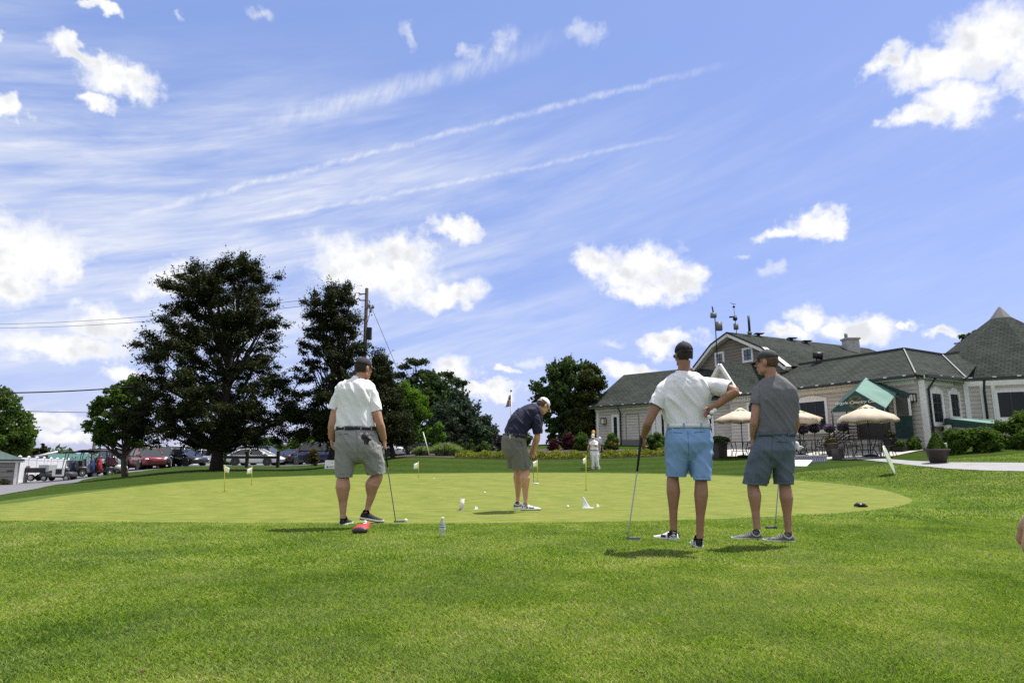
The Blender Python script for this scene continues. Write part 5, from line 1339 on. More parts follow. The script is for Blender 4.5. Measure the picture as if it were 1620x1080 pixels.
wire('slanting guy wire from the pole down to the smaller cedar', (ptop.x + .12, ptop.y, at(577, 474, 42).z), at(640, 610, 42), .0, .016, 'guy_wire')
def post_(u, v0, Y, r_, label, name='lamp_post', head=True):
    b = onto(u, Y); q = at(u, v0, Y); q.x = b.x; t = thing(name, label, 'pole', b); Shape().tube([b - Vector((0, 0, .2)), q], [r_, r_ * .8], 8).build('pole', mat('grey_pole', (.26, .25, .24), .7), t, True)
    s = Shape()
    if head: s.bar(q + Vector((-.55, 0, -.12)), q + Vector((.55, 0, .05)), .09, .09).ell(q + Vector((-.5, 0, -.2)), .12)
    else: s.box(q, (.35, .35, .12))
    s.build('head', DARKM, t); reframe(t)
post_(146.8, 651, 58, .16, 'thick grey pole with a short cross arm left of the small tree')
post_(163, 694, 60, .05, 'thin dark lamp post just right of the thick grey pole', 'lamp_post', False)
post_(320, 708, 66, .06, 'slender lamp post between kiosk and the big cedar trunk', 'lamp_post', False)
post_(201, 700, 62, .12, 'grey post half hidden behind the small tree trunk', 'lamp_post', False)

# ---- vehicles
TYRE, RIM = mat('tyre', (.018, .018, .018), .85), mat('alloy', (.45, .46, .47), .35, .7)
CGL = mat('car_glass', (.02, .025, .03), .05, spec=.8); HEADL = mat('headlight_glass', (.7, .7, .72), .1); TAIL = mat('tail_light', (.30, .015, .012), .25); CHR = mat('black_trim', (.02, .02, .02), .4)
def paint(n, c): return mat(n, c, .32, .15, coat=.8)
def wheel(t, x, y, r_, w_):
    sgn = 1 if y > 0 else -1; N = 20; s = Shape()
    def rg(r, yy): return [Vector((x + math.cos(2 * math.pi * k / N) * r, yy, r_ + math.sin(2 * math.pi * k / N) * r)) for k in range(N)]
    s.loft([rg(r_ * .6, y - w_ / 2 * sgn), rg(r_ * .95, y - w_ / 2 * sgn), rg(r_, y - w_ * .3 * sgn), rg(r_, y + w_ * .3 * sgn), rg(r_ * .95, y + w_ / 2 * sgn), rg(r_ * .62, y + w_ / 2 * sgn)]); o = s.build('wheel', TYRE, t, True)
    s = Shape()
    s.loft([rg(r_ * .64, y + w_ * .44 * sgn), rg(r_ * .64, y + w_ * .52 * sgn), rg(r_ * .57, y + w_ * .52 * sgn), rg(r_ * .55, y + w_ * .45 * sgn)], False)
    for k in range(7):
        a = 2 * math.pi * k / 7; s.bar(Vector((x, y + w_ * .5 * sgn, r_)), Vector((x + math.cos(a) * r_ * .6, y + w_ * .5 * sgn, r_ + math.sin(a) * r_ * .6)), .05, .02, Vector((0, 1, 0)))
    s.ell((x, y + w_ * .5 * sgn, r_), .07, .03, .07); s.build('rim', RIM, o)
BODY = {
 'sedan': dict(st=[(-2.36,.62,.42,.78),(-2.25,.80,.32,.93),(-1.5,.88,.22,.97),(0,.91,.2,.95),(1.2,.89,.21,.92),(1.95,.84,.24,.82),(2.28,.72,.32,.70),(2.36,.60,.38,.62)], cab=[(-2.0,.93),(-1.15,1.36),(-.2,1.43),(.35,1.40),(1.35,.91)], r=.335, wb=(-1.42,1.38)),
 'suv': dict(st=[(-2.38,.74,.45,1.0),(-2.3,.86,.36,1.12),(-1.5,.94,.26,1.12),(0,.96,.24,1.10),(1.2,.94,.26,1.06),(1.95,.90,.3,1.0),(2.3,.80,.38,.92),(2.38,.68,.42,.84)], cab=[(-2.32,1.10),(-2.05,1.66),(-.6,1.76),(.4,1.72),(1.25,1.06)], r=.38, wb=(-1.45,1.42)),
 'pickup': dict(st=[(-2.7,.84,.48,1.10),(-2.6,.92,.40,1.14),(-1.0,.95,.30,1.14),(.2,.95,.28,1.12),(1.3,.93,.30,1.10),(2.2,.90,.32,1.06),(2.6,.80,.4,.96),(2.7,.70,.46,.90)], cab=[(-.75,1.10),(-.6,1.76),(.2,1.82),(.6,1.78),(1.4,1.08)], r=.40, wb=(-1.7,1.75)),
}
def make_car(kind, m, label, cat, u, Y, yaw, group='parked cars', zoff=0.0):
    b = onto(u, Y); b.z += .02 + zoff; B = BODY[kind]; t = thing('parked_car' if kind != 'pickup' else 'pickup_truck', label, cat, (0, 0, 0), 0, group)
    def sec(x, w, zb, zt):
        h_ = zt - zb; P = [(-.86, 0), (-1, .16), (-1, .55), (-.95, .85), (-.84, 1), (.84, 1), (.95, .85), (1, .55), (1, .16), (.86, 0)]
        return [Vector((x, a * w, zb + c * h_)) for a, c in P]
    Shape().loft([sec(*q) for q in B['st']]).build('body', m, t, True)
    c = B['cab']; w = max(q[1] for q in B['st']) - .05; ztop = max(z for _, z in c); zlo = min(z for _, z in c) - .03
    def wat(z): return w - (z - zlo) / (ztop - zlo) * .20
    s = Shape(); L = [Vector((x, -wat(z), z)) for x, z in c]; Rr = [Vector((x, wat(z), z)) for x, z in c]
    s.loft([L, Rr]); s.build('window', CGL, t)
    s = Shape(); n = len(c)
    tops = [i for i in range(1, n - 1)]
    s.prism([L[i] + Vector((0, .01, .004)) for i in tops] + [Rr[i] + Vector((0, -.01, .004)) for i in reversed(tops)], (0, 0, .03))
    for side in (L, Rr):
        sg = -1 if side is L else 1; o_ = Vector((0, sg * .008, .006))
        for i, j in ((0, 1), (n - 1, n - 2)): s.tube([side[i] + o_, side[j] + o_], .045, 6)
        for i, j in zip(tops, tops[1:]): s.tube([side[i] + o_, side[j] + o_], .035, 6)
        xm = c[0][0] * .42 + c[-1][0] * .58; s.tube([Vector((xm - .15, sg * (wat(zlo) + .01), zlo)), Vector((xm - .22, sg * (wat(ztop) + .01), ztop))], .035, 6)
    s.build('roof', m, t, True)
    xf, xr_ = B['st'][-2], B['st'][1]
    for sg in (-1, 1):
        Shape().ell((xf[0] - .06, sg * xf[1] * .80, xf[3] - .10), .16, .18, .085).build('headlight', HEADL, t, True)
        Shape().ell((xr_[0] + .03, sg * xr_[1] * .86, xr_[3] - .16), .12, .14, .11).build('tail_light', TAIL, t, True)
        for x in B['wb']:
            N = 16; Shape().loft([[Vector((x + math.cos(a) * (B['r'] * 1.16), sg * (w + .052) + o, B['r'] + math.sin(a) * B['r'] * 1.16)) for a in np.linspace(0, 6.2832, N + 1)[:-1]] for o in (-.06, 0.004 * sg)]).build('wheel_arch', CHR, t)
            wheel(t, x, sg * (w - .02), B['r'], .21)
        Shape().ell((c[-1][0] - .35, sg * (w + .08), zlo + .12), .09, .10, .07).build('mirror', m, t, True)
    Shape().box((B['st'][-1][0] - .03, 0, B['st'][-1][2] + .06), (.10, 1.15, .13)).build('grille', CHR, t, False, .02)
    Shape().box((B['st'][0][0] + .02, 0, B['st'][0][2] + .16), (.06, .5, .14)).build('number_plate', mat('plate', (.6, .6, .6), .5), t)
    t.location = b; t.rotation_euler = (0, 0, yaw); return t
SIL, WHI, REDP, BLK, DRED, DGR, BLU = paint('silver_paint', (.62, .64, .66)), paint('white_car_paint', (.78, .78, .78)), paint('red_paint', (.17, .010, .012)), paint('black_paint', (.012, .012, .014)), paint('maroon_paint', (.13, .01, .014)), paint('graphite_paint', (.075, .08, .09)), paint('navy_paint', (.02, .035, .10))
make_car('sedan', paint('pearl_paint', (.78, .79, .80)), 'pale silver coupe side on behind the dark rail fence', 'car', 405, 58, -.03)
make_car('suv', DGR, 'dark car parked just behind the pale silver coupe', 'car', 418, 62.5, -.06)
make_car('suv', DGR, 'graphite SUV behind the pale ornamental grass', 'car', 640, 51.5, -.18)
make_car('suv', WHI, 'white SUV showing its roof behind the graphite one', 'car', 640, 56, -.2)
make_car('sedan', SIL, 'silver car whose bonnet shows at the white polo man\'s right hand', 'car', 594, 49.5, -.1)
make_car('pickup', WHI, 'white pickup between the two big trunks, right of the coupe', 'pickup', 484, 70, .5)
make_car('sedan', BLK, 'black car in front of the white pickup between the trunks', 'car', 472, 62, 1.2)
make_car('suv', BLU, 'blue grey SUV at the white polo man\'s left hand', 'car', 517, 57, .25)
make_car('suv', REDP, 'bright red SUV right of the small leaning tree', 'car', 231, 55, -.75)
make_car('sedan', WHI, 'white car between the small tree trunk and the red SUV', 'car', 213, 57.5, -1.15)
make_car('suv', SIL, 'silver SUV left of the small tree behind the golf carts', 'car', 190, 57, -.6)
make_car('suv', DGR, 'graphite hatchback tucked right behind the red SUV', 'car', 246, 59, -.8)
make_car('suv', BLK, 'black SUV between red SUV and maroon car', 'car', 254, 56, -1.2)
make_car('suv', DRED, 'maroon SUV directly left of the white van', 'car', 262, 61, -1.3)
make_car('suv', WHI, 'white van right of the maroon SUV, left of the kiosk', 'van', 277, 62, -1.2, zoff=.1)
make_car('sedan', BLK, 'low dark car in front of the white van and kiosk', 'car', 290, 58, -.4)
make_car('sedan', WHI, 'white car seen between kiosk and the big cedar trunk', 'car', 329, 66, -.2)
# ---- golf carts
def cart(u, Y, yaw, label, bodym, roofm, util=False, flat=False):
    b = onto(u, Y); b.z += .015; t = thing('golf_cart' if not util else 'utility_cart', label, 'golf cart', (0, 0, 0), 0, 'golf carts by the fence')
    def sec(x, w, zb, zt): return [Vector((x, a * w, zb + c * (zt - zb))) for a, c in ((-.9, 0), (-1, .3), (-1, .8), (-.88, 1), (.88, 1), (1, .8), (1, .3), (.9, 0))]
    Shape().loft([sec(-1.2, .55, .32, .62), sec(-1.0, .58, .28, .72), sec(-.3, .58, .26, .68), sec(-.15, .58, .26, .36), sec(.55, .58, .26, .36), sec(.7, .56, .28, .72), sec(1.05, .50, .30, .66), sec(1.2, .36, .34, .55)]).build('body', bodym, t, True)
    Shape().box((-.35, 0, .74), (.5, 1.05, .12)).build('seat', mat('seat_vinyl', (.55, .52, .46) if not util else (.03, .03, .03), .5), t, True, .03)
    Shape().box((-.66, 0, 1.0), (.10, 1.0, .42)).build('seat_back', mat('seat_vinyl', (.55, .52, .46), .5), t, True, .03)
    for x in (-.8, .82):
        for sg in (-1, 1): wheel(t, x, sg * .52, .23, .19)
    Shape().tube([(.62, .25, .66), (.42, .25, .92)], .02, 6).build('steering_column', DARKM, t); Shape().tube([Vector((.42 + math.cos(a) * .07, .25 + math.sin(a) * .17, .92 + math.cos(a) * .14)) for a in np.linspace(0, 6.283, 15)], .014, 5).build('steering_wheel', DARKM, t)
    if roofm is not None:
        for x in (-.95, .78):
            for sg in (-1, 1): Shape().tube([(x, sg * .5, .6), (x * .86, sg * .5, 1.74)], .025, 6).build('roof_post', DARKM, t)
        Shape().loft([sec(-1.15, .58, 1.72, 1.78), sec(-.9, .62, 1.74, 1.84), sec(.6, .62, 1.74, 1.84), sec(.85, .56, 1.72, 1.78)]).build('roof', roofm, t, True)
        Shape().prism([(.80, -.46, .74), (.80, .46, .74), (.68, .46, 1.70), (.68, -.46, 1.70)], (.012, 0, 0)).build('windscreen', mat('clear_plastic', (.6, .65, .68), .05, trans=.9, ior=1.1), t)
    if util:
        s = Shape().box((-1.5, 0, .70), (1.5, 1.2, .10)).box((-1.5, .58, .86), (1.5, .04, .3)).box((-1.5, -.58, .86), (1.5, .04, .3)).box((-2.25, 0, .86), (.04, 1.2, .3)); s.build('cargo_bed', DARKM, t); 
        Shape().box((-.9, 0, .98), (.75, 1.15, .55)).build('tool_box', mat('tool_box_grey', (.42, .42, .43), .5), t, False, .02); Shape().box((.2, -.6, .70), (.85, .05, .62)).build('side_panel', TRIM, t, False, .01); Shape().box((.25, -.63, .72), (.45, .03, .4)).build('opening', CHR, t)
        Shape().box((-2.5, -.3, .95), (.9, .05, .42)).build('tailgate', mat('bare_wood', (.30, .24, .17), .8), t)
        for sg in (-1, 1): wheel(t, -1.75, sg * .52, .26, .2)
    t.location = b; t.rotation_euler = (0, 0, yaw); return t
CBL, CWH = mat('cart_black', (.016, .016, .018), .4), mat('cart_white', (.72, .70, .66), .4)
utl = cart(97, 44.0, .12, 'flat white and black utility cart with a cargo bed, nearest the white fence', mat('cart_dark', (.05, .05, .055), .5), None, True)
utl.scale = (.84, .84, .84); cart(128, 46.0, .75, 'black roofed golf cart with dark blue bags, left one of the carts', CBL, CBL); cart(152, 46.5, .7, 'black roofed golf cart with a red bag on its rear', CBL, CBL); cart(172, 48.0, .2, 'golf cart with a white body carrying two people', CWH, CBL)
def bag(u, Y, c, label, z=.35, tilt=.12):
    b = onto(u, Y); b.z += z; d = Vector((-tilt, -.05, 1)).normalized(); t = thing('golf_bag', label, 'golf bag', b, 0, 'golf bags on the carts')
    Shape().tube([b, b + d * .2, b + d * .8, b + d * .84], [.11, .13, .14, .12], 10).build('bag', c, t, True)
    Shape().ell(b + d * .4 + Vector((0, -.13, 0)), .09, .07, .2).build('pocket', c, t, True)
    for k in range(6):
        a = k * 1.05; o_ = Vector((math.cos(a) * .08, math.sin(a) * .08, 0)); e_ = b + d * (1.02 + .06 * (k % 3)) + o_ * 1.5; s = Shape().tube([b + d * .8 + o_, e_], .01, 4).ell(e_, .05, .035, .035); s.build('club', DARKM if k % 2 else RIM, t)
    reframe(t)
bagc = {'navy': mat('bag_navy', (.02, .04, .14), .6), 'red': mat('bag_red', (.35, .02, .02), .6), 'grey': mat('bag_grey', (.35, .36, .40), .6), 'black': mat('bag_black', (.015, .015, .018), .6)}
for u, Y, k, l in ((118, 45.0, 'navy', 'bright navy golf bag on the left cart'), (123.5, 45.0, 'black', 'black golf bag beside the bright navy one'), (143, 45.3, 'grey', 'light grey golf bag on the middle cart'), (149, 45.2, 'navy', 'navy golf bag next to the light grey one'), (160.5, 45.6, 'red', 'red golf bag on the middle cart'), (155, 45.5, 'black', 'black golf bag left of the red one')): bag(u, Y, bagc[k], l)
# sponsor sign on two wire stakes
sgp = gp(521, 746.5); sg = thing('yard_sign', 'small white yard sign with blue logo on wire stakes beyond the green', 'sign', sgp); k = sgp.y / F
za, zb = at(521, 727.5, sgp.y).z, at(521, 741, sgp.y).z; xl, xr2 = at(513.8, 735, sgp.y).x, at(533, 735, sgp.y).x
pn = Shape().box(((xl + xr2) / 2, sgp.y, (za + zb) / 2), (xr2 - xl, .008, za - zb)).build('panel', TRIM, sg)
for u in (519.5, 527.5): x = at(u, 740, sgp.y).x; Shape().tube([(x, sgp.y + .012, sgp.z - .1), (x, sgp.y + .012, zb + .15)], .006, 5).build('stake', GREY, sg)
lc = at(518, 738.3, sgp.y - .006); s = Shape().tube([lc + Vector((0, .001, 0)), lc - Vector((0, .004, 0))], .042, 16); s.build('logo', mat('logo_navy', (.03, .03, .16), .6), pn); s = Shape().tube([lc + Vector((.022, -.001, .006)), lc + Vector((.022, -.007, .006))], .03, 14); s.build('logo', mat('logo_violet', (.22, .20, .42), .6), pn)
s = Shape()
for i, w_ in enumerate((.2, .16)): s.box((lc.x + .06 + w_ / 2 + .02, sgp.y - .007, lc.z + .02 - i * .04), (w_, .004, .018))
s.build('printed_line', mat('print_dark', (.08, .08, .12), .7), pn)
s = Shape().box((at(525, 731, sgp.y).x, sgp.y - .007, at(525, 731.5, sgp.y).z), (.06, .004, .06)); s.build('printed_mark', mat('print_grey', (.5, .5, .52), .7), pn); reframe(sg)
# ---------------------------------------------------------------- people
V3 = Vector
def cat_pts(P, k=4):
    P = [Vector(p) for p in P]; out = []
    for i in range(len(P) - 1):
        p0, p1, p2, p3 = P[max(i - 1, 0)], P[i], P[i + 1], P[min(i + 2, len(P) - 1)]
        for j in range(k):
            t = j / k; out.append(0.5 * (2 * p1 + (p2 - p0) * t + (2 * p0 - 5 * p1 + 4 * p2 - p3) * t * t + (3 * p1 - p0 - 3 * p2 + p3) * t ** 3))
    return out + [P[-1]]
def interp(r, n): return list(np.interp(np.linspace(0, len(r) - 1, n), range(len(r)), r))
def limb(s, pts, rad, seg=14):
    q = cat_pts(pts, 4); s.tube(q, interp(rad, len(q)), seg); return s
def solid(s, voxel, smooth=4, cuts=(), wrinkle=0.0, wscale=(14, 14, 6), seed=0.0, sheet_t=0.0, wr2=0.0):
    """union of the shape's closed pieces as one continuous skin, cut open at the cuffs"""
    me = bpy.data.meshes.new('tmp'); me.from_pydata([tuple(v) for v in s.v], [], s.f); me.update()
    bm = bmesh.new(); bm.from_mesh(me); bmesh.ops.recalc_face_normals(bm, faces=bm.faces); bm.to_mesh(me); bm.free()
    o = bpy.data.objects.new('tmp', me); COL.objects.link(o)
    md = o.modifiers.new('r', 'REMESH'); md.mode = 'VOXEL'; md.voxel_size = voxel; md.adaptivity = 0.0
    md = o.modifiers.new('s', 'SMOOTH'); md.factor = .5; md.iterations = smooth
    bpy.context.view_layer.update(); dg = bpy.context.evaluated_depsgraph_get()
    out = bpy.data.meshes.new_from_object(o.evaluated_get(dg)); bpy.data.objects.remove(o); bpy.data.meshes.remove(me)
    if wrinkle:
        n = len(out.vertices); co = np.empty(n * 3); out.vertices.foreach_get('co', co); co = co.reshape(-1, 3); no = np.empty(n * 3); out.vertex_normals.foreach_get('vector', no); no = no.reshape(-1, 3)
        d = np.empty(n)
        for i in range(n):
            x, y, z = co[i]
            p = Vector((x * wscale[0] + seed + z * 5.0, y * wscale[1], z * wscale[2] + x * 3.0))
            q = mnoise.noise(p); q2 = mnoise.noise(p * 2.3 + Vector((7, 3, 1)))
            m_ = .55 + .9 * mnoise.noise(Vector((x * 4 + 3 + seed, y * 4, z * 4)))
            d[i] = (max(0, 1 - 2.6 * abs(q)) ** 1.3) * 1.5 * max(m_, .12) + (.5 - abs(q2)) * .5
        co += no * (d * wrinkle - wrinkle * .3)[:, None]; out.vertices.foreach_set('co', co.ravel()); out.update()
    if cuts:
        bm = bmesh.new(); bm.from_mesh(out)
        for c, nrm, r in cuts:
            fs = [f for f in bm.faces if (f.calc_center_median() - c).length < r]
            es = {e for f in fs for e in f.edges}; vs = {v for f in fs for v in f.verts}
            bmesh.ops.bisect_plane(bm, geom=list(vs) + list(es) + fs, plane_co=c, plane_no=nrm, clear_outer=True)
        bm.to_mesh(out); bm.free()
    return out
CLOTH = {}
def cloth(name, col, rough=.85, pattern=None, pcol=None, bump=.25, bs=420.0, sheen=.03):
    m = bpy.data.materials.new(name); m.use_nodes = True; t = m.node_tree; q = G(t); b = t.nodes['Principled BSDF']; b.inputs['Roughness'].default_value = rough; b.inputs['Sheen Weight'].default_value = sheen; b.inputs['Specular IOR Level'].default_value = .25
    tcn = q.n('ShaderNodeTexCoord'); P = tcn.outputs['Object']
    f = q.noise(P, 6.0, 4.0, .6); c = q.ramp(f, [(.3, tuple(x * .93 for x in col)), (.7, tuple(min(1, x * 1.05) for x in col))])
    if pattern == 'leaf':
        w = q.noise(q.vm('ADD', P, q.vm('MULTIPLY', q.noise(P, 9.0, 2.0, .5, out='Color'), (.12, .12, .12))), 62.0, 4.0, .65)
        c = q.mix(q.m('MULTIPLY', q.smooth(w, .52, .60), q.smooth(q.noise(P, 5.0, 2.0), .38, .62, .15, .55)), c, pcol)
    if pattern == 'heather':
        c = q.mix(q.smooth(q.noise(q.vm('MULTIPLY', P, (1, 1, 9)), 120.0, 2.0, .6), .35, .68, 0, .55), c, pcol)
    t.links.new(c, b.inputs['Base Color'])
    bn = q.n('ShaderNodeBump'); bn.inputs['Strength'].default_value = bump; bn.inputs['Distance'].default_value = .002; t.links.new(q.noise(P, bs, 2.0, .6), bn.inputs['Height']); t.links.new(bn.outputs[0], b.inputs['Normal'])
    return m
def skin(name, col):
    m = bpy.data.materials.new(name); m.use_nodes = True; t = m.node_tree; q = G(t); b = t.nodes['Principled BSDF']; tcn = q.n('ShaderNodeTexCoord'); P = tcn.outputs['Object']
    c = q.ramp(q.noise(P, 7.0, 5.0, .65), [(.3, (col[0] * .82, col[1] * .74, col[2] * .70)), (.7, (col[0] * 1.08, col[1] * 1.08, col[2] * 1.08))])
    t.links.new(c, b.inputs['Base Color']); b.inputs['Roughness'].default_value = .5; b.inputs['Subsurface Weight'].default_value = .08; b.inputs['Subsurface Radius'].default_value = (.02, .008, .005); b.inputs['Specular IOR Level'].default_value = .4
    bn = q.n('ShaderNodeBump'); bn.inputs['Strength'].default_value = .15; bn.inputs['Distance'].default_value = .002; t.links.new(q.noise(P, 160.0, 3.0, .6), bn.inputs['Height']); t.links.new(bn.outputs[0], b.inputs['Normal'])
    return m
def hand(s, w, d, n, t, curl=.5, spread=.0, k=1.0, thumb=(.55, .62, .45), thcurl=.4):
    """w wrist, d towards the fingers, n out of the palm, t thumb side"""
    d = d.normalized(); n = (n - d * n.dot(d)).normalized(); t0 = d.cross(n); t = t0 if t0.dot(t) > 0 else -t0
    s.tube([w - d * .02 * k, w + d * .03 * k, w + d * .07 * k, w + d * .098 * k], [(.026 * k, .021 * k), (.036 * k, .019 * k), (.041 * k, .017 * k), (.036 * k, .013 * k)], 12, True, t)
    ends = []
    for i, (o_, L) in enumerate(((.030, .072), (.010, .080), (-.010, .075), (-.029, .058))):
        b = w + d * (.088 - .004 * abs(i - 1)) * k + t * o_ * k; dd = (d + t * spread * (1.5 - i) * .4).normalized(); pts = [b - d * .02 * k, b]; a = 0
        for f, an in ((.46, 48), (.31, 62), (.23, 40)):
            a = R(an) * curl * (1 + .08 * i); ax = t; rot = Matrix.Rotation(a if ax.cross(dd).dot(n) > 0 else -a, 3, ax); dd = rot @ dd; pts.append(pts[-1] + dd * L * f * k)
        s.tube(pts, [.0105 * k, .0105 * k, .0098 * k, .009 * k, .0072 * k], 8); s.ell(pts[-1], .0074 * k); ends.append(pts)
    b = w + d * .028 * k + t * .028 * k; td = (d * thumb[0] + t * thumb[1] + n * thumb[2]).normalized(); p1 = b + td * .042 * k; td2 = (td - t * .5 * thcurl + n * .35 * thcurl + d * .3).normalized(); p2 = p1 + td2 * .034 * k
    s.tube([b - td * .015 * k, b, p1, p2], [.015 * k, .0145 * k, .0115 * k, .0085 * k], 8); s.ell(p2, .0087 * k)
    return ends
def head_axes(f, pitch=0.0, roll=0.0):
    f = Vector((f[0], f[1], 0)).normalized(); S = Vector((f.y, -f.x, 0)); M = Matrix.Rotation(-pitch, 3, S) ; f2 = M @ f; U = S.cross(f2)
    M2 = Matrix.Rotation(roll, 3, f2); return M2 @ S, f2, M2 @ U
def head_solid(s, c, S, Fv, U, nb, k=1.0):
    L = lambda x, y, z: c + (S * x + Fv * y + U * z) * k
    E = lambda x, y, z, a, b, d: s.ell(L(x, y, z), S * a * k, Fv * b * k, U * d * k)
    E(0, -.012, .035, .076, .096, .084); E(0, .030, -.035, .060, .064, .082); E(0, .056, -.095, .036, .034, .028)
    for sg in (-1, 1):
        E(sg * .036, .018, -.075, .028, .044, .036); E(sg * .034, .066, -.030, .026, .024, .024); E(sg * .079, -.006, -.012, .010, .022, .033)
        E(sg * .031, .084, .024, .026, .012, .010)
    s.tube([L(0, .090, .012), L(0, .105, -.012), L(0, .114, -.032)], [.009 * k, .012 * k, .015 * k], 8); E(0, .093, -.060, .025, .010, .007); E(0, .091, -.072, .022, .011, .007)
    s.tube([nb, nb.lerp(L(0, -.018, -.07), .5), L(0, -.014, -.05)], [.066 * k, .057 * k, .056 * k], 14)
    return L
def person(label, Y, head, torso, arms, shorts, legs, feet, M, k=1.0, vox=.0075, cap=None, neck=None, belt=None, hair=(.03, .02, .015), face_f=(0, 1), head_pitch=0.0, wr=.015, socks=None, body_f=(0, 1), group=None, glasses=False, extra=None, long=False, head_roll=0.0, seams=()):
    """one figure; torso and shorts rows are (uL, uR, v, half depth, dy) or ('ax', u, v, dy, half width, half depth)"""
    P = lambda u, v, dy=0.0: at(u, v, Y + dy)
    N = 20
    def ring(row, sc=1.0, S=None, T=None):
        out = []
        if row[0] == 'ax':
            c = P(*row[1:4]); a, b = S * row[4] * k, T.cross(S).normalized() * row[5] * k
        else:
            c = P((row[0] + row[1]) / 2, row[2], row[4]); a, b = Vector((abs(row[1] - row[0]) / 2 * (Y + row[4]) / F, 0, 0)), Vector((0, row[3] * k, 0))
            if body_f is not None and False: pass
        for j in range(N):
            an = 2 * math.pi * j / N; ca, sa = math.cos(an), math.sin(an); e_ = 2 / 2.4
            out.append(c + a * (math.copysign(abs(ca) ** e_, ca) * sc) + b * (math.copysign(abs(sa) ** e_, sa) * sc))
        return out
    bf = Vector((body_f[0], body_f[1], 0)).normalized(); Sb = Vector((bf.y, -bf.x, 0))
    def rings(rows, sc=1.0):
        cs = [P(*r[1:4]) if r[0] == 'ax' else None for r in rows]; out = []
        for i, r in enumerate(rows):
            T = None
            if r[0] == 'ax': T = (cs[min(i + 1, len(rows) - 1)] - cs[max(i - 1, 0)]).normalized()
            out.append(ring(r, sc, Sb, T))
        return out
    g0 = feet[0]['heel'].copy(); root_loc = Vector((P(*neck).x, Y, h1(P(*neck).x, Y)))
    body, shirt, short = Shape(), Shape(), Shape(); cuts_s, cuts_p, sleeves = [], [], []
    S, Fv, U = head_axes(face_f, head_pitch, head_roll); hc = P(*head); nb = P(*neck)
    L = head_solid(body, hc, S, Fv, U, nb, k)
    body.loft(rings(torso, .86)); shirt.loft(rings(torso)); body.loft(rings(shorts, .86)); _sr = rings(shorts); _c = sum(_sr[-1], V3()) / N; _dn = V3((0, 0, -.05 * k)); short.loft(_sr + [[_c + (p_ - _c) * .72 + _dn * .7 for p_ in _sr[-1]], [_c + (p_ - _c) * .3 + _dn for p_ in _sr[-1]]])
    hands = {}
    for A in arms:
        sh, el, wr_ = P(*A['sh']), P(*A['el']), P(*A['wr'])
        m1, m2 = sh.lerp(el, .5), el.lerp(wr_, .3)
        q = A.get('r', 1.0) * k
        limb(body, [sh, m1, el, m2, wr_], [.052 * q, .048 * q, .040 * q, .043 * q, .027 * q])
        hm = P(*A['hem']); ax = (hm - sh).normalized(); hr = A.get('hr', .066) * k
        inn = P(*A['in']) if 'in' in A else sh
        sv = Shape(); sv.tube(cat_pts([sh.lerp(nb, .30) + V3((0, 0, -.020 * k)), sh, sh.lerp(hm, .55), hm, hm + ax * .04], 3), interp([.050 * k, .064 * k, (hr + .003) * 1.02, hr, hr * .98], 13), 16); sleeves.append(solid(sv, vox * 1.25, 3, [(hm, ax, .5)], wr * .8, (9, 9, 5), Y + len(sleeves)))
        hd = A['hand']; hands[A['side']] = (wr_, hand(body, wr_, hd['d'], hd['n'], hd['t'], hd.get('curl', .4), hd.get('spread', .1), k * hd.get('k', 1.0), hd.get('thumb', (.55, .62, .45)), hd.get('thc', .4)))
    for G_ in legs:
        hip, kn, an = P(*G_['hip']), P(*G_['kn']), P(*G_['an'])
        cb = kn.lerp(an, .30) + Vector((G_.get('bx', 0), -.012, 0)) * k
        limb(body, [hip, hip.lerp(kn, .5), kn, cb, kn.lerp(an, .68), an, an + Vector((0, 0, -.045 * k))], [.085 * k, .073 * k, .055 * k * (G_.get('cr', 1) * .7 + .27), .063 * k * G_.get('cr', 1), .0395 * k * (G_.get('cr', 1) * .7 + .3), .0325 * k, .036 * k])
        hl, hr_, hv = G_['hem']; dyh = G_.get('hdy', G_['kn'][2] if len(G_['kn']) > 2 else 0); hm = P((hl + hr_) / 2, hv, dyh); hw = abs(hr_ - hl) / 2 * (Y + dyh) / F
        tl = P(*G_['top']) if 'top' in G_ else hip
        ax = (hm - tl).normalized(); tw = G_.get('tw', .105) * k
        q = cat_pts([tl, tl.lerp(hm, .5), hm, hm + ax * .04], 4); short.tube(q, [(a, b) for a, b in zip(interp([tw, (tw + hw) / 2 * 1.03, hw, hw], len(q)), interp([.150 * k, .132 * k, G_.get('hd', .105) * k, G_.get('hd', .105) * k], len(q)))], 20, True, Vector((1, 0, 0)))
        cuts_p.append((hm, (ax * .6 + Vector((0, 0, -1))).normalized(), .17 * k))
    for ft in feet:
        a_ = ft['heel']; d = ft['toe'] - a_; body.tube([a_ + d * .2 + Vector((0, 0, .09 * k)), a_ + d * .28 + Vector((0, 0, .05)), a_ + d * .5 + Vector((0, 0, .032))], [.032 * k, .026 * k, .014 * k], 10)
    me = solid(body, vox, 3)
    me.transform(Matrix.Translation(-root_loc)); o = link('person', me, M['skin'], None, True); o.location = root_loc; tag(o, label, 'person', group)
    kids = []
    def kid(name, me_, m, sm=True, t=0.0, par=None):
        q = link(name, me_, m, par or o, sm)
        if par is None: kids.append(q)
        if t: md = q.modifiers.new('thickness', 'SOLIDIFY'); md.thickness = t; md.offset = -1
        return q
    def kids_shape(name, s, m, sm=True, par=None, bev=0): 
        q = s.build(name, m, par or o, sm, bev)
        if par is None: kids.append(q)
        return q
    # collar
    if M.get('collar', True):
        d = (L(0, -.014, -.05) - nb).normalized(); shirt.tube([nb - d * .03, nb + d * .012, nb + d * .030 * k], [.085 * k, .072 * k, .069 * k], 16); cuts_s.append((nb + d * .018 * k, d, .10 * k))
    bmj = bmesh.new()
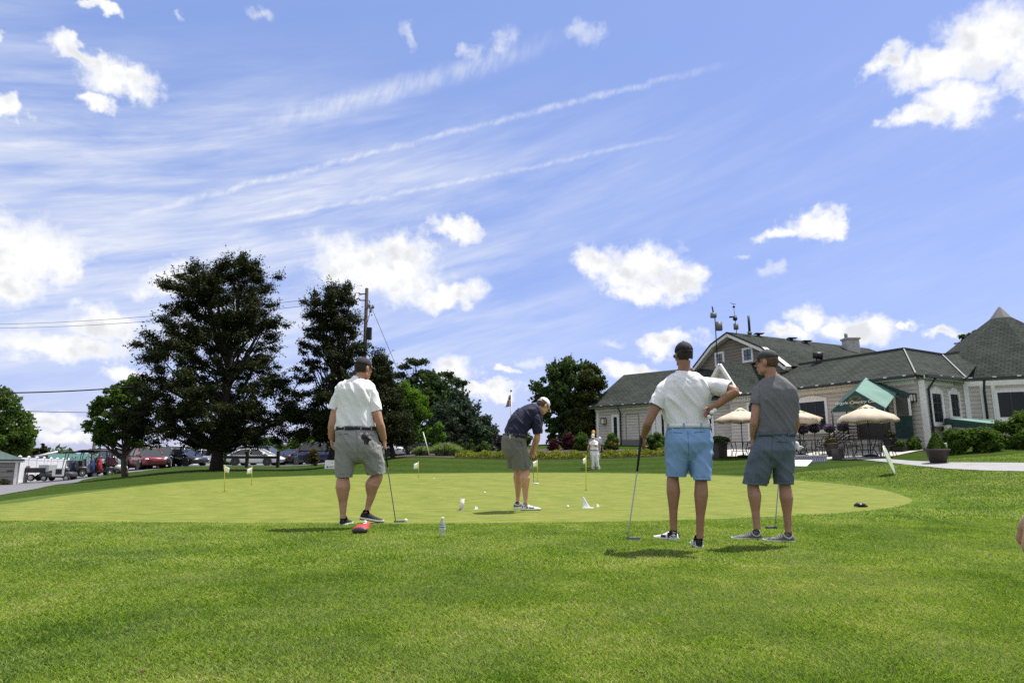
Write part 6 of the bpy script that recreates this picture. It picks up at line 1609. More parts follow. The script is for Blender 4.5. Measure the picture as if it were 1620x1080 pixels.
    for m_ in [solid(shirt, vox * 1.25, 5, cuts_s, wr, (8, 8, 3.6), Y)] + sleeves: bmj.from_mesh(m_)
    sme = bpy.data.meshes.new('shirt'); bmj.to_mesh(sme); bmj.free()
    kid('shirt', sme, M['shirt'], True, .005)
    kid('trousers' if long else 'shorts', solid(short, vox * 1.25, 9, cuts_p, wr * .85, (7, 7, 4.5), Y + 3), M['shorts'], True, .005)
    if belt:
        row, m_ = belt; rr = ring(row, 1.045, Sb, Vector((0, 0, 1)) if row[0] != 'ax' else (P(*torso[1][1:4]) - P(*torso[0][1:4])).normalized()); hgt = .019 * k
        up = Vector((0, 0, 1)) if row[0] != 'ax' else (P(*torso[1][1:4]) - P(*torso[0][1:4])).normalized()
        cc = sum(rr, Vector()) / N
        s = Shape(); s.loft([[p + (p - cc).normalized() * q + up * z for p in rr] for q, z in ((0, -hgt), (.006, -hgt), (.006, hgt), (0, hgt))], False); b_ = kids_shape('belt', s, m_)
        for j in (3, 11, 14, 16, 18):
            p = rr[j] + (rr[j] - cc).normalized() * .009; Shape().box(p, (.012, .012, .042 * k)).build('belt_loop', M['shorts'], b_)
    from mathutils.bvhtree import BVHTree
    for part, m_, line, r_ in seams:
        q = [c for c in kids if c.name.split('.')[0] == part][0]; bv = BVHTree.FromPolygons([v.co[:] for v in q.data.vertices], [f.vertices[:] for f in q.data.polygons]); pts = []
        for a_, b_ in zip(line, line[1:]):
            for j in range(5):
                u_, v_ = a_[0] + (b_[0] - a_[0]) * j / 4, a_[1] + (b_[1] - a_[1]) * j / 4; hit = bv.ray_cast(V3((0, 0, CAM_H)), ray(u_, v_).normalized())
                if hit[0] is not None: pts.append(hit[0] - ray(u_, v_).normalized() * .0005)
        if len(pts) > 3: Shape().tube(pts, r_ * k, 5).build('seam' if r_ < .003 else 'pocket_welt', m_, q)
    # shoes and socks
    for ft in feet:
        a_, b = ft['heel'], ft['toe']; d = b - a_; Ln = d.length; d.normalize(); sd = d.cross(Vector((0, 0, 1))).normalized(); up = sd.cross(d)
        prof = ((0, .020, .035), (.03, .030, .070), (.08, .035, .088), (.2, .037, .094), (.32, .037, .088), (.45, .041, .070), (.6, .046, .056), (.75, .048, .048), (.88, .042, .040), (.96, .028, .032), (1, .010, .024))
        s = Shape(); sl = Shape(); r1, r2 = [], []
        for t_, w, hh in prof:
            c = a_ + d * (t_ * Ln); w *= k; hh *= k
            r1.append([c + sd * (w * x) + up * (.018 * k + (hh - .018 * k) * z) for x, z in ((-1, 0), (-1.02, .4), (-.80, .78), (-.40, .98), (.40, .98), (.80, .78), (1.02, .4), (1, 0))])
            lift = .006 * k * max(0, t_ - .75) * 4
            r2.append([c + sd * ((w + .005 * k) * x) + up * (lift + .026 * k * z) for x, z in ((-.94, 0), (-1, .35), (-1, 1), (1, 1), (1, .35), (.94, 0))])
        s.loft(r1); u_ = kids_shape('shoe', s, ft['m'], True); sl.loft(r2); sl.build('sole', ft['sole'], u_, False)
        if ft.get('out'): Shape().loft([[p - up * .0 + up * (-.002 if i in (0, 5) else (-.013 * k if i in (1, 4) else -.018 * k)) for i, p in enumerate(rg)] for rg in r2]).build('outsole', ft['out'], u_)
        s = Shape()
        for t_ in (.36, .43, .50, .57): 
            c = a_ + d * (t_ * Ln) + up * (.088 - (t_ - .32) * .13) * k; s.tube([c - sd * .024 * k, c + up * .004, c + sd * .024 * k], .0035 * k, 5)
        s.build('lace', ft.get('lace', ft['sole']), u_)
        for (t0, t1, z0, z1, m_) in ft.get('patch', ()):
            for sg in (-1, 1):
                s = Shape(); pr = np.array(prof); P4 = []
                for t_, z in ((t0, z0), (t1, z0), (t1, z1), (t0, z1)):
                    w = float(np.interp(t_, pr[:, 0], pr[:, 1])) * k * 1.035; P4.append(a_ + d * (t_ * Ln) + sd * sg * w + up * z * k)
                s.prism(P4, sd * sg * .003); s.build('shoe_patch', m_, u_)
        if socks:
            q = P(*ft['an']); base = a_ + d * (.2 * Ln) + up * .075 * k; top = base.lerp(q, .5) if ft.get('low', True) else q; top = base + (q - base).normalized() * ft.get('sock', .055) * k
            kids_shape('sock', Shape().tube([base - up * .03, base, top], [.040 * k, .043 * k, .0415 * k], 14, False), socks); kids[-1].modifiers.new('t', 'SOLIDIFY').thickness = .004
    # hair, eyes, cap
    s = Shape().ell(L(0, -.014, .016), S * .0795 * k, Fv * .100 * k, U * .094 * k, 22, 14)
    me_ = bpy.data.meshes.new('hair'); me_.from_pydata([tuple(v) for v in s.v], [], s.f); bm = bmesh.new(); bm.from_mesh(me_)
    for co, no in ((L(0, -.016, 0), Fv - U * .25), (L(0, 0, -.038), -U + Fv * .1)): bmesh.ops.bisect_plane(bm, geom=bm.verts[:] + bm.edges[:] + bm.faces[:], plane_co=co, plane_no=no, clear_outer=True)
    bmesh.ops.recalc_face_normals(bm, faces=bm.faces); bm.to_mesh(me_); bm.free(); kid('hair', me_, mat('hair_%d' % int(hair[0] * 1000), hair, .8, bump=.6, bscale=220, vary=.3, vscale=60), True, .006)
    for sg in (-1, 1):
        e_ = kids_shape('eye', Shape().ell(L(sg * .031, .083, .006), .0125 * k), mat('eye_white', (.7, .68, .65), .2)); Shape().ell(L(sg * .031, .0925, .006), .0058 * k).build('iris', mat('iris', (.05, .03, .02), .2), e_, True)
        kids_shape('eyebrow', Shape().tube([L(sg * .016, .096, .026), L(sg * .032, .096, .031), L(sg * .048, .086, .027)], [.003, .004, .002], 6), mat('hair_%d' % int(hair[0] * 1000), hair, .8))
    if glasses:
        s = Shape()
        for sg in (-1, 1): s.tube([L(sg * .078, -.01, .01), L(sg * .075, .07, .012), L(sg * .058, .100, .010)], .0035 * k, 6); s.ell(L(sg * .032, .104, .004), S * .027 * k, Fv * .006 * k, U * .02 * k)
        s.tube([L(-.058, .1, .012), L(0, .112, .012), L(.058, .1, .012)], .003 * k, 6); kids_shape('glasses', s, mat('dark_lens', (.02, .012, .01), .1))
    if cap:
        cm, bm_, opening = cap['m'], cap.get('brim', cap['m']), cap.get('open', True)
        s = Shape().ell(L(0, -.010, .038), S * .083 * k, Fv * .104 * k, U * .090 * k, 26, 18)
        me_ = bpy.data.meshes.new('cap'); me_.from_pydata([tuple(v) for v in s.v], [], s.f); bm = bmesh.new(); bm.from_mesh(me_)
        bmesh.ops.bisect_plane(bm, geom=bm.verts[:] + bm.edges[:] + bm.faces[:], plane_co=L(0, 0, .036), plane_no=(-U - Fv * .16).normalized(), clear_outer=True)
        bmesh.ops.recalc_face_normals(bm, faces=bm.faces); bm.to_mesh(me_); bm.free(); c_ = kid('cap', me_, cm, True, .004)
        s = Shape(); rows = []
        for y_, wd, dz in ((.070, .076, .030), (.105, .074, .026), (.140, .062, .018), (.168, .036, .008), (.174, .010, .006)):
            rows.append([L(wd * x, y_ - .030 * x * x, dz - .020 * x * x) for x in np.linspace(-1, 1, 11)])
        s.loft(rows, False, False); b_ = s.build('brim', bm_, c_, True); b_.modifiers.new('t', 'SOLIDIFY').thickness = .005
        Shape().ell(L(0, -.010, .131), .009 * k, .009 * k, .005 * k).build('button', cm, c_, True)
        if opening:
            s = Shape(); s.tube([L(.034 * math.cos(a), -.113 + .010 * abs(math.cos(a)), .028 + .034 * math.sin(a)) for a in np.linspace(0, math.pi, 11)], .004 * k, 6); s.build('opening_trim', cm, c_, True)
            s = Shape().ell(L(0, -.112, .040), S * .029 * k, Fv * .004 * k, U * .024 * k); s.build('opening', mat('hair_%d' % int(hair[0] * 1000), hair, .8), c_, True)
            s = Shape().tube([L(.050 * x, -.115 + .016 * x * x, .022) for x in np.linspace(-1, 1, 9)], .0075 * k, 6); s.build('strap', bm_, c_, True)
        for (x, y, z, wd, hh, m_) in cap.get('marks', ()):
            p = L(x, y, z); nn = (p - L(0, -.01, .038)).normalized(); e_ = nn.cross(U).normalized(); Shape().box(p, (wd, .004, hh), e_, nn, e_.cross(nn)).build('emblem', m_, c_)
    if extra: extra(o, L, P, kids_shape, k)
    bpy.context.view_layer.update(); inv = o.matrix_world.inverted()
    for c in o.children: c.matrix_parent_inverse = inv
    return o, hands, P, L
def club(label, grip_top, grip_end, head_p, M_head, hdir, kind='blade', shaft_m=None, hz=0.0):
    t = thing('putter', label, 'golf club', (head_p.x, head_p.y, h1(head_p.x, head_p.y) if hz == 0 else head_p.z))
    a, b, c = Vector(grip_top), Vector(grip_end), Vector(head_p)
    Shape().tube([a, a.lerp(b, .05), b], [.013, .014, .0095], 10).ell(a, .013).build('grip', mat('club_grip', (.012, .012, .013), .7), t, True)
    Shape().tube([b, c + Vector((0, 0, .03)), c + Vector((0, 0, .012))], [.0062, .0055, .006], 8).build('shaft', shaft_m or mat('steel_shaft', (.30, .30, .31), .25, .8), t, True)
    h = Vector(hdir).normalized(); n_ = Vector((-h.y, h.x, 0)).normalized()
    s = Shape()
    if kind == 'blade': s.loft([[c + h * x + n_ * (y * w) + Vector((0, 0, z)) for y, z in ((-1, .003), (1, .003), (1.0, .024), (-.4, .024))] for x, w in ((-.02, .010), (-.005, .016), (.05, .018), (.10, .016), (.112, .008))])
    else:
        N = 20; s.loft([[c + h * (.035 + .052 * math.cos(2 * math.pi * i / N) * q) + n_ * (.012 + .048 * math.sin(2 * math.pi * i / N) * q) + Vector((0, 0, z)) for i in range(N)] for q, z in ((.8, .003), (1, .008), (1, .022), (.85, .028))])
    hd = s.build('head', M_head, t, kind != 'blade', .002 if kind == 'blade' else 0)
    if kind == 'mallet': Shape().ell(c + h * .035 + n_ * .02 + Vector((0, 0, .027)), .02, .016, .004).build('insert', mat('club_grip', (.012, .012, .013), .7), hd, True)
    Shape().bar(c + h * .02 + Vector((0, 0, .0255)), c + h * .07 + Vector((0, 0, .0255)), .004, .003).build('alignment_line', TRIM, hd)
    reframe(t); return t
def gfoot(u, v, dirv, m, sole, an, L=.29, lift=0.0, k=1.0, **kw):
    a = gp(u, v); d = Vector((dirv[0], dirv[1], 0)).normalized() * L * k; b = a + d; gz = .010 if poly_sd(GREEN, [a.x], [a.y])[0] < 0 else -.004; a.z = h1(a.x, a.y) + gz + lift; b.z = h1(b.x, b.y) + gz
    return dict(heel=a, toe=b, m=m, sole=sole, an=an, **kw)
SK1, SK2, SK3, SK4 = skin('skin_tan', (.47, .26, .165)), skin('skin_pink', (.54, .31, .21)), skin('skin_brown_tan', (.30, .158, .094)), skin('skin_light', (.40, .22, .145))
WHITE_R, BLACKR, GREYR = mat('white_rubber', (.78, .78, .78), .5), mat('black_knit', (.020, .020, .023), .8, bump=.5, bscale=300), mat('grey_knit', (.14, .145, .155), .8, vary=.25, vscale=30, bump=.4, bscale=300)
WHL = mat('white_leather', (.74, .74, .74), .5); DSOLE = mat('dark_sole', (.02, .02, .02), .7)
SEAMG, SEAMG2, SEAMB, SEAMS, SEAMW = [mat('seam_%d' % i, c, .9) for i, c in enumerate(((.13, .13, .125), (.06, .06, .058), (.08, .15, .28), (.04, .055, .07), (.5, .5, .5)))]
CAPB = mat('black_cap', (.016, .016, .018), .8, bump=.3, bscale=200); CAPW = mat('white_cap', (.76, .76, .77), .8, bump=.3, bscale=200); CAPG = mat('charcoal_cap', (.035, .036, .042), .8, bump=.3, bscale=200)

# --- man on the left: white polo, light grey shorts, black cap, walking pose with one heel up
kA = 1.09; YA = 8.0
fA = [gfoot(540.5, 831.5, (.10, .99), BLACKR, WHITE_R, (542.5, 814, 0), k=kA, patch=((.55, .75, .03, .045, mat('grey_knit', (.14, .145, .155))),), lace=BLACKR)]
tA = gp(607, 828.0); tA.z += .008; hA = P_ = at(569.5, 820.5, tA.y - .02); hA = tA + (hA - tA).normalized() * .285 * kA
fA.append(dict(heel=hA, toe=tA, m=BLACKR, sole=WHITE_R, out=DSOLE, an=(582.5, 800, .10), lace=BLACKR))
def exA(o, L, P, ks, k):
    p = P(576.5, 691, -.165); s = Shape()
    for i, (dx, dz) in enumerate(((-.045, .0), (-.02, -.045), (.005, -.055), (.03, -.05), (.045, -.03), (.0, .02))): s.ell(p + V3((dx, .01 * (i % 2), dz)), .022, .014, .034)
    ks  # the glove is a thing of its own
    g = thing('golf_glove', 'crumpled black golf glove tucked in the back pocket of the light grey shorts', 'glove', p); s.ell(p, .05, .02, .04).build('palm', mat('black_glove', (.015, .015, .017), .6), g, True)
    for i, (dx, dz, tx) in enumerate(((-.05, -.05, -.02), (-.022, -.07, -.005), (.008, -.075, .003), (.036, -.068, .012), (.058, -.02, .03))): Shape().tube([p + V3((dx * .6, -.004, dz * .3)), p + V3((dx, -.014, dz)), p + V3((dx + tx, -.010, dz - .018))], [.014, .013, .009], 8).build('finger', mat('black_glove', (.015, .015, .017), .6), g, True)
    reframe(g)
    q = P(568.0, 599.5, -.085); ks('collar_tab', Shape().box(q, (.014, .006, .045)), mat('black_print', (.01, .01, .012), .6))
person('man in plain white polo shirt and light grey shorts with black cap, one heel raised', YA, (575, 582.5, .02),
 [(531.5,593.5,680,.135,0),(530.5,594,674,.15,0),(532,592,662,.148,0),(533,589.5,645,.145,0),(532.5,592,630,.150,0),(533,594,617,.150,0),(538,591,608,.13,0),(547,584,602,.105,0),(556,578,598.5,.075,0)],
 [dict(side='l', sh=(540,617,0), el=(526.5,669,-.03), wr=(524.5,694,.03), r=1.18, hem=(527.8,648,-.02), hr=.062, hand=dict(d=V3((.12,.10,-1)), n=V3((1,.35,0)), t=V3((.2,1,0)), curl=.55)),
  dict(side='r', sh=(586.5,618,0), el=(600,668,-.04), wr=(607.5,696,.06), r=1.18, hem=(595.5,651,-.02), hr=.064, hand=dict(d=V3((.10,.30,-1)), n=V3((-1,.1,0)), t=V3((0,1,.2)), curl=.95))],
 [(533,593,676,.130,0),(531,595,686,.150,-.01),(530.5,599,700,.165,-.02),(530.5,602,714,.150,-.01),(531,603,724,.12,0)],
 [dict(hip=(548,705,0), kn=(543,752,0), an=(542.5,813,0), cr=1.3, hem=(531,557,754.5), tw=.125, hd=.105, top=(548,706,0)),
  dict(hip=(584,705,0), kn=(596.5,752,.10), an=(582.5,800,.10), cr=1.3, hem=(582.5,608.5,749), tw=.13, hd=.11, top=(585,706,0), bx=-.02)],
 fA, dict(skin=SK1, shirt=cloth('white_polo', (.84, .835, .82)), shorts=cloth('light_grey_shorts', (.27, .268, .258))), kA, cap=dict(m=CAPB, open=False, marks=((.0, -.1165, .066, .020, .006, TRIM), (-.02, -.113, .072, .014, .005, TRIM))), neck=(567.5,600,0), belt=((533,593.3,677.5,.146,0), mat('dark_belt', (.02, .022, .03), .5)), face_f=(.62, .78), body_f=(.25, .97), socks=BLACKR, extra=exA, seams=(('shorts', SEAMG, [(575,685.5),(592,689)], .0035), ('shorts', SEAMG, [(536.5,687),(551,685.5)], .0035), ('shorts', SEAMG, [(564,680),(565,704),(567,728)], .002), ('shorts', SEAMG, [(532,749.5),(556,749.5)], .002), ('shorts', SEAMG, [(583,744.5),(607.5,744)], .002), ('shirt', SEAMW, [(529,645.5),(537,646)], .0015)))
pg = at(607, 700, YA + .12)
club('black gripped putter held low by the man in the white polo', at(606.5, 688, YA + .10), at(613, 738, YA + .12), at(625.5, 826.3, YA + .30), mat('dark_steel', (.10, .10, .11), .3, .7), (1, .15, 0), 'blade', mat('graphite_shaft', (.10, .10, .11), .3, .6))

# --- putting man: navy polo, grey shorts, white cap
kB = 1.05; YB = 10.35
fB = [gfoot(824.5, 808.2, (.96, .22), WHL, WHITE_R, (832, 789, 0), k=1.1, out=DSOLE, patch=((.02, .30, .03, .075, mat('grey_shoe', (.10, .10, .11), .6)), (.38, .62, .03, .05, mat('grey_shoe', (.10, .10, .11), .6)))),
      gfoot(813.5, 805.5, (.80, .55), mat('grey_shoe', (.10, .10, .11), .6), WHITE_R, (819, 787, .3), k=1.05)]
def exB(o, L, P, ks, k):
    p = P(809.5, 690.5, -.17); t = thing('golf_tees', 'white tees sticking out of the grey shorts pocket of the putting man', 'tees', p)
    for i in (-1, 0, 1): Shape().box(p + V3((i * .026, -.02 + .006 * i, 0)), (.013, .008, .075), (1, 0, .1), (0, 1, 0), (-.1 - .05 * i, 0, 1)).build('tee', TRIM, t)
    reframe(t)
person('man in navy polo, grey shorts and white cap bending over on the green', YB, (859.5, 641.5, .16),
 [('ax',815,693,.0,.178,.152),('ax',815.5,684,.0,.186,.158),('ax',820,673,.03,.186,.160),('ax',829,662,.07,.195,.162),('ax',838,654,.11,.205,.150),('ax',845,649,.13,.19,.125),('ax',850,646,.14,.12,.09)],
 [dict(side='r', sh=(848,660,-.03), el=(850.5,692,-.02), wr=(844,714,.24), hem=(851,686,-.02), hr=.072, hand=dict(d=V3((-.15,.35,-.9)), n=V3((-.3,.9,.2)), t=V3((.5,.6,-.5)), curl=.95)),
  dict(side='l', sh=(852,654,.33), el=(849,690,.40), wr=(842,712,.31), hem=(851,684,.37), hr=.066, hand=dict(d=V3((-.1,-.05,-1)), n=V3((.2,-.9,.1)), t=V3((.6,.3,-.4)), curl=.95))],
 [('ax',815,688,.0,.172,.150),('ax',812,694,.0,.190,.172),('ax',813,706,.02,.195,.182),('ax',816.5,718,.03,.18,.17)],
 [dict(hip=(818,706,-.06), kn=(830,742,-.02), an=(831.5,789,0), cr=1.3, hem=(812,840.5,742), hdy=-.02, tw=.135, hd=.115, top=(819,708,-.04)),
  dict(hip=(815,706,.18), kn=(820,742,.26), an=(819.5,787,.3), cr=1.25, hem=(803,828,739.5), hdy=.26, tw=.125, hd=.11, top=(815,708,.16))],
 fB, dict(skin=SK2, shirt=cloth('navy_polo', (.012, .014, .036), .7), shorts=cloth('grey_shorts', (.155, .150, .145))), kB, cap=dict(m=CAPW), neck=(853,645.5,.145), belt=(('ax',815,688.5,.0,.182,.158), mat('dark_belt', (.02, .022, .03), .5)), face_f=(.85, .52), head_pitch=.62, body_f=(.93, .37), socks=WHL, glasses=True, extra=exB, hair=(.10, .06, .035), seams=(('shorts', SEAMG2, [(804,692.5),(826,700)], .0035), ('shorts', SEAMG2, [(825,698),(829,720),(832,741)], .002), ('shorts', SEAMG2, [(813,737),(839,738)], .002)))
gB0 = at(843.5, 709, YB + .30); gB1 = at(842.6, 728, YB + .46); hB = at(844.5, 766, YB + 1.0)
club('white headed putter swung out in front of the bending man', gB0, gB1, hB, WHL, (1, .1, 0), 'mallet', None, 1.0)

# --- man with light blue shorts, right hand on hip with golf balls
kC = 1.0; YC = 6.12
fC = [gfoot(1073.0, 856.0, (-.66, .75), WHL, WHITE_R, (1065.5, 832, 0), out=DSOLE, patch=((.0, .34, .03, .080, BLACKR), (.42, .60, .03, .055, mat('navy_knit', (.02, .03, .06), .8)))), gfoot(1107, 867.5, (.10, .99), BLACKR, WHITE_R, (1107.5, 844, -.1), patch=((.30, .55, .03, .06, WHL), (.04, .10, .03, .07, WHL)))]
def exC(o, L, P, ks, k): pass
oC, hC, PC, LC = person('man in pale patterned polo and light blue shorts, hand on hip with golf balls', YC, (1081.5, 561.5, 0),
 [(1055,1122.5,678,.130,0),(1054,1122,670,.142,0),(1052,1119.5,660,.138,0),(1049,1119.5,644,.135,0),(1047,1122,628,.142,0),(1046,1125,614,.142,0),(1049,1121,603,.125,0),(1057,1109,595,.10,0),(1069,1096,588,.075,0)],
 [dict(side='l', sh=(1053,611,0), el=(1026.5,667,-.03), wr=(1017.5,691,.10), hem=(1037,642.5,-.02), hr=.066, hand=dict(d=V3((-.14,.25,-1)), n=V3((.9,.5,0)), t=V3((.3,1,.1)), curl=1.0)),
  dict(side='r', sh=(1112,606,0), el=(1163.5,618.5,-.20), wr=(1130,643.5,-.17), hem=(1154,616,-.15), hr=.074, r=1.04, hand=dict(d=V3((-.62,.25,-.75)), n=V3((.25,-1,.1)), t=V3((-.6,-.2,.75)), curl=.75))],
 [(1057,1122,674,.128,0),(1055,1124,684,.146,-.01),(1053.5,1127,700,.165,-.02),(1053.5,1126.5,714,.148,-.01),(1054,1125,722,.12,0)],
 [dict(hip=(1072,704,0), kn=(1064.5,754,.03), an=(1065.5,831,0), hem=(1053.8,1085.5,753), tw=.098, hd=.112, top=(1072,706,0)),
  dict(hip=(1107,704,0), kn=(1109,757,-.06), an=(1107.5,843,-.1), hem=(1094.5,1123.5,759.5), tw=.100, hd=.112, top=(1107.5,706,0))],
 fC, dict(skin=SK3, shirt=cloth('pale_patterned_polo', (.80, .79, .80), pattern='leaf', pcol=(.60, .59, .63)), shorts=cloth('light_blue_shorts', (.20, .335, .56))), kC, cap=dict(m=CAPB), neck=(1081.5,590,0), belt=((1056.5,1121.5,674,.14,0), mat('white_belt', (.72, .72, .72), .5)), face_f=(-.12, .99), body_f=(-.1, .99), socks=BLACKR, extra=exC, seams=(('shorts', SEAMB, [(1061.5,683.5),(1079,684.5)], .0035), ('shorts', SEAMB, [(1098,684),(1115,682.5)], .0035), ('shorts', SEAMB, [(1088,677),(1089,700),(1090,722)], .002), ('shorts', SEAMB, [(1055,748),(1085,748.5)], .002), ('shorts', SEAMB, [(1095,754.5),(1122,754)], .002), ('shirt', SEAMW, [(1061,592),(1071,597),(1082,599),(1093,597),(1103,592)], .0015)))
club('putter with long black grip leaned on by the man in light blue shorts', at(1014.5, 689, YC + .10), at(1008, 745, YC + .02), at(993.5, 853.5, YC + .05), mat('dark_steel', (.10, .10, .11), .3, .7), (.96, -.2, 0), 'blade')

# --- man in grey polo and slate shorts
kD = 1.0; YD = 6.38
fD = [gfoot(1207, 854.5, (-.97, .20), GREYR, WHITE_R, (1197, 830, 0), L=.31, sock=.075, lace=GREYR), gfoot(1258, 858.5, (-.93, .30), GREYR, WHITE_R, (1247, 834.5, 0), L=.30, sock=.075, lace=GREYR)]
person('man in grey polo, slate blue shorts and charcoal cap, face turned left, hand in pocket', YD, (1213, 573, 0),
 [(1197,1254,690,.130,0),(1196.5,1255,680,.138,0),(1196,1258,664,.138,0),(1195.5,1260,646,.140,0),(1195,1261,630,.142,0),(1196,1259,617,.135,0),(1200,1252,608,.115,0),(1207,1243,600,.095,0),(1212,1233,594.5,.072,0)],
 [dict(side='l', sh=(1201,619,0), el=(1193.5,666,-.03), wr=(1190.8,692,.05), hem=(1196.3,641,-.02), hr=.060, hand=dict(d=V3((.12,.25,-1)), n=V3((1,.1,0)), t=V3((.1,1,0)), curl=.35)),
  dict(side='r', sh=(1250,622,0), el=(1258.5,668,.10), wr=(1252,696,.24), hem=(1256,649,.05), hr=.062, hand=dict(d=V3((-.4,.5,-.8)), n=V3((-.8,-.1,.1)), t=V3((-.1,.9,.3)), curl=.95))],
 [(1198,1253.5,686,.128,0),(1195,1256,697,.146,-.01),(1189,1256,712,.160,-.02),(1184,1255.5,724,.142,-.01),(1182,1255,733,.12,0)],
 [dict(hip=(1209,715,0), kn=(1191.5,765,.02), an=(1197,829,0), hem=(1175.3,1213.5,766.5), tw=.105, hd=.112, top=(1206,716,0)),
  dict(hip=(1239,715,0), kn=(1241.5,766,-.02), an=(1247,834,0), hem=(1225.5,1253.5,766), tw=.100, hd=.110, top=(1239,716,0))],
 fD, dict(skin=SK4, shirt=cloth('grey_polo', (.135, .134, .142), pattern='heather', pcol=(.19, .19, .20)), shorts=cloth('slate_shorts', (.100, .128, .158))), kD, cap=dict(m=CAPG, open=False, marks=((.045, -.100, .052, .022, .010, TRIM), (.064, -.080, .052, .010, .012, TRIM))), neck=(1221.5,597,0), belt=((1197.5,1254,687,.137,0), mat('slate_belt', (.07, .09, .11), .6)), face_f=(-.80, .60), body_f=(-.45, .9), socks=WHL, hair=(.10, .075, .058), seams=(('shorts', SEAMS, [(1229,698),(1246.5,700)], .0035), ('shorts', SEAMS, [(1222,690),(1221,712),(1219,734)], .002), ('shorts', SEAMS, [(1177,761),(1212,761.5)], .002), ('shorts', SEAMS, [(1226,761),(1253,761)], .002)))
club('putter hanging behind the legs of the man in slate shorts', at(1240, 694, YD + .34), at(1235, 728, YD + .36), at(1226.5, 836, YD + .48), mat('dark_steel', (.10, .10, .11), .3, .7), (-.9, -.2, 0), 'blade')
pt = at(1259.5, 703.5, YD + .12); s = Shape(); gl = thing('white_glove', 'white golf glove sticking out of the right pocket of the man in grey', 'glove', pt)
Shape().ell(pt, .030, .02, .036).build('palm', CAPW, gl, True)
for i in range(4): Shape().tube([pt + V3((.01 * i - .01, -.005, -.01)), pt + V3((.012 * i + .008, -.012, -.045 + .008 * i)), pt + V3((.015 * i + .018, -.012, -.062 + .012 * i))], [.009, .009, .006], 8).build('finger', CAPW, gl, True)
reframe(gl)

# --- two people beyond the green
YE = gp(941, 742).y
def simple_feet(u1, u2, v, m, so, dirs=((-.1, -1), (.2, -1)), k=1.0): return [gfoot(u1, v, dirs[0], m, so, (u1, v - 3.5, .1), k=k), gfoot(u2, v, dirs[1], m, so, (u2, v - 3.5, .1), k=k)]
BRSH = mat('brown_leather', (.12, .06, .03), .6)
kE = 0.97
person('woman all in white with a white visor, looking at a phone beyond the green', YE, (938.2, 690.3, -.02),
 [(933.5,946.5,713,.13,0),(933.5,946.5,711,.135,0),(934,946,707,.125,0),(933.5,946,702,.12,0),(934,945,698.5,.11,0),(936,943,696.5,.08,0)],
 [dict(side='l', sh=(944.5,699.5,0), el=(945.5,706,-.02), wr=(938,703,-.26), hem=(943,704.5,-.2), hr=.055, hand=dict(d=V3((-1,-.2,.3)), n=V3((0,-.3,1)), t=V3((0,-.6,.6)), curl=.6)),
  dict(side='r', sh=(935,699.5,0), el=(933.0,705,-.06), wr=(930.5,699.5,-.28), hem=(932.4,703.5,-.1), hr=.055, hand=dict(d=V3((-.3,-.3,.8)), n=V3((.3,.5,.3)), t=V3((.5,0,.5)), curl=.6))],
 [(934,946,711.5,.125,0),(933.8,947,716,.14,0),(934.5,947.5,720,.135,0),(935,947,722,.12,0)],
 [dict(hip=(937.5,718,0), kn=(939,728,-.03), an=(939,738.5,0), hem=(936.2,940.8,738.5), tw=.075, hd=.06, top=(938,718,0)), dict(hip=(944,718,0), kn=(944.6,728,-.03), an=(945.7,738.5,0), hem=(943.4,948,738.5), tw=.075, hd=.06, top=(943.5,718,0))],
 simple_feet(938.5, 945.5, 741.2, BRSH, WHITE_R, k=.85), dict(skin=SK2, shirt=cloth('white_top', (.78, .78, .78)), shorts=cloth('white_trousers', (.74, .74, .72))), kE, .016, dict(m=mat('straw_visor', (.62, .55, .42), .8), open=False), (938.6, 696.5, 0), ((934,946.2,712,.13,0), mat('dark_belt', (.02, .022, .03), .5)), (.12, .09, .05), (-.35, -.94), .35, .006, None, (-.3, -.95), long=True)
ph = at(929.5, 697.5, YE - .36); t = thing('mobile_phone', 'small dark phone held up by the woman in white', 'phone', ph); Shape().box(ph, (.075, .01, .15), (1, .2, 0), (-.2, 1, -.3)).build('case', BLACKR, t, False, .004); Shape().box(ph + V3((.0, .007, -.002)), (.066, .004, .135), (1, .2, 0), (-.2, 1, -.3)).build('screen', mat('screen_glass', (.05, .06, .07), .1), t); reframe(t)
YF = YE + .75
person('man with an orange cap and grey blue shirt standing behind the woman in white', YF, (938.8, 684.5, 0),
 [(932.5,949,712,.13,0),(932.3,949,708,.14,0),(932.2,949,702,.14,0),(932.8,948.5,696.5,.13,0),(935,945,692.8,.09,0)],
 [dict(side='l', sh=(946.8,696,0), el=(949.3,705.5,0), wr=(949.3,711.5,-.05), hem=(948.6,702.5,0), hr=.07, hand=dict(d=V3((-.1,-.1,-1)), n=V3((-1,0,0)), t=V3((0,-1,0)), curl=.5)),
  dict(side='r', sh=(934,696,0), el=(931,705.5,0), wr=(929.8,711.5,-.05), hem=(931.7,702.5,0), hr=.07, hand=dict(d=V3((.1,-.1,-1)), n=V3((1,0,0)), t=V3((0,-1,0)), curl=.9))],
 [(933,948.5,711,.13,0),(933,949,716,.15,0),(933.5,948.5,721,.14,0)],
 [dict(hip=(937,717,0), kn=(937,726.5,0), an=(937,737,0), hem=(933.6,940.4,726.5), tw=.10, hd=.10), dict(hip=(945.5,717,0), kn=(946,726.5,0), an=(946.5,737,0), hem=(942.5,949.3,726.5), tw=.10, hd=.10)],
 simple_feet(936.5, 946.5, 739.6, BRSH, WHITE_R), dict(skin=SK1, shirt=cloth('grey_blue_polo', (.20, .23, .30)), shorts=cloth('pale_shorts', (.45, .46, .48))), 1.0, .016, dict(m=mat('orange_cap', (.62, .30, .06), .8), open=False), (939, 692.5, 0), None, (.1, .06, .03), (-.1, -1), .1, .006, WHL, (0, -1))
